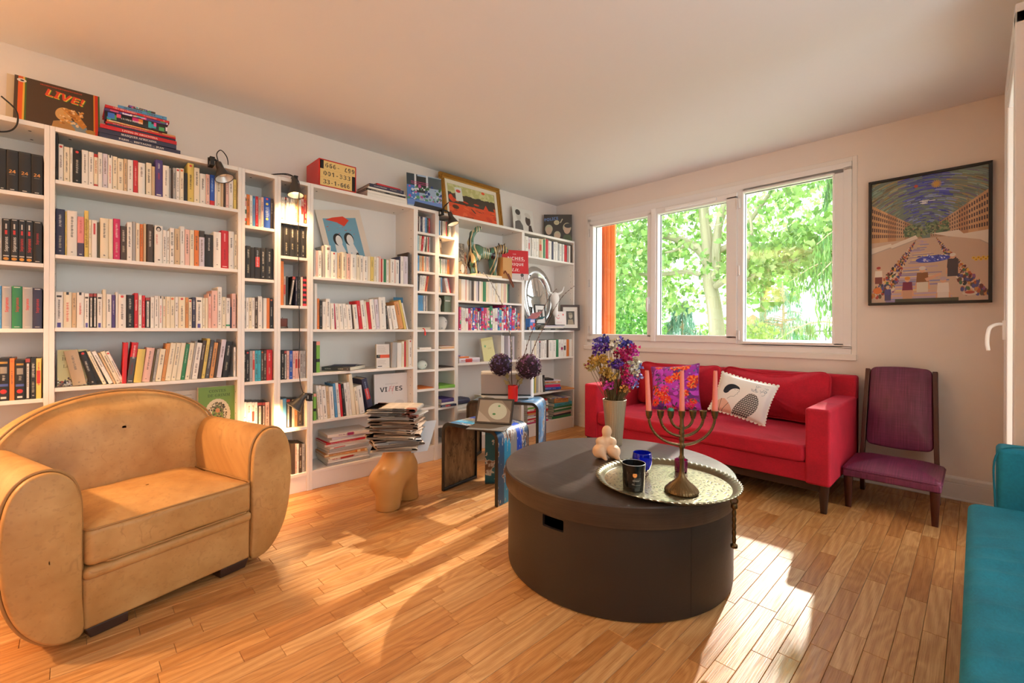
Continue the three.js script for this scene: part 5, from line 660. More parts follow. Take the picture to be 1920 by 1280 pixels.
// ---------- clip-on lamps ----------
function clipLamp(label, clampAt, apex, rim, on, cable, stand = [0, 0, 0]) {
  const o = thing('clip_lamp', label, 'lamp', clampAt), A = V(...apex).sub(V(...clampAt)), B = V(...rim).sub(V(...clampAt)), len = A.distanceTo(B), q = new THREE.Quaternion().setFromUnitVectors(V(0, -1, 0), B.clone().sub(A).normalize());
  const S = (g) => g.applyQuaternion(q).translate(A.x, A.y, A.z), shell = std(0x4a4744, 0.35, { metalness: 0.35, side: THREE.DoubleSide });
  part('clamp', [rbox(-0.014, 0.05, 0.003, 0.012, -0.012, 0.012, 0.002), rbox(-0.014, 0.05, -0.036, -0.028, -0.012, 0.012, 0.002), rbox(0.034, 0.05, -0.034, 0.01, -0.01, 0.01, 0.003), at(new THREE.CylinderGeometry(0.004, 0.004, 0.05, 10), 0.012, -0.012, 0.012)].map((g) => at(g, ...stand)), M.black, o);
  part('joint', [tube([[0.045, 0, 0], [(0.045 + A.x) / 2, A.y * 0.5 + 0.008, A.z / 2], [A.x, A.y, A.z]], 0.007, 12, 8), at(new THREE.SphereGeometry(0.014, 14, 10), A.x, A.y, A.z)], M.black, o);
  part('shade', [S(lathe([[0.0, 0.012], [0.017, 0.01], [0.019, -0.012], [0.019, -0.03], [0.024, -0.04], [0.047, -len]], 36)), S(new THREE.TorusGeometry(0.047, 0.0022, 8, 36).rotateX(Math.PI / 2).translate(0, -len, 0))], shell, o);
  part('reflector', S(lathe([[0.012, -0.034], [0.022, -0.042], [0.0455, -len + 0.0005]], 36)), std(0xd9d6d0, 0.3, { metalness: 0.3, side: THREE.DoubleSide }), o);
  part('bulb', S(lathe([[0, -len + 0.018], [0.016, -len + 0.022], [0.022, -len + 0.034], [0.016, -len + 0.056], [0.01, -0.036], [0, -0.036]], 24)), std(0xfff4e0, 0.4, on ? { emissive: 0xffd9a0, emissiveIntensity: 6 } : {}), o);
  if (cable) part('cable', tube(cable.map((p) => [p[0] - clampAt[0], p[1] - clampAt[1], p[2] - clampAt[2]]), 0.0028, 120, 6), M.black, o);
  if (on) { const l = new THREE.SpotLight(0xffc98a, on, 1.4, 1.15, 0.8, 2), d = B.clone().sub(A).normalize(); l.position.copy(B).addScaledVector(d, 0.004); l.target.position.copy(B).addScaledVector(d, 1); l.castShadow = true; l.shadow.radius = 1.5; l.name = 'lamp_light'; o.add(l, l.target); }
}
clipLamp('unlit dark clip lamp above the white paperbacks behind the armchair', [0.335, 2.021, 3.445], [0.37, 2.0, 3.412], [0.4, 1.918, 3.39], 0, [[0.36, 2.01, 3.41], [0.36, 2.06, 3.42], [0.35, 2.09, 3.4], [0.3, 2.08, 3.36], [0.2, 2.05, 3.33], [0.16, 2.025, 3.33]]);
clipLamp('lit clip lamp at the top of the narrow disc tower beside the digit box', [0.335, 2.021, 2.995], [0.365, 2.018, 2.998], [0.39, 1.905, 3.0], 2.4, [[0.36, 2.03, 2.998], [0.34, 2.045, 3.03], [0.33, 2.03, 3.1], [0.3, 2.028, 3.12], [0.33, 2.04, 3.05], [0.36, 2.025, 2.995], [0.372, 2.0, 2.975], [0.362, 1.89, 2.972], [0.358, 1.63, 2.971], [0.358, 1.25, 2.966], [0.357, 0.98, 2.962], [0.36, 0.81, 2.968], [0.375, 0.69, 2.957], [0.4, 0.645, 2.95]]);
clipLamp('lit clip lamp before the gold framed picture, at the disc tower top', [0.335, 2.021, 1.865], [0.375, 2.012, 1.79], [0.4, 1.924, 1.774], 1.8, [[0.36, 2.02, 1.82], [0.34, 2.06, 1.83], [0.33, 2.1, 1.79], [0.29, 2.13, 1.74], [0.2, 2.1, 1.73], [0.1, 2.03, 1.75]]);
clipLamp('lit clip lamp low on the shelf edge above the armchair arm', [0.336, 0.63, 2.9], [0.4, 0.64, 2.944], [0.395, 0.565, 3.008], 2.2, null);
{ const s = solo('cable', tube([[0.345, 2.1, 4.24], [0.342, 2.06, 4.2], [0.342, 2.03, 4.19], [0.345, 1.98, 4.195], [0.35, 1.95, 4.215], [0.35, 1.935, 4.26], [0.345, 1.94, 4.33]], 0.0035, 50, 6), M.black, 'black cable hanging over the edge of the bookcase of black box sets', 'cable'); }
// ---------- club armchair ----------
const creases = dataTex(1024, 1024, (u, v) => {        // leather: fine pebble and long wandering creases
  const peb = fbm(u, v, 150, 150, 2, 201), w1 = fbm(u, v, 6, 6, 3, 205), w2 = fbm(u, v, 5, 9, 3, 211);
  const r1 = Math.abs(fbm(u, v, 4, 4, 3, 215) - 0.5), r2 = Math.abs(fbm(u, v, 7, 3, 3, 221) - 0.5);
  return 0.62 + 0.12 * (peb - 0.5) + 0.12 * (w1 - 0.5) - 0.14 * (1 - sstep(0, 0.006, r1)) * sstep(0.5, 0.66, w2) - 0.1 * (1 - sstep(0, 0.009, r2)) * sstep(0.45, 0.6, w1);
}, false, 1.6, 1.6);
const hide = dataTex(1024, 1024, (u, v) => {
  const a = fbm(u, v, 5, 5, 4, 231), b = fbm(u, v, 22, 22, 3, 235), sp = fbm(u, v, 60, 60, 2, 239), r1 = Math.abs(fbm(u, v, 4, 4, 3, 215) - 0.5), w2 = fbm(u, v, 5, 9, 3, 211);
  let c = mix3(hex(0xb27f45), hex(0xcf9f63), clamp(0.5 + 1.5 * (a - 0.5) + 0.5 * (b - 0.5))); c = mix3(c, hex(0x7d5028), 0.12 * sstep(0.66, 0.8, sp)); return mix3(c, hex(0x8a5c30), 0.25 * (1 - sstep(0, 0.006, r1)) * sstep(0.5, 0.66, w2));
}, true, 1.6, 1.6);
const leatherRough = dataTex(256, 256, (u, v) => 0.40 + 0.2 * fbm(u, v, 8, 8, 3, 243), false, 1.6, 1.6);
M.leather = std(0xffffff, 1, { map: hide, roughnessMap: leatherRough, bumpMap: creases, bumpScale: 0.0014 });
M.piping = std(0xa87a44, 0.5); M.darkWood = std(0x3b2318, 0.4);
{
  const o = thing('armchair', 'tan leather club armchair with round arms and an arched back', 'armchair', [1.2022, 0, 3.7047], 1.8632);
  // arm outline, s = distance from the inner edge
  const armPts = [[0, 0.028], [0, 0.16], [0, 0.3], [0.001, 0.42], [0.006, 0.5], [0.025, 0.558], [0.06, 0.594], [0.1, 0.603], [0.143, 0.588], [0.175, 0.548], [0.194, 0.48], [0.2, 0.4], [0.196, 0.3], [0.184, 0.21], [0.158, 0.13], [0.12, 0.07], [0.08, 0.033], [0.045, 0.02], [0.018, 0.018]];
  for (const s of [-1, 1]) {
    const out = spline2(armPts.map(([a, y]) => [s * (0.286 + a), y]), 76);
    const arm = part('arm', at(padded(out, 0.66, 0.004, 0.01, 0.02), 0, 0, -0.018), M.leather, o);
    const c = [s * 0.386, 0.32], fp = out.map(([x, y]) => [c[0] + (x - c[0]) * 0.965, c[1] + (y - c[1]) * 0.985]);
    part('arm_front', at(padded(fp, 0.03, 0.012, 0, 0.012), 0, 0, 0.006), M.leather, arm);
    part('piping', tube(out.filter((_, i) => i % 2 === 0).map(([x, y]) => [x, y, -0.02]), 0.0052, 120, 8, true), M.piping, arm);
  }
  const arch = []; for (let i = 0; i <= 40; i++) { const a = Math.PI * i / 40; arch.push([0.42 * Math.cos(a), 0.5 + 0.292 * Math.sin(a) ** 0.9]); } arch.push([-0.42, 0.4], [-0.42, 0.22], [-0.2, 0.2], [0, 0.2], [0.2, 0.2], [0.42, 0.22], [0.42, 0.4]);
  const outl = spline2(arch, 110), tilt = (g) => at(g, 0, 0, 0).translate(0, -0.3, 0).rotateX(-0.16).translate(0, 0.3, -0.47);
  const back = part('back', tilt(padded(outl, 0.17, 0.045, 0.02, 0.05)), M.leather, o);
  part('piping', tilt(tube(arch.slice(0, 41).map(([x, y]) => [x * 0.985, 0.5 + (y - 0.5) * 0.985, -0.004]), 0.0052, 100, 8)), M.piping, back);
  // seat cushion, ridge, front board
  const seat = part('seat_cushion', at(padded(rectOutline(0.566, 0.55, 0.025), 0.13, 0.03, 0.0, 0.022, 0.012), 0, 0.378, -0.262, -Math.PI / 2, 0, 0), M.leather, o);
  const ro = rectOutline(0.562, 0.546, 0.025).map(([x, y]) => [x, 0.377 - 0.0, -y - 0.262]); part('piping', tube(ro, 0.004, 160, 8, true), M.piping, seat);
  part('piping', tube(ro.filter((p) => p[2] > -0.1).map(([x, y, z]) => [x, 0.252, z]).sort((a, b) => a[0] - b[0]).filter((p, i, l) => !i || p[0] - l[i - 1][0] > 0.01), 0.004, 60, 8), M.piping, seat);
  part('ridge', rbox(-0.288, 0.288, 0.203, 0.247, -0.5, 0.012, 0.02, 5), M.leather, o);
  part('front_board', rbox(-0.2855, 0.2855, 0.034, 0.212, -0.56, -0.004, 0.012, 3), M.leather, o);
  for (const [x, z] of [[-0.22, -0.06], [0.22, -0.06], [-0.24, -0.6], [0.24, -0.6]]) part('foot', uvBox(extrude(shape([[-0.06, 0], [0.045, 0], [0.06, 0.035], [-0.06, 0.035]].map(([a, b]) => [a * (x > 0 ? 1 : -1), b])), 0.06, 0.003)).translate(x, 0.001, z - 0.01), M.darkWood, o);
}
// ---------- red sofa ----------
const fabric = (c, rough = 0.9, sheen = 0.5, tint = c) => phys(c, rough, { bumpMap: weave, bumpScale: 0.0006, sheen, sheenRoughness: 0.45, sheenColor: new THREE.Color(tint) });
weave.repeat.set(9, 9); const velvetTone = dataTex(512, 512, (u, v) => { const k = fbm(u, v, 7, 7, 4, 301), s = fbm(u, v, 120, 120, 2, 305); return 0.82 + 0.2 * k + 0.1 * (s - 0.5); }, true, 1.3, 1.3);
M.red = fabric(0xc8102e, 0.85, 0.7, 0xff4f8a); M.red.map = velvetTone;
{
  const o = thing('sofa', 'crimson velvet two seat sofa with square arms under the window', 'sofa', [1.953, 0, 0]), hw = 0.862, X = (a) => a - 1.953;
  part('back_panel', rbox(-hw, hw, 0.17, 0.75, 0.03, 0.135, 0.018, 3), M.red, o);
  for (const s of [-1, 1]) part('arm', rbox(s > 0 ? hw - 0.126 : -hw, s > 0 ? hw : 0.126 - hw, 0.166, 0.61, 0.04, 0.92, 0.016, 4), M.red, o);
  part('base', rbox(X(1.2), X(2.706), 0.172, 0.287, 0.1, 0.905, 0.01, 3), M.red, o);
  part('seat_cushion', at(padded(rectOutline(1.474, 0.78, 0.03, 5), 0.098, 0.022, 0, 0.02, 0.006), 0, 0.386, 0.536, -Math.PI / 2, 0, 0), M.red, o);
  const cush = (x0, x1, lean, seed) => {
    const w = x1 - x0, out = rectOutline(w - 0.01, 0.35, 0.05, 6).map(([x, y]) => [x, y + 0.018 * Math.cos(x / w * Math.PI * 2) * (y > 0 ? -1 : 0.3)]);
    const g = padded(out, 0.085, 0.05, 0.02, 0.03, 0.03), c = part('back_cushion', at(g, X((x0 + x1) / 2), 0.585, 0.262, -lean, 0, 0), M.red, o);
    part('piping', at(tube(out.filter((_, i) => i % 2 === 0).map(([x, y]) => [x * 0.992, y * 0.985, -0.01]), 0.005, 140, 8, true), X((x0 + x1) / 2), 0.585, 0.262, -lean, 0, 0), M.red, c);
  };
  cush(1.215, 1.955, 0.2, 1); cush(1.955, 2.69, 0.2, 2);
  part('rail', rbox(X(1.13), X(2.78), 0.115, 0.168, 0.12, 0.86, 0.004), M.darkWood, o);
  const leg = () => { const g = new THREE.CylinderGeometry(0.034, 0.02, 0.166, 4, 1).rotateY(Math.PI / 4); return bare(g); };
  for (const [x, z] of [[1.125, 0.87], [2.775, 0.87], [1.125, 0.12], [2.775, 0.12]]) part('leg', uvBox(leg().translate(X(x), 0.084, z)), M.darkWood, o);
}
function pillowGeo(w, h, t, pinch = 0.07, n = 26) {
  const pos = [], uv = [], idx = [];
  for (const s of [1, -1]) { const k0 = pos.length / 3; for (let j = 0; j <= n; j++) for (let i = 0; i <= n; i++) { const a = i / n * 2 - 1, b = j / n * 2 - 1, th = Math.sqrt(Math.max(0, (1 - a * a) * (1 - b * b))) * (1 + 0.16 * (fbm(i / n, j / n, 4, 4, 2, 333) - 0.5)); pos.push(a * w / 2 * (1 - pinch * (1 - b * b)), b * h / 2 * (1 - pinch * (1 - a * a)), s * (t / 2 * th ** 0.8 + 0.0012)); uv.push(i / n, j / n); }
    for (let j = 0; j < n; j++) for (let i = 0; i < n; i++) { const a = k0 + j * (n + 1) + i, b = a + 1, c = a + n + 1, d = c + 1; s > 0 ? idx.push(a, b, c, b, d, c) : idx.push(a, c, b, b, c, d); } }
  return sheet(pos, uv, idx);
}
const pillowEdge = (w, h, pinch, r) => { const p = []; for (let k = 0; k < 64; k++) { const q = k / 16, s = Math.floor(q), f = (q - s) * 2 - 1, [a, b] = [[f, -1], [1, f], [-f, 1], [-1, -f]][s]; p.push([a * w / 2 * (1 - pinch * (1 - b * b)), b * h / 2 * (1 - pinch * (1 - a * a)), 0]); } return tube(p, r, 160, 6, true); };
const floralTex = canvasTex(512, 512, (g, w, h) => {
  const f = rng(61); fillc(g, '#8c2a86', 0, 0, w, h); speck(g, ['#a42fb0', '#c03ac6', '#6a2a8a', '#d04ad8'], 60, w, h, 26, 70, f);
  for (let i = 0; i < 24; i++) { const x = f() * w, y = f() * h, r = rr(34, 66, f), c = pick([['#e8302e', '#f2572c'], ['#e01f6a', '#f04a8c'], ['#d8281f', '#ff7a2c'], ['#c22ad0', '#e668f0']], f); for (let k = 0; k < 11; k++) { const a = k / 11 * 6.28; oval(g, c[k % 2], x + Math.cos(a) * r * 0.6, y + Math.sin(a) * r * 0.45, r * 0.42, r * 0.2, a); } for (let k = 0; k < 14; k++) { const a = f() * 6.28; fillc(g, pick(['#f2a23a', '#ffcf5a', '#7a1430'], f), x + Math.cos(a) * r * 0.3 * f(), y + Math.sin(a) * r * 0.25 * f(), 4, 9); } }
  for (let i = 0; i < 60; i++) oval(g, pick(['#3f5a58', '#4f7a5a', '#58708a', '#39485a'], f), f() * w, f() * h, rr(8, 26, f), rr(4, 9, f), f() * 3); for (let i = 0; i < 26; i++) oval(g, '#b9a6d8', f() * w, f() * h, rr(6, 16, f), rr(3, 6, f), f() * 3);
});
const womanTex = canvasTex(640, 512, (g, w, h) => {
  const f = rng(63); fillc(g, '#f1ebe4', 0, 0, w, h);
  poly(g, '#e8b9a2', [30, 512], [60, 400], [110, 350], [150, 346], [190, 372], [240, 420], [270, 470], [262, 512]);
  g.fillStyle = '#232a35'; g.beginPath(); g.moveTo(96, 250); g.bezierCurveTo(90, 170, 150, 120, 220, 130); g.bezierCurveTo(270, 140, 290, 160, 288, 180); g.bezierCurveTo(240, 170, 190, 190, 170, 240); g.bezierCurveTo(160, 270, 120, 290, 96, 250); g.fill();
  g.strokeStyle = '#4a4a4c'; g.lineWidth = 3; g.beginPath(); g.moveTo(284, 178); g.lineTo(292, 214); g.lineTo(276, 226); g.lineTo(284, 244); g.lineTo(266, 258); g.lineTo(252, 290); g.lineTo(210, 300); g.lineTo(180, 340); g.stroke(); for (const [x, y] of [[236, 196], [268, 194]]) { g.beginPath(); g.moveTo(x - 12, y); g.lineTo(x + 10, y + 2); g.stroke(); }
  g.lineWidth = 5; g.strokeStyle = '#2c2a2a'; g.beginPath(); g.moveTo(110, 352); g.lineTo(120, 512); g.moveTo(212, 388); g.quadraticCurveTo(170, 460, 150, 512); g.stroke();
  g.save(); g.beginPath(); g.moveTo(270, 500); g.bezierCurveTo(300, 380, 330, 330, 380, 250); g.bezierCurveTo(400, 200, 430, 180, 470, 190); g.bezierCurveTo(540, 210, 560, 300, 540, 380); g.bezierCurveTo(520, 440, 470, 480, 440, 512); g.lineTo(270, 512); g.clip(); fillc(g, '#2b2623', 0, 0, w, h); for (let y = 170; y < 520; y += 26) for (let x = 250; x < 570; x += 26) { const X0 = x + (y / 26 % 2) * 13; oval(g, '#efe8e0', X0, y, 10, 10); oval(g, '#2b2623', X0, y, 5, 5); oval(g, '#efe8e0', X0, y, 2, 2); } g.restore();
  g.strokeStyle = '#6a7a8a'; g.lineWidth = 3; for (let i = 0; i < 16; i++) { const x = 430 + f() * 150, y = 70 + f() * 100; g.beginPath(); g.arc(x, y, rr(8, 26, f), f() * 6, f() * 6 + 3.6); g.stroke(); }
});
{
  const q = thing('pillow', 'square pillow printed with purple, pink and red flowers on the sofa', 'pillow', [1.655, 0.586, 0.435]); q.rotation.set(-0.3, 0.12, 0.13, 'YXZ');
  part('cushion', pillowGeo(0.4, 0.38, 0.13), phys(0xffffff, 0.75, { map: floralTex, sheen: 0.2, bumpMap: weave, bumpScale: 0.0004 }), q); part('edge', pillowEdge(0.4, 0.38, 0.07, 0.003), std(0x9a3fa0, 0.8), q);
  const p = thing('pillow', 'white pillow printed with a dark haired woman in a patterned dress', 'pillow', [2.205, 0.572, 0.515]); p.rotation.set(-0.42, 0.06, -0.2, 'YXZ');
  part('cushion', pillowGeo(0.385, 0.3, 0.11), phys(0xffffff, 0.8, { map: womanTex, bumpMap: weave, bumpScale: 0.0004 }), p); const e = []; const pe = pillowEdge(0.385, 0.3, 0.07, 0.002); part('scalloped_edge', [pe, ...Array.from({ length: 56 }, (_, k) => { const t = k / 14, s = Math.floor(t), f = (t - s) * 2 - 1, [a, b] = [[f, -1], [1, f], [-f, 1], [-1, -f]][s]; return at(new THREE.SphereGeometry(1, 8, 5).scale(0.012, 0.012, 0.0025), a * 0.1925 * (1 - 0.07 * (1 - b * b)), b * 0.15 * (1 - 0.07 * (1 - a * a)), 0); })], std(0xf0e9df, 0.85), p);
}
// ---------- purple slipper chair ----------
const silkTex = dataTex(512, 512, (u, v) => { const s = fbm(u, v, 180, 3, 3, 341), t = fbm(u, v, 4, 260, 2, 345), k = 0.6 * s + 0.25 * t + 0.15 * fbm(u, v, 5, 5, 2, 347); return mix3(hex(0x4b1b33), hex(0x8b3a62), clamp(k * 1.5 - 0.25)); }, true, 3.2, 3.2);
M.silk = phys(0xffffff, 0.42, { map: silkTex, sheen: 0.6, sheenRoughness: 0.3, sheenColor: new THREE.Color(0xb06ac0), bumpMap: slub, bumpScale: 0.0004, anisotropy: 0.4 });
slub.repeat.set(3, 3); M.mahogany = std(0x42190f, 0.32);
{
  const o = thing('chair', 'low slipper chair in purple silk with dark wood legs beside the sofa', 'chair', [3.045, 0, 0]);
  part('seat', at(padded(rectOutline(0.436, 0.43, 0.02, 5), 0.052, 0.045, 0, 0.012), 0, 0.248, 0.446, -Math.PI / 2, 0, 0), M.silk, o);
  part('seat_band', rbox(-0.218, 0.218, 0.188, 0.226, 0.236, 0.662, 0.008, 2), M.silk, o);
  part('piping', tube(rectOutline(0.438, 0.432, 0.02, 4).map(([x, y]) => [x, 0.2335, 0.446 - y]), 0.004, 160, 6, true), M.silk, o);
  const bo = rectOutline(0.32, 0.53, 0.03, 5).map(([x, y]) => [x * (1 - 0.04 * (y / 0.265)) - 0.0, y - (Math.abs(y) > 0.2 ? 0.012 * Math.sign(y) * (x / 0.16) ** 2 : 0)]);
  part('backrest', at(padded(bo, 0.035, 0.03, 0.01, 0.012), 0, 0.57, 0.178, -0.19, 0, 0), M.silk, o);
  for (const s of [-1, 1]) { const pr = [[s * 0.185, 0, 0.19], [s * 0.183, 0.2, 0.235], [s * 0.178, 0.34, 0.216], [s * 0.167, 0.8, 0.118]]; const g = []; for (let i = 0; i < 3; i++) { const a = V(...pr[i]), b = V(...pr[i + 1]), l = a.distanceTo(b), m = new THREE.Matrix4().lookAt(a, b, V(1, 0, 0)); g.push(uvBox(new RoundedBoxGeometry(i ? 0.05 : 0.04, 0.024, l + 0.01, 2, 0.004)).applyMatrix4(new THREE.Matrix4().makeTranslation(...a.clone().add(b).multiplyScalar(0.5).toArray()).multiply(m))); } part('back_leg', g, M.mahogany, o); }
  for (const s of [-1, 1]) part('front_leg', uvBox(bare(new THREE.CylinderGeometry(0.03, 0.019, 0.186, 4, 1).rotateY(Math.PI / 4))).translate(s * 0.192, 0.094, 0.636), M.mahogany, o);
}
// ---------- teal sofa ----------
M.teal = fabric(0x0a7f96, 0.85, 0.35, 0x2ab6cf); M.teal.map = velvetTone;
{
  const o = thing('sofa', 'bright teal fabric sofa cut off at the right edge, its slipcover rucked', 'sofa', [3.77, 0, 2.75]);
  const nx = 64, nz = 160, pos = [], uv = [], idx = [], Wd = 0.8, Ln = 2.42, top = 0.408;     // loose slipcover over the seat
  const prof = (t) => t < 0.14 ? [0.004 * Math.sin(t / 0.14 * 9), lerp(0.16, top - 0.025, t / 0.14)] : t < 0.2 ? [0.03 * (1 - Math.cos((t - 0.14) / 0.06 * Math.PI / 2)), top - 0.025 + 0.025 * Math.sin((t - 0.14) / 0.06 * Math.PI / 2)] : [0.03 + (Wd - 0.03) * (t - 0.2) / 0.8, top + 0.012 * Math.sin((t - 0.2) / 0.8 * Math.PI)];
  for (let j = 0; j <= nz; j++) for (let i = 0; i <= nx; i++) {
    const t = i / nx, z = -Ln / 2 + Ln * j / nz, [x, y] = prof(t), wz = z + 1.21, env = sstep(0.25, 0.55, wz) * sstep(0.12, 0.24, t), q = wz * 1 + 0.4 * x + 0.05 * fbm(x * 0.6 + 0.3, wz * 0.3, 7, 7, 2, 351);
    const ridge = Math.pow(1 - Math.abs(2 * ((q * 9 + 1.3 * fbm(x * 0.5, wz * 0.37, 6, 6, 2, 355)) % 1) - 1), 2.2), soft = fbm(x * 0.7 + 0.1, wz * 0.4, 6, 8, 3, 359);
    const dy = env * (0.013 * ridge * (0.25 + soft) + 0.008 * (soft - 0.5)) + 0.003 * (soft - 0.5);
    pos.push(-0.4 + x - (t < 0.16 ? 0.006 * ridge * env : 0), y + (t > 0.12 ? dy : 0), z); uv.push(x + t, z);
  }
  for (let j = 0; j < nz; j++) for (let i = 0; i < nx; i++) { const a = j * (nx + 1) + i, b = a + 1, c = a + nx + 1, d = c + 1; idx.push(a, c, b, b, c, d); }
  const cover = sheet(pos, uv, idx); M.tealCover = M.teal.clone(); M.tealCover.side = THREE.DoubleSide;
  part('slipcover', cover, M.tealCover, o); part('base', rbox(-0.385, 0.4, 0.05, 0.375, -1.2, 1.2, 0.015, 3), M.teal, o);
  const arm = part('arm', rbox(-0.325, 0.42, 0.05, 0.632, -1.335, -1.214, 0.018, 4), M.teal, o); part('seam', tube([[-0.327, 0.1, -1.222], [-0.328, 0.4, -1.222], [-0.326, 0.6, -1.223], [-0.3, 0.634, -1.222], [0, 0.635, -1.222], [0.4, 0.634, -1.222]], 0.0035, 60, 6), M.teal, arm);
  part('back', rbox(0.28, 0.42, 0.05, 0.75, -1.21, 1.21, 0.03, 4), M.teal, o); for (const [x, z] of [[-0.32, -1.1], [-0.32, 1.1], [0.36, -1.1], [0.36, 1.1]]) part('leg', new THREE.CylinderGeometry(0.022, 0.016, 0.052, 16).translate(x, 0.026, z), M.darkWood, o);
}
// ---------- round storage table ----------
const wenge = dataTex(512, 512, (u, v) => { const s = fbm(u, v, 6, 180, 3, 361), k = fbm(u, v, 4, 4, 3, 365); return mix3(hex(0x2b211b), hex(0x4a3c33), clamp(0.6 * s + 0.5 * k - 0.1)); }, true, 1.5, 1.5);
const wengeBump = dataTex(512, 512, (u, v) => fbm(u, v, 5, 220, 3, 371) * 0.6 + 0.4 * fbm(u, v, 90, 90, 2, 375), false, 1.5, 1.5);
M.wenge = std(0xffffff, 0.36, { map: wenge, bumpMap: wengeBump, bumpScale: 0.0005 });
M.card = std(0x2c221b, 0.5, { bumpMap: wengeBump, bumpScale: 0.0004 });
{
  const o = thing('storage_table', 'large round dark brown drum table with a lid and hand slots', 'table', [2.2, 0, 2.165]);
  let body = new Brush(lathe([[0, 0.001], [0.497, 0.001], [0.503, 0.006], [0.505, 0.02], [0.505, 0.395], [0.49, 0.395], [0.49, 0.02], [0, 0.016]], 160)); const ev = new Evaluator();
  for (const a of [1.486, 1.486 + Math.PI]) { const h = new Brush(new RoundedBoxGeometry(0.1, 0.046, 0.09, 3, 0.004)); h.position.set(Math.cos(a) * 0.5, 0.312, Math.sin(a) * 0.5); h.rotation.y = Math.PI / 2 - a; h.updateMatrixWorld(); body = ev.evaluate(body, h, SUBTRACTION); }
  const bg = toCreasedNormals(bare(body.geometry.clone()), 0.5); bg.clearGroups?.(); part('drum', uvBox(bg), M.card, o);
  part('lid', (() => { const g = lathe([[0.49, 0.344], [0.508, 0.344], [0.516, 0.346], [0.518, 0.35], [0.52, 0.425], [0.516, 0.43], [0.508, 0.432], [0, 0.432]], 160); return uvBox(toCreasedNormals(g, 0.6)); })(), M.wenge, o);
  part('seam', at(rbox(-0.0015, 0.0015, 0.01, 0.344, -0.001, 0.001, 0.0005, 1), Math.cos(0.42) * 0.505, 0, Math.sin(0.42) * 0.505, 0, Math.PI / 2 - 0.42, 0), M.card, o);
}
// ---------- things on and around the round table ----------
const LID = 0.4325;
const brassMap = dataTex(512, 512, (u, v) => { const x = u - 0.5, y = v - 0.5, r = Math.hypot(x, y) * 2, a = Math.atan2(y, x), k = fbm(u, v, 9, 9, 3, 401), eng = Math.sin(a * 24 + Math.sin(r * 40) * 1.4) * Math.sin(r * 60 + 2 * Math.sin(a * 8)), c = mix3(hex(0x8d8468), hex(0xbcb493), clamp(0.3 + 0.6 * k)); return eng > 0.55 && r < 0.95 ? mix3(c, hex(0x4d4636), 0.6) : c; }, true);
const brassBump = dataTex(512, 512, (u, v) => { const x = u - 0.5, y = v - 0.5, r = Math.hypot(x, y) * 2, a = Math.atan2(y, x); const eng = Math.sin(a * 24 + Math.sin(r * 40) * 1.4) * Math.sin(r * 60 + 2 * Math.sin(a * 8)); return (eng > 0.55 && r < 0.95 ? 0.2 : 0.55) + 0.25 * (fbm(u, v, 70, 70, 2, 405) - 0.5); });
M.trayTop = std(0xffffff, 0.26, { map: brassMap, metalness: 0.8, bumpMap: brassBump, bumpScale: 0.0008 });
M.bronze = std(0x6b5536, 0.36, { metalness: 0.85, bumpMap: plaster, bumpScale: 0.0006 });
M.rim = std(0x7a7158, 0.3, { metalness: 0.85 });
{
  const o = thing('tray', 'round engraved brass tray with a fluted rim on the drum table', 'tray', [2.495, LID + 0.0008, 2.243]), R = 0.285;
  const disc = new THREE.CylinderGeometry(R - 0.035, R - 0.037, 0.003, 96).translate(0, 0.0018, 0); { const p = disc.attributes.position, uv = disc.attributes.uv; for (let i = 0; i < p.count; i++) uv.setXY(i, 0.5 + p.getX(i) / (2 * R), 0.5 + p.getZ(i) / (2 * R)); }
  part('plate', disc, M.trayTop, o);
  const n = 288, prof = [[R - 0.037, 0.003], [R - 0.033, 0.0045], [R - 0.026, 0.012], [R - 0.016, 0.019], [R - 0.004, 0.021], [R, 0.02], [R - 0.004, 0.0175], [R - 0.016, 0.015], [R - 0.026, 0.008], [R - 0.036, 0.0005]], pos = [], uv = [], idx = [], m = prof.length;
  for (let i = 0; i <= n; i++) { const a = i / n * Math.PI * 2, fl = Math.pow(Math.abs(Math.cos(a * 36)), 0.6); prof.forEach(([r, y], k) => { const w = k > 1 && k < 8 ? 1 : 0, rr2 = r + w * 0.0035 * (fl - 0.5) * (k > 2 && k < 7 ? 1.6 : 1); pos.push(Math.cos(a) * rr2, y + w * 0.004 * (fl - 0.5), Math.sin(a) * rr2); uv.push(a, r); }); }
  for (let i = 0; i < n; i++) for (let k = 0; k < m - 1; k++) { const a = i * m + k, b = a + 1, c = a + m, d = c + 1; idx.push(a, b, c, b, d, c); }
  part('rim', sheet(pos, uv, idx), M.rim, o);
  // cast handle hanging from the rim over the side of the table
  const hx = 0.247, hz = -0.005, prf = []; for (let i = 0; i <= 46; i++) { const t = i / 46; prf.push([0.0055 + 0.0022 * Math.abs(Math.sin(t * 21)) + (t < 0.12 ? 0.004 : 0) + (t > 0.93 ? 0.005 : 0), -0.02 - 0.165 * t]); }
  const h = part('hanging_handle', [at(lathe([[0, -0.02], ...prf, [0, -0.185]], 16), hx + 0.021, 0.008, hz), at(new THREE.TorusGeometry(0.012, 0.003, 8, 20), hx + 0.021, -0.004, hz, 0, 0.6, 0)], M.bronze, o);
}
const onTray = LID + 0.0045;
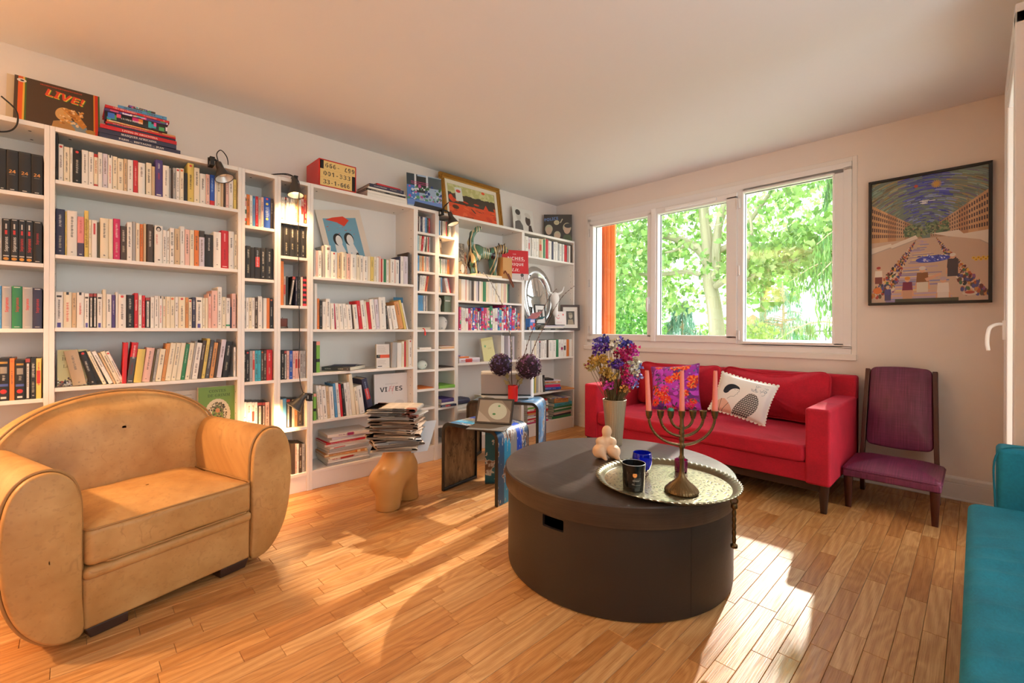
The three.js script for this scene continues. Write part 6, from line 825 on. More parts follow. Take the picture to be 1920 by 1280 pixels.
{
  const o = thing('candelabrum', 'seven branched bronze candelabrum standing on the brass tray', 'candelabrum', [2.594, onTray, 2.311], 0.799);
  const foot = [[0, 0], [0.062, 0], [0.064, 0.006], [0.06, 0.014], [0.054, 0.02], [0.047, 0.028], [0.036, 0.036], [0.022, 0.05], [0.013, 0.066], [0.009, 0.08], [0.008, 0.11]];
  const base = part('base', (() => { const g = lathe(foot, 96); const p = g.attributes.position; for (let i = 0; i < p.count; i++) { const x = p.getX(i), y = p.getY(i), z = p.getZ(i), r = Math.hypot(x, z), a = Math.atan2(z, x); if (r > 0.03 && y > 0.004) { const k = 1 + 0.02 * Math.cos(a * 34); p.setXYZ(i, x * k, y, z * k); } } g.computeVertexNormals(); return g; })(), M.bronze, o);
  part('stem', lathe([[0.008, 0.1], [0.009, 0.13], [0.012, 0.134], [0.0075, 0.142], [0.0075, 0.168], [0.014, 0.178], [0.008, 0.188], [0.009, 0.2], [0.011, 0.204], [0.0085, 0.21], [0.0085, 0.226], [0.011, 0.23], [0.0085, 0.236], [0.0085, 0.252], [0.01, 0.256], [0.0075, 0.262], [0.0075, 0.288]], 24), M.bronze, o);
  for (const [r, yb] of [[0.128, 0.183], [0.083, 0.217], [0.043, 0.246]]) for (const s of [-1, 1]) {
    const pts = []; for (let i = 0; i <= 26; i++) { const a = Math.PI / 2 * i / 26, k = Math.min(1, (0.288 - yb) / r); pts.push([s * r * Math.sin(a), yb + (0.29 - yb) * (1 - Math.cos(a)) * (r > 0.1 ? 1 : 1), 0]); }
    const g = tube(pts, 0.0052, 60, 10), p = g.attributes.position; for (let i = 0; i < p.count; i++) { const ring = Math.floor(i / 11), q = pts[Math.min(26, Math.round(ring / 60 * 26))]; const f = 1 + 0.14 * Math.sin(ring * 1.25 + i % 11 * 0.57); p.setXYZ(i, q[0] + (p.getX(i) - q[0]) * 1, p.getY(i), p.getZ(i) * f); } g.computeVertexNormals(); part('branch', g, M.bronze, o);
  }
  const cup = () => lathe([[0, 0], [0.006, 0], [0.009, 0.004], [0.0085, 0.008], [0.0115, 0.012], [0.0125, 0.026], [0.014, 0.03], [0.0135, 0.032], [0.0115, 0.031], [0.0105, 0.02], [0, 0.018]], 24);
  for (const x of [-0.128, -0.083, -0.043, 0, 0.043, 0.083, 0.128]) part('cup', cup().translate(x, 0.284, 0), M.bronze, o);
  const wax = std(0xe07d6c, 0.45), tall = (dx, tilt, label) => { const c = thing('candle', label, 'candle', [2.594 + Math.cos(0.799) * dx, onTray + 0.303, 2.311 - Math.sin(0.799) * dx]); c.rotation.set(0, 0.799, tilt, 'YXZ'); part('wax', lathe([[0, 0], [0.0105, 0], [0.0102, 0.03], [0.0075, 0.163], [0.0065, 0.168], [0, 0.168]], 24), wax, c); part('wick', new THREE.CylinderGeometry(0.0007, 0.0007, 0.006, 6).translate(0, 0.17, 0), M.black, c); };
  tall(-0.128, 0.05, 'tall coral candle in the candelabrum cup towards the flower vase'); tall(0, 0.0, 'tall coral candle in the middle cup of the candelabrum'); tall(0.128, -0.01, 'tall coral candle in the candelabrum cup towards the purple chair');
  const g = thing('candle', 'short green candle stub in a cup of the candelabrum', 'candle', [2.594 - Math.cos(0.799) * 0.043, onTray + 0.303, 2.311 + Math.sin(0.799) * 0.043]); part('wax', lathe([[0, 0], [0.0102, 0], [0.0105, 0.018], [0.009, 0.022], [0.006, 0.02], [0, 0.021]], 20), std(0x2f9a7a, 0.4), g); part('wick', new THREE.CylinderGeometry(0.0007, 0.0007, 0.005, 6).translate(0, 0.023, 0), M.black, g);
}
{
  const o = thing('candle_jar', 'black candle jar with an orange seal on the brass tray', 'candle', [2.446, onTray, 2.415], 0.799); const dark = std(0x121314, 0.22);
  part('jar', lathe([[0, 0], [0.039, 0], [0.0405, 0.003], [0.0455, 0.102], [0.0445, 0.1035], [0.0425, 0.102], [0.039, 0.012], [0, 0.01]], 64), dark, o); part('wax', lathe([[0, 0.07], [0.0405, 0.07], [0, 0.0705]], 40), std(0x23282e, 0.4), o);
  part('rim', new THREE.TorusGeometry(0.0448, 0.0011, 8, 64).rotateX(Math.PI / 2).translate(0, 0.103, 0), std(0xa9adb0, 0.25), o);
  const on = (a0, a1, y0, y1, m, nm) => part(nm, new THREE.CylinderGeometry(0.0452, 0.0452, y1 - y0, 16, 1, true, a0, a1 - a0).translate(0, (y0 + y1) / 2, 0).applyMatrix4(new THREE.Matrix4()), m, o);
  const label = canvasTex(256, 256, (g, w, h) => { fillc(g, '#121314', 0, 0, w, h); oval(g, '#e08a3c', 104, 78, 34, 34); for (let i = 0; i < 10; i++) oval(g, '#f2b070', 104 + Math.cos(i * 0.63) * 18, 78 + Math.sin(i * 0.63) * 18, 6, 6); g.strokeStyle = '#9a9488'; g.lineWidth = 3; g.strokeRect(92, 128, 110, 86); lines(g, 70, 146, 130, 2, 14, '#c9c2b4', rng(9)); lines(g, 60, 196, 34, 2, 12, '#c9c2b4', rng(11)); });
  const lg = new THREE.CylinderGeometry(0.0444, 0.0425, 0.072, 24, 1, true, -0.75, 1.5).translate(0, 0.052, 0); part('label', lg, std(0xffffff, 0.3, { map: label }), o);
}
{
  const o = thing('votive_glass', 'cobalt blue glass votive behind the black candle jar', 'votive', [2.375, onTray, 2.225]); const blue = phys(0x1430e0, 0.08, { transmission: 0.75, thickness: 0.02, ior: 1.5, attenuationColor: new THREE.Color(0x0a1ee0), attenuationDistance: 0.006 });
  part('bowl', lathe([[0, 0.016], [0.024, 0.016], [0.034, 0.026], [0.041, 0.05], [0.042, 0.07], [0.039, 0.092], [0.0375, 0.095], [0.0365, 0.092], [0.039, 0.07], [0.038, 0.05], [0.031, 0.03], [0.02, 0.022], [0, 0.021]], 48), blue, o); part('foot', lathe([[0, 0], [0.028, 0], [0.029, 0.003], [0.024, 0.0155], [0, 0.0155]], 40), phys(0xf0f4ff, 0.05, { transmission: 1, thickness: 0.02 }), o); part('wax', lathe([[0, 0.024], [0.02, 0.026], [0.034, 0.06], [0, 0.062]], 32), std(0x2a48e8, 0.5), o);
  const m = thing('votive_glass', 'small magenta glass votive behind the candelabrum stem', 'votive', [2.477, onTray, 2.067]); const mg = phys(0xa01060, 0.08, { transmission: 0.7, thickness: 0.02, attenuationColor: new THREE.Color(0xa00858), attenuationDistance: 0.008 });
  part('cup', lathe([[0, 0], [0.024, 0], [0.027, 0.004], [0.029, 0.05], [0.0285, 0.054], [0.026, 0.05], [0.024, 0.01], [0, 0.008]], 40), mg, m); part('wax', lathe([[0, 0.0085], [0.0235, 0.0105], [0.025, 0.03], [0, 0.031]], 32), std(0xa8206c, 0.5), m);
}
{
  const o = thing('figurine', 'pale stone figurine of a seated rounded nude on the drum table', 'figurine', [2.115, LID + 0.0005, 2.115], 0.72);
  const fn = (x, y, z) => {
    let d = smin(ell(x, y, z, [0.004, 0.128, -0.004], [0.024, 0.03, 0.024]), cap(x, y, z, [0, 0.085, -0.005], [0.003, 0.12, -0.004], 0.018, 0.013), 0.01);
    d = smin(d, ell(x, y, z, [0, 0.075, -0.004], [0.03, 0.026, 0.024]), 0.016); for (const s of [-1, 1]) d = smin(d, ell(x, y, z, [s * 0.03, 0.078, 0.002], [0.021, 0.022, 0.024]), 0.01);
    d = smin(d, ell(x, y, z, [0, 0.045, -0.012], [0.038, 0.034, 0.034]), 0.018); for (const s of [-1, 1]) d = smin(d, smin(ell(x, y, z, [s * 0.034, 0.034, 0.012], [0.034, 0.034, 0.04]), cap(x, y, z, [s * 0.03, 0.04, 0.03], [s * 0.03 + 0.022, 0.008, 0.058], 0.022, 0.008), 0.012), 0.006); return d;
  };
  const stone = std(0xdcb894, 0.6, { bumpMap: plaster, bumpScale: 0.0006 }); part('body', sdfMesh(fn, [-0.09, 0, -0.07], [0.09, 0.17, 0.09], 72), stone, o);
}
{ // woven silver vase with dried flowers
  const o = thing('vase', 'tall silvery woven vase tapering to its foot, on the drum table', 'vase', [2.0, LID + 0.0005, 1.864]); const H = 0.246, n = 112, m = 84, pos = [], uv = [], idx = [], prof = (t) => 0.039 + 0.023 * t;
  for (let j = 0; j <= m; j++) for (let i = 0; i <= n; i++) { const t = j / m, a = i / n * 6.28318, cord = Math.floor(i / n * 28), w = Math.abs(Math.sin(a * 14)), tw = 0.5 + 0.5 * Math.sin(t * 150 + cord * 2.1 + (a * 28 % 6.28)); const r = prof(t) + 0.0016 * w + 0.0012 * tw * w; pos.push(Math.cos(a) * r, t * H, Math.sin(a) * r); uv.push(a * 0.05, t * H); }
  for (let j = 0; j < m; j++) for (let i = 0; i < n; i++) { const a = j * (n + 1) + i, b = a + 1, c = a + n + 1, d = c + 1; idx.push(a, c, b, b, c, d); }
  const vm = std(0xb3a58c, 0.33, { metalness: 0.65 }); part('body', sheet(pos, uv, idx), vm, o); part('rim', new THREE.TorusGeometry(prof(1) + 0.001, 0.0028, 8, 64).rotateX(Math.PI / 2).translate(0, H, 0), vm, o); part('inside', lathe([[0.036, 0.002], [prof(1) - 0.004, H - 0.001], [prof(1) - 0.0055, H - 0.004], [0.034, 0.006], [0, 0.005]], 48), std(0x3a3026, 0.8), o);
  const b = thing('dried_flowers', 'bunch of dried statice, yellow, purple, magenta and white, in the woven vase', 'flowers', [2.0, LID + 0.26, 1.864]), rt = V(0.697, 0, -0.717), fwd = V(0.717, 0, 0.697), f = rng(501);
  const P = (sx, sy, sd) => [rt.x * sx + fwd.x * sd, sy, rt.z * sx + fwd.z * sd], stems = [];
  const heads = [[-0.11, 0.185, 0.02, 'y'], [-0.085, 0.215, 0.03, 'y'], [-0.06, 0.15, 0.05, 'y'], [-0.045, 0.2, 0.06, 'y'], [-0.03, 0.12, 0.06, 'y'], [-0.135, 0.17, 0, 'k'], [-0.1, 0.26, 0.0, 'p'], [-0.06, 0.275, -0.01, 'p'], [-0.085, 0.305, -0.03, 'v'], [-0.045, 0.315, -0.04, 'v'], [-0.015, 0.27, 0.0, 'w'], [0.02, 0.3, -0.04, 'w'], [0.005, 0.19, 0.07, 'p'], [-0.02, 0.19, 0.08, 'p'], [0.02, 0.245, 0.03, 'm'], [0.05, 0.22, 0.05, 'm'], [0.03, 0.17, 0.08, 'm'], [0.065, 0.25, 0.0, 'm'], [0.045, 0.13, 0.07, 'm'], [0.075, 0.1, 0.05, 'i'], [0.055, 0.085, 0.06, 'm'], [0.08, 0.29, -0.03, 'v'], [0.05, 0.3, -0.05, 'v'], [0.1, 0.245, -0.01, 'i'], [0.095, 0.19, 0.03, 'w'], [0.1, 0.145, 0.03, 'w'], [0.12, 0.2, 0.0, 'w'], [0.13, 0.17, -0.01, 'b'], [0.125, 0.12, 0, 'b'], [0.095, 0.08, 0.02, 'b'], [0.115, 0.27, -0.03, 'm'], [-0.06, 0.1, 0.03, 'd'], [-0.045, 0.07, 0.04, 'i'], [0.045, 0.06, 0.06, 'o'], [0.0, 0.29, -0.08, 'p'], [-0.1, 0.2, -0.06, 'y'], [0.08, 0.2, -0.07, 'm']];
  const cols = { y: [0xc9a24a, 0xdab764, 0xb28a38], k: [0xb09a5c, 0x9a3050, 0xc8b87c], p: [0x5a2f8e, 0x46237a, 0x6f45a4], v: [0x5a55b8, 0x6c62c8, 0x4a459a], w: [0xe9dfc8, 0xd9cba8, 0xf2ecdc], m: [0xb0124e, 0xcc1f6a, 0x9a0f46, 0xd63a86], i: [0xd83ab0, 0xe868c8, 0xc02a9a], b: [0x7f86c8, 0xb9bde0, 0x8e6fc0], d: [0x7a2f3a, 0x5a3a30], o: [0xd89a4a, 0xc98a3a] };
  heads.forEach(([sx, sy, sd, c]) => {
    const g = [], n2 = c === 'd' || c === 'o' ? 12 : 34, col = new THREE.Color(); for (let i = 0; i < n2; i++) { const a = f() * 6.28, e = Math.acos(2 * f() - 1), r = 0.034 * Math.cbrt(f()), q = [r * Math.sin(e) * Math.cos(a), r * 0.8 * Math.cos(e), r * Math.sin(e) * Math.sin(a)], s = rr(0.0055, 0.0105, f); const k = bare(new THREE.ConeGeometry(s, s * 1.5, 5, 1, true)).applyMatrix4(M4(q[0], q[1], q[2], f() * 6, f() * 6, f() * 6)); col.setHex(pick(cols[c], f)).multiplyScalar(rr(0.75, 1.2, f)); k.setAttribute('color', new THREE.Float32BufferAttribute(Array.from({ length: k.attributes.position.count }, () => [col.r, col.g, col.b]).flat(), 3)); g.push(k); }
    const p = P(sx, sy, sd), m2 = merge(g); part('flower_head', m2, M.petal ??= std(0xffffff, 0.85, { vertexColors: true, side: THREE.DoubleSide }), b).position.set(...p);
    for (let i = 0; i < 2; i++) stems.push(taper([[rr(-0.035, 0.035, f), -0.1, rr(-0.035, 0.035, f)], [p[0] * 0.42 + rr(-0.012, 0.012, f), 0.0 + rr(-0.01, 0.03, f), p[2] * 0.42 + rr(-0.012, 0.012, f)], [p[0] + rr(-0.015, 0.015, f), p[1], p[2] + rr(-0.015, 0.015, f)]], 0.002, 0.0012, 7, 5));
  });
  for (let i = 0; i < 70; i++) { const a = f() * 6.28, r = rr(0.01, 0.085, f), h = rr(0.04, 0.17, f); stems.push(taper([[0.03 * Math.cos(a), -0.08, 0.03 * Math.sin(a)], [r * 0.5 * Math.cos(a), 0, r * 0.5 * Math.sin(a)], [r * Math.cos(a), h, r * Math.sin(a)]], 0.0022, 0.001, 6, 4)); }
  part('stems', stems, std(0x6b5a36, 0.9), b).userData.kind = 'stuff';
}
// ---------- torso stool with newspapers ----------
{
  const o = thing('stool', 'tan carved stool shaped as hips and thighs, under a pile of newspapers', 'stool', [0.95, 0, 2.59], 0.0);
  const A = [0.005, 0, 0.075], B = [-0.07, 0, -0.115];
  const fn = (x, y, z) => {
    let d = smin(cap(x, y, z, [-0.03, 0.38, -0.01], [-0.028, 0.3, -0.012], 0.066, 0.072), ell(x, y, z, [-0.028, 0.21, -0.012], [0.095, 0.11, 0.12]), 0.07);
    d = smin(d, cap(x, y, z, [-0.012, 0.2, 0.045], [A[0], -0.03, A[2]], 0.088, 0.07), 0.03); d = smin(d, cap(x, y, z, [-0.045, 0.2, -0.06], [B[0], -0.03, B[2]], 0.082, 0.062), 0.03);
    d = smin(d, ell(x, y, z, [-0.045, 0.16, 0.095], [0.07, 0.075, 0.068]), 0.03); d = smin(d, ell(x, y, z, [-0.1, 0.16, 0.02], [0.06, 0.07, 0.06]), 0.03); d = Math.max(d, y - 0.348, -y + 0.0005); return d;
  };
  const tan = dataTex(256, 256, (u, v) => mix3(hex(0xb07a3e), hex(0xcf9a5a), clamp(0.2 + 0.8 * fbm(u, v, 4, 4, 4, 521))), true, 3, 3);
  part('body', sdfMesh(fn, [-0.22, -0.01, -0.22], [0.16, 0.37, 0.22], 84), std(0xffffff, 0.34, { map: tan }), o);
  // each newspaper a folded sheet of its own
  const print = std(0xffffff, 0.9, { map: canvasTex(512, 512, (g, w, h) => { fillc(g, '#ded8d0', 0, 0, w, h); const f = rng(71); for (let c = 0; c < 4; c++) { lines(g, 10 + c * 126, 20, 110, 60, 8, '#a8a098', f); fillc(g, pick(['#8f8a86', '#b0a49a', '#7f8a98', '#a86a5a'], f), 10 + c * 126, 60 + f() * 300, 110, 70); } }), side: THREE.DoubleSide }), edge = [0xcfc0ae, 0xb99c84, 0xc9b4a0, 0xd8d4d0, 0xbfa48c].map((c) => std(c, 0.95, { side: THREE.DoubleSide })); const f = rng(531);
  let y = 0.3495; const N = 17;
  for (let i = 0; i < N; i++) {
    const t = i === N - 1 ? 0.024 : i % 3 === 0 ? 0.016 : 0.011, w = rr(0.27, 0.3, f), d = rr(0.2, 0.23, f), pos = [], uv = [], idx = [], n = 12, sag = i < 4 ? 0.022 : 0.005;
    const prof = [[-w / 2, 0.0012], [w / 2 - t / 2, 0]]; for (let k = 0; k <= 6; k++) { const a = -Math.PI / 2 + Math.PI * k / 6; prof.push([w / 2 - t / 2 + t / 2 * Math.cos(a), t / 2 + t / 2 * Math.sin(a)]); } prof.push([w / 4, t + 0.0006], [0, t], [-w / 2 + 0.004, t - 0.001]); for (let k = 6; k >= 0; k--) prof.push([lerp(-w / 2 + 0.002, w / 2 - t * 0.7, k / 6), t * (0.5 + 0.12 * (k % 2))]);
    for (let j = 0; j <= n; j++) prof.forEach(([x, yy]) => { const zz = (j / n - 0.5) * d, r2 = Math.hypot(x, zz); pos.push(x, yy - sag * Math.max(0, r2 - 0.1) * 6 * Math.max(0, r2 - 0.1) * 3 + 0.0015 * Math.sin(j * 1.7 + x * 30), zz); uv.push(x * 3, zz * 3); });
    const m = prof.length; for (let j = 0; j < n; j++) for (let k = 0; k < m - 1; k++) { const a = j * m + k, b = a + 1, c = a + m, e = c + 1; idx.push(a, c, b, b, c, e); }
    const up = i > 11 ? 0 : i < 5 ? 0.35 : -0.1, lab = i === N - 1 ? 'white folded newspaper topmost on the pile, its fold facing up' : `${['brown', 'tan', 'buff', 'grey', 'tan'][i % 5]} folded newspaper, ${ord(i + 1)} from the bottom of the pile on the stool`;
    const q = thing('newspaper', lab, 'newspaper', [0.925 + rr(-0.018, 0.018, f), y, 2.59 + rr(-0.018, 0.018, f)], 0.799 + up + rr(-0.22, 0.22, f), 'newspapers piled on the carved stool'); part('sheet', sheet(pos, uv, idx), i > 13 ? print : edge[i % 5], q);
    y += t + 0.0012;
  }
  const c = thing('newspaper', 'pale blue sheet hanging loose from the newspaper pile', 'newspaper', [1.0, 0.4, 2.47], 0.6); const pos = [], uv = [], idx = []; for (let j = 0; j <= 8; j++) for (let i = 0; i <= 6; i++) { const u = i / 6, v = j / 8; pos.push((u - 0.5) * 0.17 * (1 - 0.3 * v), 0.075 - 0.17 * v + 0.02 * u, 0.01 * Math.sin(u * 4) + 0.035 * v * v - 0.05 * (1 - v)); uv.push(u, v); } for (let j = 0; j < 8; j++) for (let i = 0; i < 6; i++) { const a = j * 7 + i; idx.push(a, a + 7, a + 1, a + 1, a + 7, a + 8); } part('sheet', sheet(pos, uv, idx), std(0xd9e2ea, 0.8, { side: THREE.DoubleSide }), c);
}
// ---------- bent steel nesting tables ----------
const rust = dataTex(512, 512, (u, v) => { const a = fbm(u, v, 6, 6, 4, 541), b = fbm(u, v, 40, 40, 3, 545), s = fbm(u, v, 9, 3, 3, 549); return mix3(mix3(hex(0x6a5238), hex(0xa88a62), clamp(a * 1.5 - 0.2)), hex(0x3f3226), 0.6 * sstep(0.55, 0.75, 0.5 * b + 0.5 * s)); }, true, 2, 2);
const flaked = (cols, seed) => dataTex(512, 512, (u, v) => { const k = Math.min(cols.length - 1, Math.floor((v + 0.006 * (fbm(u, v, 20, 20, 2, seed) - 0.5)) * cols.length)), w = fbm(u, v, 9, 9, 4, seed + 4), e = fbm(u, v, 34, 34, 3, seed + 8); let c = mix3(hex(cols[k]), [1, 1, 1], 0.25 * sstep(0.55, 0.8, w)); if (0.6 * w + 0.4 * e > 0.58) c = mix3(hex(0xcfcac0), hex(0x6a4a36), sstep(0.6, 0.68, 0.6 * w + 0.4 * e)); return c; }, true);
function bentTable(name, label, W2, H2, D2, pos, turn, outerMap, r = 0.06) {
  const o = thing(name, label, 'table', pos, turn), path = (off) => { const p = []; const hw = W2 / 2 - off, top = H2 - off, rr2 = r - off; p.push([-hw, 0.001]); for (let k = 0; k <= 8; k++) { const a = Math.PI - Math.PI / 2 * k / 8; p.push([-hw + rr2 + rr2 * Math.cos(a), top - rr2 + rr2 * Math.sin(a)]); } for (let k = 0; k <= 8; k++) { const a = Math.PI / 2 - Math.PI / 2 * k / 8; p.push([hw - rr2 + rr2 * Math.cos(a), top - rr2 + rr2 * Math.sin(a)]); } p.push([hw, 0.001]); return p; };
  const skin = (off, flip, z0, z1) => { const p = path(off), pos2 = [], uv = [], idx = []; let s = 0; p.forEach((q, i) => { if (i) s += Math.hypot(q[0] - p[i - 1][0], q[1] - p[i - 1][1]); for (const [z, v] of [[z0, 0], [z1, 1]]) { pos2.push(q[0], q[1], z); uv.push(s, 1 - v); } }); for (let i = 0; i < p.length - 1; i++) { const a = i * 2; flip ? idx.push(a, a + 1, a + 2, a + 2, a + 1, a + 3) : idx.push(a, a + 2, a + 1, a + 2, a + 3, a + 1); } return sheet(pos2, uv, idx); };
  part('painted_skin', skin(0, true, -D2 / 2, D2 / 2), std(0xffffff, 0.34, { map: outerMap, side: THREE.DoubleSide }), o); part('inner_skin', skin(0.005, false, -D2 / 2, D2 / 2), std(0xffffff, 0.4, { map: rust, metalness: 0.55, side: THREE.DoubleSide }), o);
  const dark = std(0x3b3a37, 0.4, { metalness: 0.7 }), rim = (z) => extrude(shape([...path(-0.001), ...path(0.02).reverse()]), 0.006).translate(0, 0, z);
  part('rim', rim(D2 / 2 - 0.006), dark, o); part('rim', rim(-D2 / 2), dark, o);
  for (const s of [-1, 1]) part('foot_rail', rbox(s > 0 ? W2 / 2 - 0.022 : -W2 / 2 + 0.004, s > 0 ? W2 / 2 - 0.004 : -W2 / 2 + 0.022, 0.001, 0.018, -D2 / 2 + 0.007, D2 / 2 - 0.007, 0.003), dark, o);
  return o;
}
bentTable('side_table', 'low bent steel table in flaking blue stripes with a tablet on it', 0.462, 0.455, 0.335, [1.14, 0, 2.06], 0.175, flaked([0x2a5f88, 0x2f9fd0, 0x8f8f8c, 0x1f4fc0, 0x35506a], 561));
bentTable('side_table', 'taller bent steel table in worn blue behind the low one, carrying the speaker', 0.58, 0.502, 0.33, [0.735, 0, 1.475], 0.549, flaked([0x3a6a94, 0x4a86b4, 0x2f5878], 571));
{ const o = thing('metal_panel', 'narrow flaking teal metal panel standing beneath the low striped table', 'panel', [1.06, 0, 1.92], 0.9); part('panel', rbox(-0.055, 0.055, 0.001, 0.4, -0.004, 0.004, 0.002), std(0xffffff, 0.5, { map: flaked([0x1f5f6c, 0x1a5666, 0x23606a], 581) }), o); part('foot', rbox(-0.055, 0.055, 0.001, 0.008, -0.02, 0.02, 0.002), std(0x2a4a52, 0.5), o); }
{
  const o = thing('tablet', 'tablet propped on its open grey keyboard cover on the low table', 'tablet', [1.255, 0.4568, 2.1], 0.55);
  part('keyboard_cover', rbox(-0.12, 0.12, 0, 0.006, -0.005, 0.165, 0.003), std(0x55504b, 0.75), o); part('cover_panel', at(rbox(-0.11, 0.11, 0, 0.004, -0.0, 0.1, 0.002), 0, 0.002, -0.11, 0.1, 0, 0), std(0x4b4642, 0.75), o);
  const s = new THREE.Group(); s.name = 'screen_unit'; s.position.set(0, 0.007, -0.002); s.rotation.x = -0.5; o.add(s); part('body', rbox(-0.122, 0.122, 0, 0.172, -0.009, -0.001, 0.003), std(0x1d1c1b, 0.35), s); const sc = part('screen', artBox('screen', 0.232, 0.162, 0.001), phys(0xffffff, 0.08, { map: artTex, clearcoat: 1, clearcoatRoughness: 0.03 }), s); sc.position.set(0, 0.005, -0.0005);
  part('stand', at(rbox(-0.07, 0.07, 0, 0.115, -0.003, 0.003, 0.002), 0, 0.003, -0.11, 0.42, 0, 0), std(0x4b4642, 0.75), o);
}
{
  const o = thing('speaker', 'wide silver and white music speaker on the taller bent table', 'speaker', [0.715, 0.5025, 1.462], 0.55 + 0.16);
  const body = uvBox(extrude(shape(spline2([[-0.205, -0.075], [0.205, -0.075], [0.218, -0.04], [0.2, 0.02], [0.1, 0.06], [0, 0.07], [-0.1, 0.06], [-0.2, 0.02], [-0.218, -0.04]].map(([x, y]) => [x, -y]), 60)), 0.2, 0.006, 3)).rotateX(-Math.PI / 2); part('body', body.translate(0, 0.008, 0), std(0xe8e6e4, 0.3), o);
  part('grille', rbox(-0.2, 0.2, 0.04, 0.2, 0.066, 0.08, 0.004), std(0xa39d9a, 0.45, { metalness: 0.35, bumpMap: weave, bumpScale: 0.0004 }), o); part('dark_strip', rbox(-0.2, 0.2, 0.03, 0.04, 0.066, 0.079, 0.002), M.black, o); part('base', rbox(-0.18, 0.18, 0, 0.008, -0.05, 0.06, 0.003), M.black, o);
}
// ---------- red vase, hydrangeas and catkin branches ----------
{
  const VX = 0.872, VZ = 1.545, v = thing('vase', 'small plain red cylinder vase before the silver speaker', 'vase', [VX, 0.5025, VZ]), redGlaze = std(0xd01f1c, 0.25); part('body', lathe([[0, 0], [0.036, 0], [0.0385, 0.003], [0.039, 0.123], [0.0375, 0.125], [0.036, 0.123], [0.0355, 0.01], [0, 0.008]], 48), redGlaze, v); part('inside', lathe([[0, 0.1], [0.0358, 0.1]], 32), std(0x4a0f0e, 0.8), v);
  const rt = V(0.697, 0, -0.717), fw2 = V(0.717, 0, 0.697), f = rng(601), P = (sx, y, sd) => [rt.x * sx + fw2.x * sd, y, rt.z * sx + fw2.z * sd];
  const petalG = sheet([-0.5, 0, 0, 0, -0.15, 0.12, 0.5, 0, 0, 0.35, 0.55, 0.1, 0, 0.7, 0, -0.35, 0.55, 0.1], [0, 0, 0, 0, 0, 0, 0, 0, 0, 0, 0, 0], [0, 1, 5, 1, 2, 3, 1, 3, 5, 5, 3, 4]);
  const hyd = (label, sx, sy, sd, r, cols, lobes) => {
    const o = thing('hydrangea', label, 'flower', [VX, 0.5025, VZ], 0), c = P(sx, sy, sd), g = [], col = new THREE.Color();
    for (let i = 0; i < 460; i++) { const a = f() * 6.28, e = Math.acos(2 * f() - 1), k = r * (0.86 + 0.16 * f()), n = V(Math.sin(e) * Math.cos(a), Math.cos(e), Math.sin(e) * Math.sin(a)), q = new THREE.Quaternion().setFromUnitVectors(V(0, 0, 1), n); for (let j = 0; j < 4; j++) { const s = rr(0.009, 0.0125, f), m = petalG.clone().applyMatrix4(new THREE.Matrix4().makeScale(s, s, s)).applyMatrix4(M4(0, 0, 0, rr(0.1, 0.9, f), 0, j * 1.57 + a)).applyQuaternion(q).translate(c[0] + n.x * k, c[1] + n.y * k * 0.95, c[2] + n.z * k); if (!j) col.setHex(pick(cols, f)).multiplyScalar(rr(0.6, 1.25, f)); const b = bare(m); b.setAttribute('color', new THREE.Float32BufferAttribute(Array.from({ length: b.attributes.position.count }, () => [col.r, col.g, col.b]).flat(), 3)); g.push(b); } }
    part('flower_head', merge(g), M.petal, o); part('core', at(new THREE.SphereGeometry(r * 0.84, 20, 14), ...c), std(0x33202e, 0.9), o); part('stem', taper([[rr(-0.01, 0.01, f), 0.02, rr(-0.01, 0.01, f)], [c[0] * 0.3, 0.15, c[2] * 0.3], [c[0] * 0.85, c[1] - r * 0.6, c[2] * 0.85]], 0.0035, 0.003, 10, 6), std(0x7a6a4a, 0.85), o);
    for (const [lx, ly, t] of lobes) { const l = leafGeo.clone().applyMatrix4(new THREE.Matrix4().makeScale(0.035, 0.055, 0.03)).applyMatrix4(M4(0, 0, 0, 0.3, 0.8, t)); part('leaf', l.translate(...P(lx, ly, 0.02)), M.dryLeaf ??= std(0x8a7c52, 0.9, { side: THREE.DoubleSide }), o); }
  };
  hyd('dusky blue violet dried hydrangea head in the red vase, towards the disc towers', -0.098, 0.285, 0.0, 0.092, [0x5a4a78, 0x6c5f94, 0x43304a, 0x57354c, 0x8478ac, 0x3a2a3a], [[-0.05, 0.15, 0.6], [-0.045, 0.2, -0.2]]);
  hyd('dusky purple dried hydrangea head in the red vase, towards the window', 0.118, 0.272, 0.02, 0.103, [0x7a4f7e, 0x8d5f92, 0x4a2c3c, 0x5c3a44, 0x9a7098, 0x3c2630], [[0.06, 0.155, -0.7], [0.035, 0.19, 0.2]]);
  const twig = (label, pts, buds, r0) => { const o = thing('branch', label, 'branch', [VX, 0.5025, VZ]), w = pts.map(([a, b, c]) => [a - VX, b - 0.5025, c - VZ]); part('twig', taper(w, r0, 0.0012, 40, 6), std(0x5a4636, 0.85), o); const c = new THREE.CatmullRomCurve3(w.map((p) => V(...p)), false, 'centripetal'), bd = []; for (let i = 0; i < buds; i++) { const t = 0.28 + 0.71 * i / (buds - 1), p = c.getPointAt(t), d = c.getTangentAt(t), q = new THREE.Quaternion().setFromUnitVectors(V(0, 1, 0), d), s = i % 2 ? 1 : -1; bd.push(new THREE.SphereGeometry(1, 6, 5).scale(0.0042, 0.0095, 0.0042).applyQuaternion(q).translate(p.x + s * 0.004 * rt.x, p.y + 0.004 * s, p.z + s * 0.004 * rt.z)); } part('catkins', bd, std(buds % 2 ? 0xcfc8c0 : 0x6a4a3e, 0.9), o).userData.kind = 'stuff'; };
  twig('catkin branch from the red vase rising straight up past the cat figure', [[VX, 0.52, VZ], [0.83, 0.7, 1.52], [0.75, 0.95, 1.45], [0.66, 1.2, 1.43], [0.58, 1.45, 1.52], [0.55, 1.535, 1.575]], 25, 0.004);
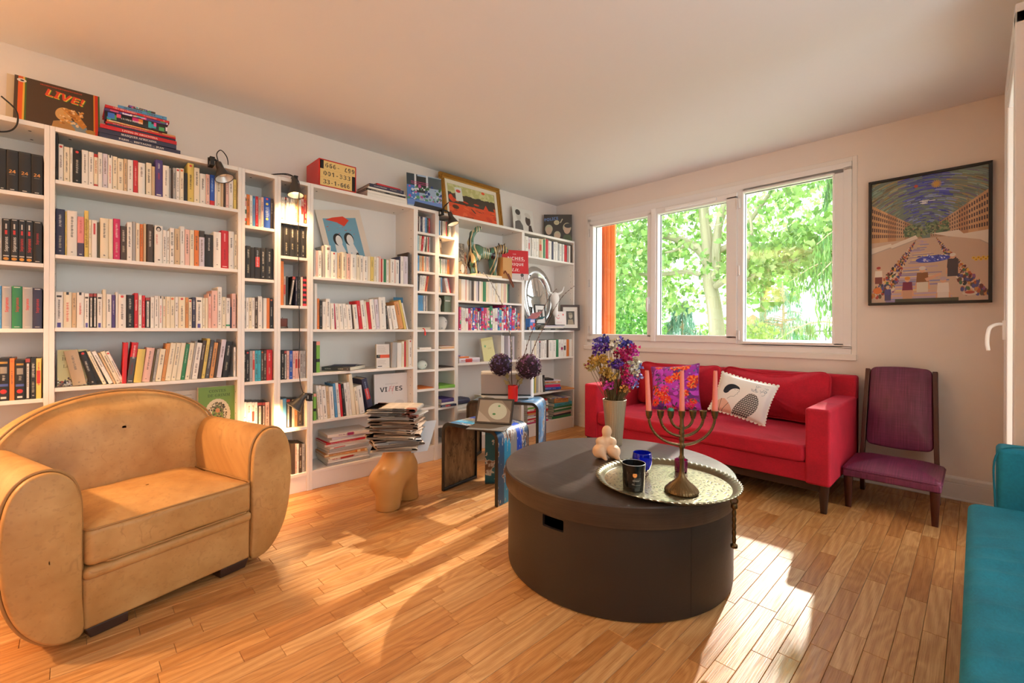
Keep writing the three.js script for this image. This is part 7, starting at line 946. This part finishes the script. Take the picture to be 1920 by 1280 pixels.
  twig('long catkin branch from the red vase arching over the mirror shelf', [[VX, 0.52, VZ], [0.88, 0.72, 1.42], [0.84, 0.95, 1.25], [0.75, 1.2, 0.95], [0.66, 1.38, 0.68], [0.55, 1.5, 0.37]], 26, 0.004);
  twig('shorter catkin branch from the red vase lying below the long arching one', [[VX, 0.52, VZ], [0.86, 0.74, 1.45], [0.8, 1.0, 1.28], [0.7, 1.22, 1.02], [0.62, 1.37, 0.82], [0.56, 1.452, 0.66]], 22, 0.0035);
}
// ---------- painting by the window ----------
const marketTex = canvasTex(1024, 1480, (g, w, h) => {
  const f = rng(611); const hy = h * 0.47;
  g.fillStyle = '#6f7f78'; g.fillRect(0, 0, w, hy + 40);
  for (let i = 0; i < 900; i++) { const x = f() * w, y = f() * hy, dx = (x - w / 2), s = 0.3 + Math.abs(dx) / w; g.strokeStyle = pick(Math.abs(dx) < 170 ? ['#3440b4', '#4a50c8', '#8fa0d8', '#5a5a9a', '#2f3a8a'] : ['#7f9a86', '#8a8a64', '#5a6a5a', '#a08a5a', '#6f5a84', '#9ab0a0', '#6a5a3f', '#86a89a', '#b0986a'], f); g.lineWidth = rr(3, 11, f); g.beginPath(); g.arc(w / 2 + dx * 0.3, hy + 60, Math.hypot(dx * 0.8, y - hy - 60), Math.atan2(y - hy - 60, dx) - 0.08, Math.atan2(y - hy - 60, dx) + 0.08 * rr(0.5, 2, f)); g.stroke(); }
  oval(g, '#c8503a', 420, 110, 18, 18); for (let i = 0; i < 14; i++) { g.save(); g.translate(600, 120); g.rotate(i * 0.45); fillc(g, '#c89a4a', -5, 0, 10, 44); g.restore(); } for (let i = 0; i < 12; i++) fillc(g, '#e6e6f0', 440 + f() * 160, 290 + f() * 40, rr(20, 60, f), 8);
  for (const s of [-1, 1]) for (let b = 0; b < 6; b++) { const x0 = w / 2 + s * w * 0.5 * (1 - b * 0.155), x1 = w / 2 + s * w * 0.5 * (1 - (b + 1) * 0.155), t0 = hy - 30 - (1 - b * 0.15) * 400, t1 = hy - 30 - (1 - (b + 1) * 0.15) * 400, base = hy + 40; poly(g, ['#c79a6e', '#d0a47a', '#b98a66', '#c2a080', '#a88468', '#b09078'][b], [x0, t0], [x1, t1], [x1, base], [x0, base]); for (let r = 0; r < 5; r++) for (let c = 0; c < 4; c++) { const k = (c + 0.5) / 4, x = lerp(x0, x1, k), tt = lerp(t0, t1, k), hh = base - tt; fillc(g, '#4c3a3c', x - 6 * (1 - b * 0.12), tt + hh * (0.08 + 0.17 * r), 12 * (1 - b * 0.12), hh * 0.1); } fillc(g, '#8a6a50', Math.min(x0, x1), Math.min(t0, t1) - 3, 4, 60); }
  for (let i = 0; i < 160; i++) oval(g, pick(['#5f7a5a', '#4a6650', '#7a8a62', '#4a5a48', '#8a9a72'], f), w / 2 + rr(-190, 190, f), hy - rr(-10, 130, f), rr(8, 26, f), rr(6, 18, f), f() * 3);
  fillc(g, '#c9ae9a', 0, hy + 40, w, h); for (let i = 0; i < 46; i++) { const y = hy + 60 + (i / 46) ** 1.4 * (h - hy - 60), k = (y - hy) / (h - hy); fillc(g, pick(['#8a7fb8', '#d8c0a0', '#b8a0c0', '#e0c98a', '#9a8aa8', '#7f86c0', '#d0a890'], f), w / 2 - 330 * k - rr(0, 60, f), y, 560 * k * rr(0.5, 1.2, f), 6 + 12 * k); }
  for (let i = 0; i < 620; i++) { const side = f() < 0.5 ? -1 : 1, k = f() ** 1.2, y = hy + 50 + k * (h - hy - 120), x = w / 2 + side * (90 + 430 * k * rr(0.55, 1.05, f)), s = 6 + 22 * k; oval(g, pick(['#6a2f30', '#3a3a6a', '#a83a34', '#5a4a3a', '#c88a4a', '#4a6a4a', '#8a5a8a', '#d8c8b8', '#2f2a30', '#b05a3a', '#e0b04a', '#54508a'], f), x, y, s * 0.6, s, f() - 0.5); if (f() < 0.5) oval(g, '#d8a88a', x, y - s * 1.1, s * 0.35, s * 0.4); }
  for (const [a, b, c, d] of [[[0, 800], [190, 760], [200, 800], [0, 870]], [[170, 790], [420, 690], [440, 730], [200, 820]], [[560, 690], [790, 680], [830, 730], [700, 740]], [[700, 740], [1024, 710], [1024, 860], [960, 810]]]) { poly(g, '#e2d8cc', a, b, c, d); poly(g, '#b8a89c', d, c, [c[0], c[1] + 14], [d[0], d[1] + 14]); }
  g.fillStyle = '#3a48b8'; g.beginPath(); g.ellipse(570, 985, 150, 40, -0.05, 0, 7); g.fill(); for (let i = 0; i < 40; i++) oval(g, pick(['#e8e8f4', '#6a78d8', '#28349a'], f), 570 + rr(-130, 130, f), 985 + rr(-40, 26, f), rr(6, 20, f), 6, f());
  const person = (x, y, s, top, legs, hair) => { poly(g, '#d8a283', [x - 60 * s, y + 150 * s], [x - 40 * s, y - 10 * s], [x + 40 * s, y - 10 * s], [x + 62 * s, y + 150 * s], [x + 44 * s, y + 150 * s], [x, y + 40 * s], [x - 42 * s, y + 150 * s]); poly(g, top, [x - 48 * s, y + 80 * s], [x - 42 * s, y - 20 * s], [x + 42 * s, y - 20 * s], [x + 48 * s, y + 80 * s]); poly(g, legs, [x - 44 * s, y + 180 * s], [x - 44 * s, y + 78 * s], [x + 44 * s, y + 78 * s], [x + 44 * s, y + 180 * s]); oval(g, '#dcaa8c', x, y - 48 * s, 24 * s, 30 * s); oval(g, hair, x, y - 64 * s, 26 * s, 20 * s); };
  person(345, 1260, 1.0, '#7a2048', '#c89a80', '#d8903a'); person(480, 1160, 1.15, '#8a5a34', '#d8d0c0', '#d8d0cc'); person(660, 1290, 1.1, '#e6dcd4', '#e0d4cc', '#b8a8b8'); person(740, 1020, 1.0, '#3a2f3a', '#3a2f3a', '#e0d8d0'); person(70, 1100, 0.8, '#e2d8cc', '#7a3a3a', '#a83a3a'); person(160, 1330, 0.7, '#4a4a8a', '#4a4a7a', '#d0b8a0'); poly(g, '#dba88a', [500, 1210], [640, 1150], [645, 1175], [520, 1245]); for (let i = 0; i < 7; i++) { oval(g, '#e0b83a', 910 + i * 19, 1010 + (i % 2) * 20, 15, 15); oval(g, '#8a5a2a', 910 + i * 19, 1010 + (i % 2) * 20, 6, 6); } oval(g, '#d8c8b8', 880, 1400, 60, 26); oval(g, '#b04a3a', 880, 1390, 40, 16); oval(g, '#d8783a', 60, 1330, 44, 40); fillc(g, '#4a4a3a', 230, 1440, 560, 40);
});
{
  const o = thing('framed_picture', 'large street market painting in a black frame beside the window', 'framed picture', [3.161, 1.2385, 0.001]), w = 0.594, h = 0.858, b = 0.017, bl = std(0x191614, 0.4);
  part('frame', [rbox(-w / 2, w / 2, 0, b, 0, 0.034, 0.002), rbox(-w / 2, w / 2, h - b, h, 0, 0.034, 0.002), rbox(-w / 2, b - w / 2, b, h - b, 0, 0.034, 0.002), rbox(w / 2 - b, w / 2, b, h - b, 0, 0.034, 0.002)], bl, o);
  const p = new THREE.BoxGeometry(w - 2 * b, h - 2 * b, 0.012).translate(0, h / 2, 0.012), uv = p.attributes.uv; for (let i = 0; i < 24; i++) if (i < 16 || i > 19) uv.setXY(i, 0.01, 0.01); part('canvas', p, phys(0xffffff, 0.5, { map: marketTex, clearcoat: 0.35, clearcoatRoughness: 0.12 }), o);
}
// ---------- unseen lamp, out of view, placed to warm the upper left wall ----------
function unseenLamp(label, x, z, h, power, colour) {
  const o = thing('unseen_floor_lamp', label, 'lamp', [x, 0, z]); part('base', lathe([[0, 0], [0.14, 0], [0.145, 0.01], [0.03, 0.025], [0, 0.03]], 32), M.steel, o); part('pole', new THREE.CylinderGeometry(0.011, 0.011, h - 0.03, 12).translate(0, h / 2, 0), M.steel, o);
  part('lamp_shade', lathe([[0.2, h - 0.02], [0.14, h + 0.24], [0.139, h + 0.24], [0.199, h - 0.02]], 40), phys(0xf6ead6, 0.95, { transmission: 0.5, thickness: 0, side: THREE.DoubleSide }), o); part('bulb', at(new THREE.SphereGeometry(0.045, 16, 12), 0, h + 0.08, 0), std(0xffffff, 0.5, { emissive: colour, emissiveIntensity: 8 }), o);
  const l = new THREE.PointLight(colour, power, 0, 2); l.position.set(0, h + 0.08, 0); l.shadow.radius = 2; l.castShadow = true; o.add(l);
}
unseenLamp('unseen floor lamp beyond the left edge, placed to warm the wall above the bookcases', 0.75, 5.35, 1.62, 9, 0xffcf9a);
renderer.render(scene, camera);
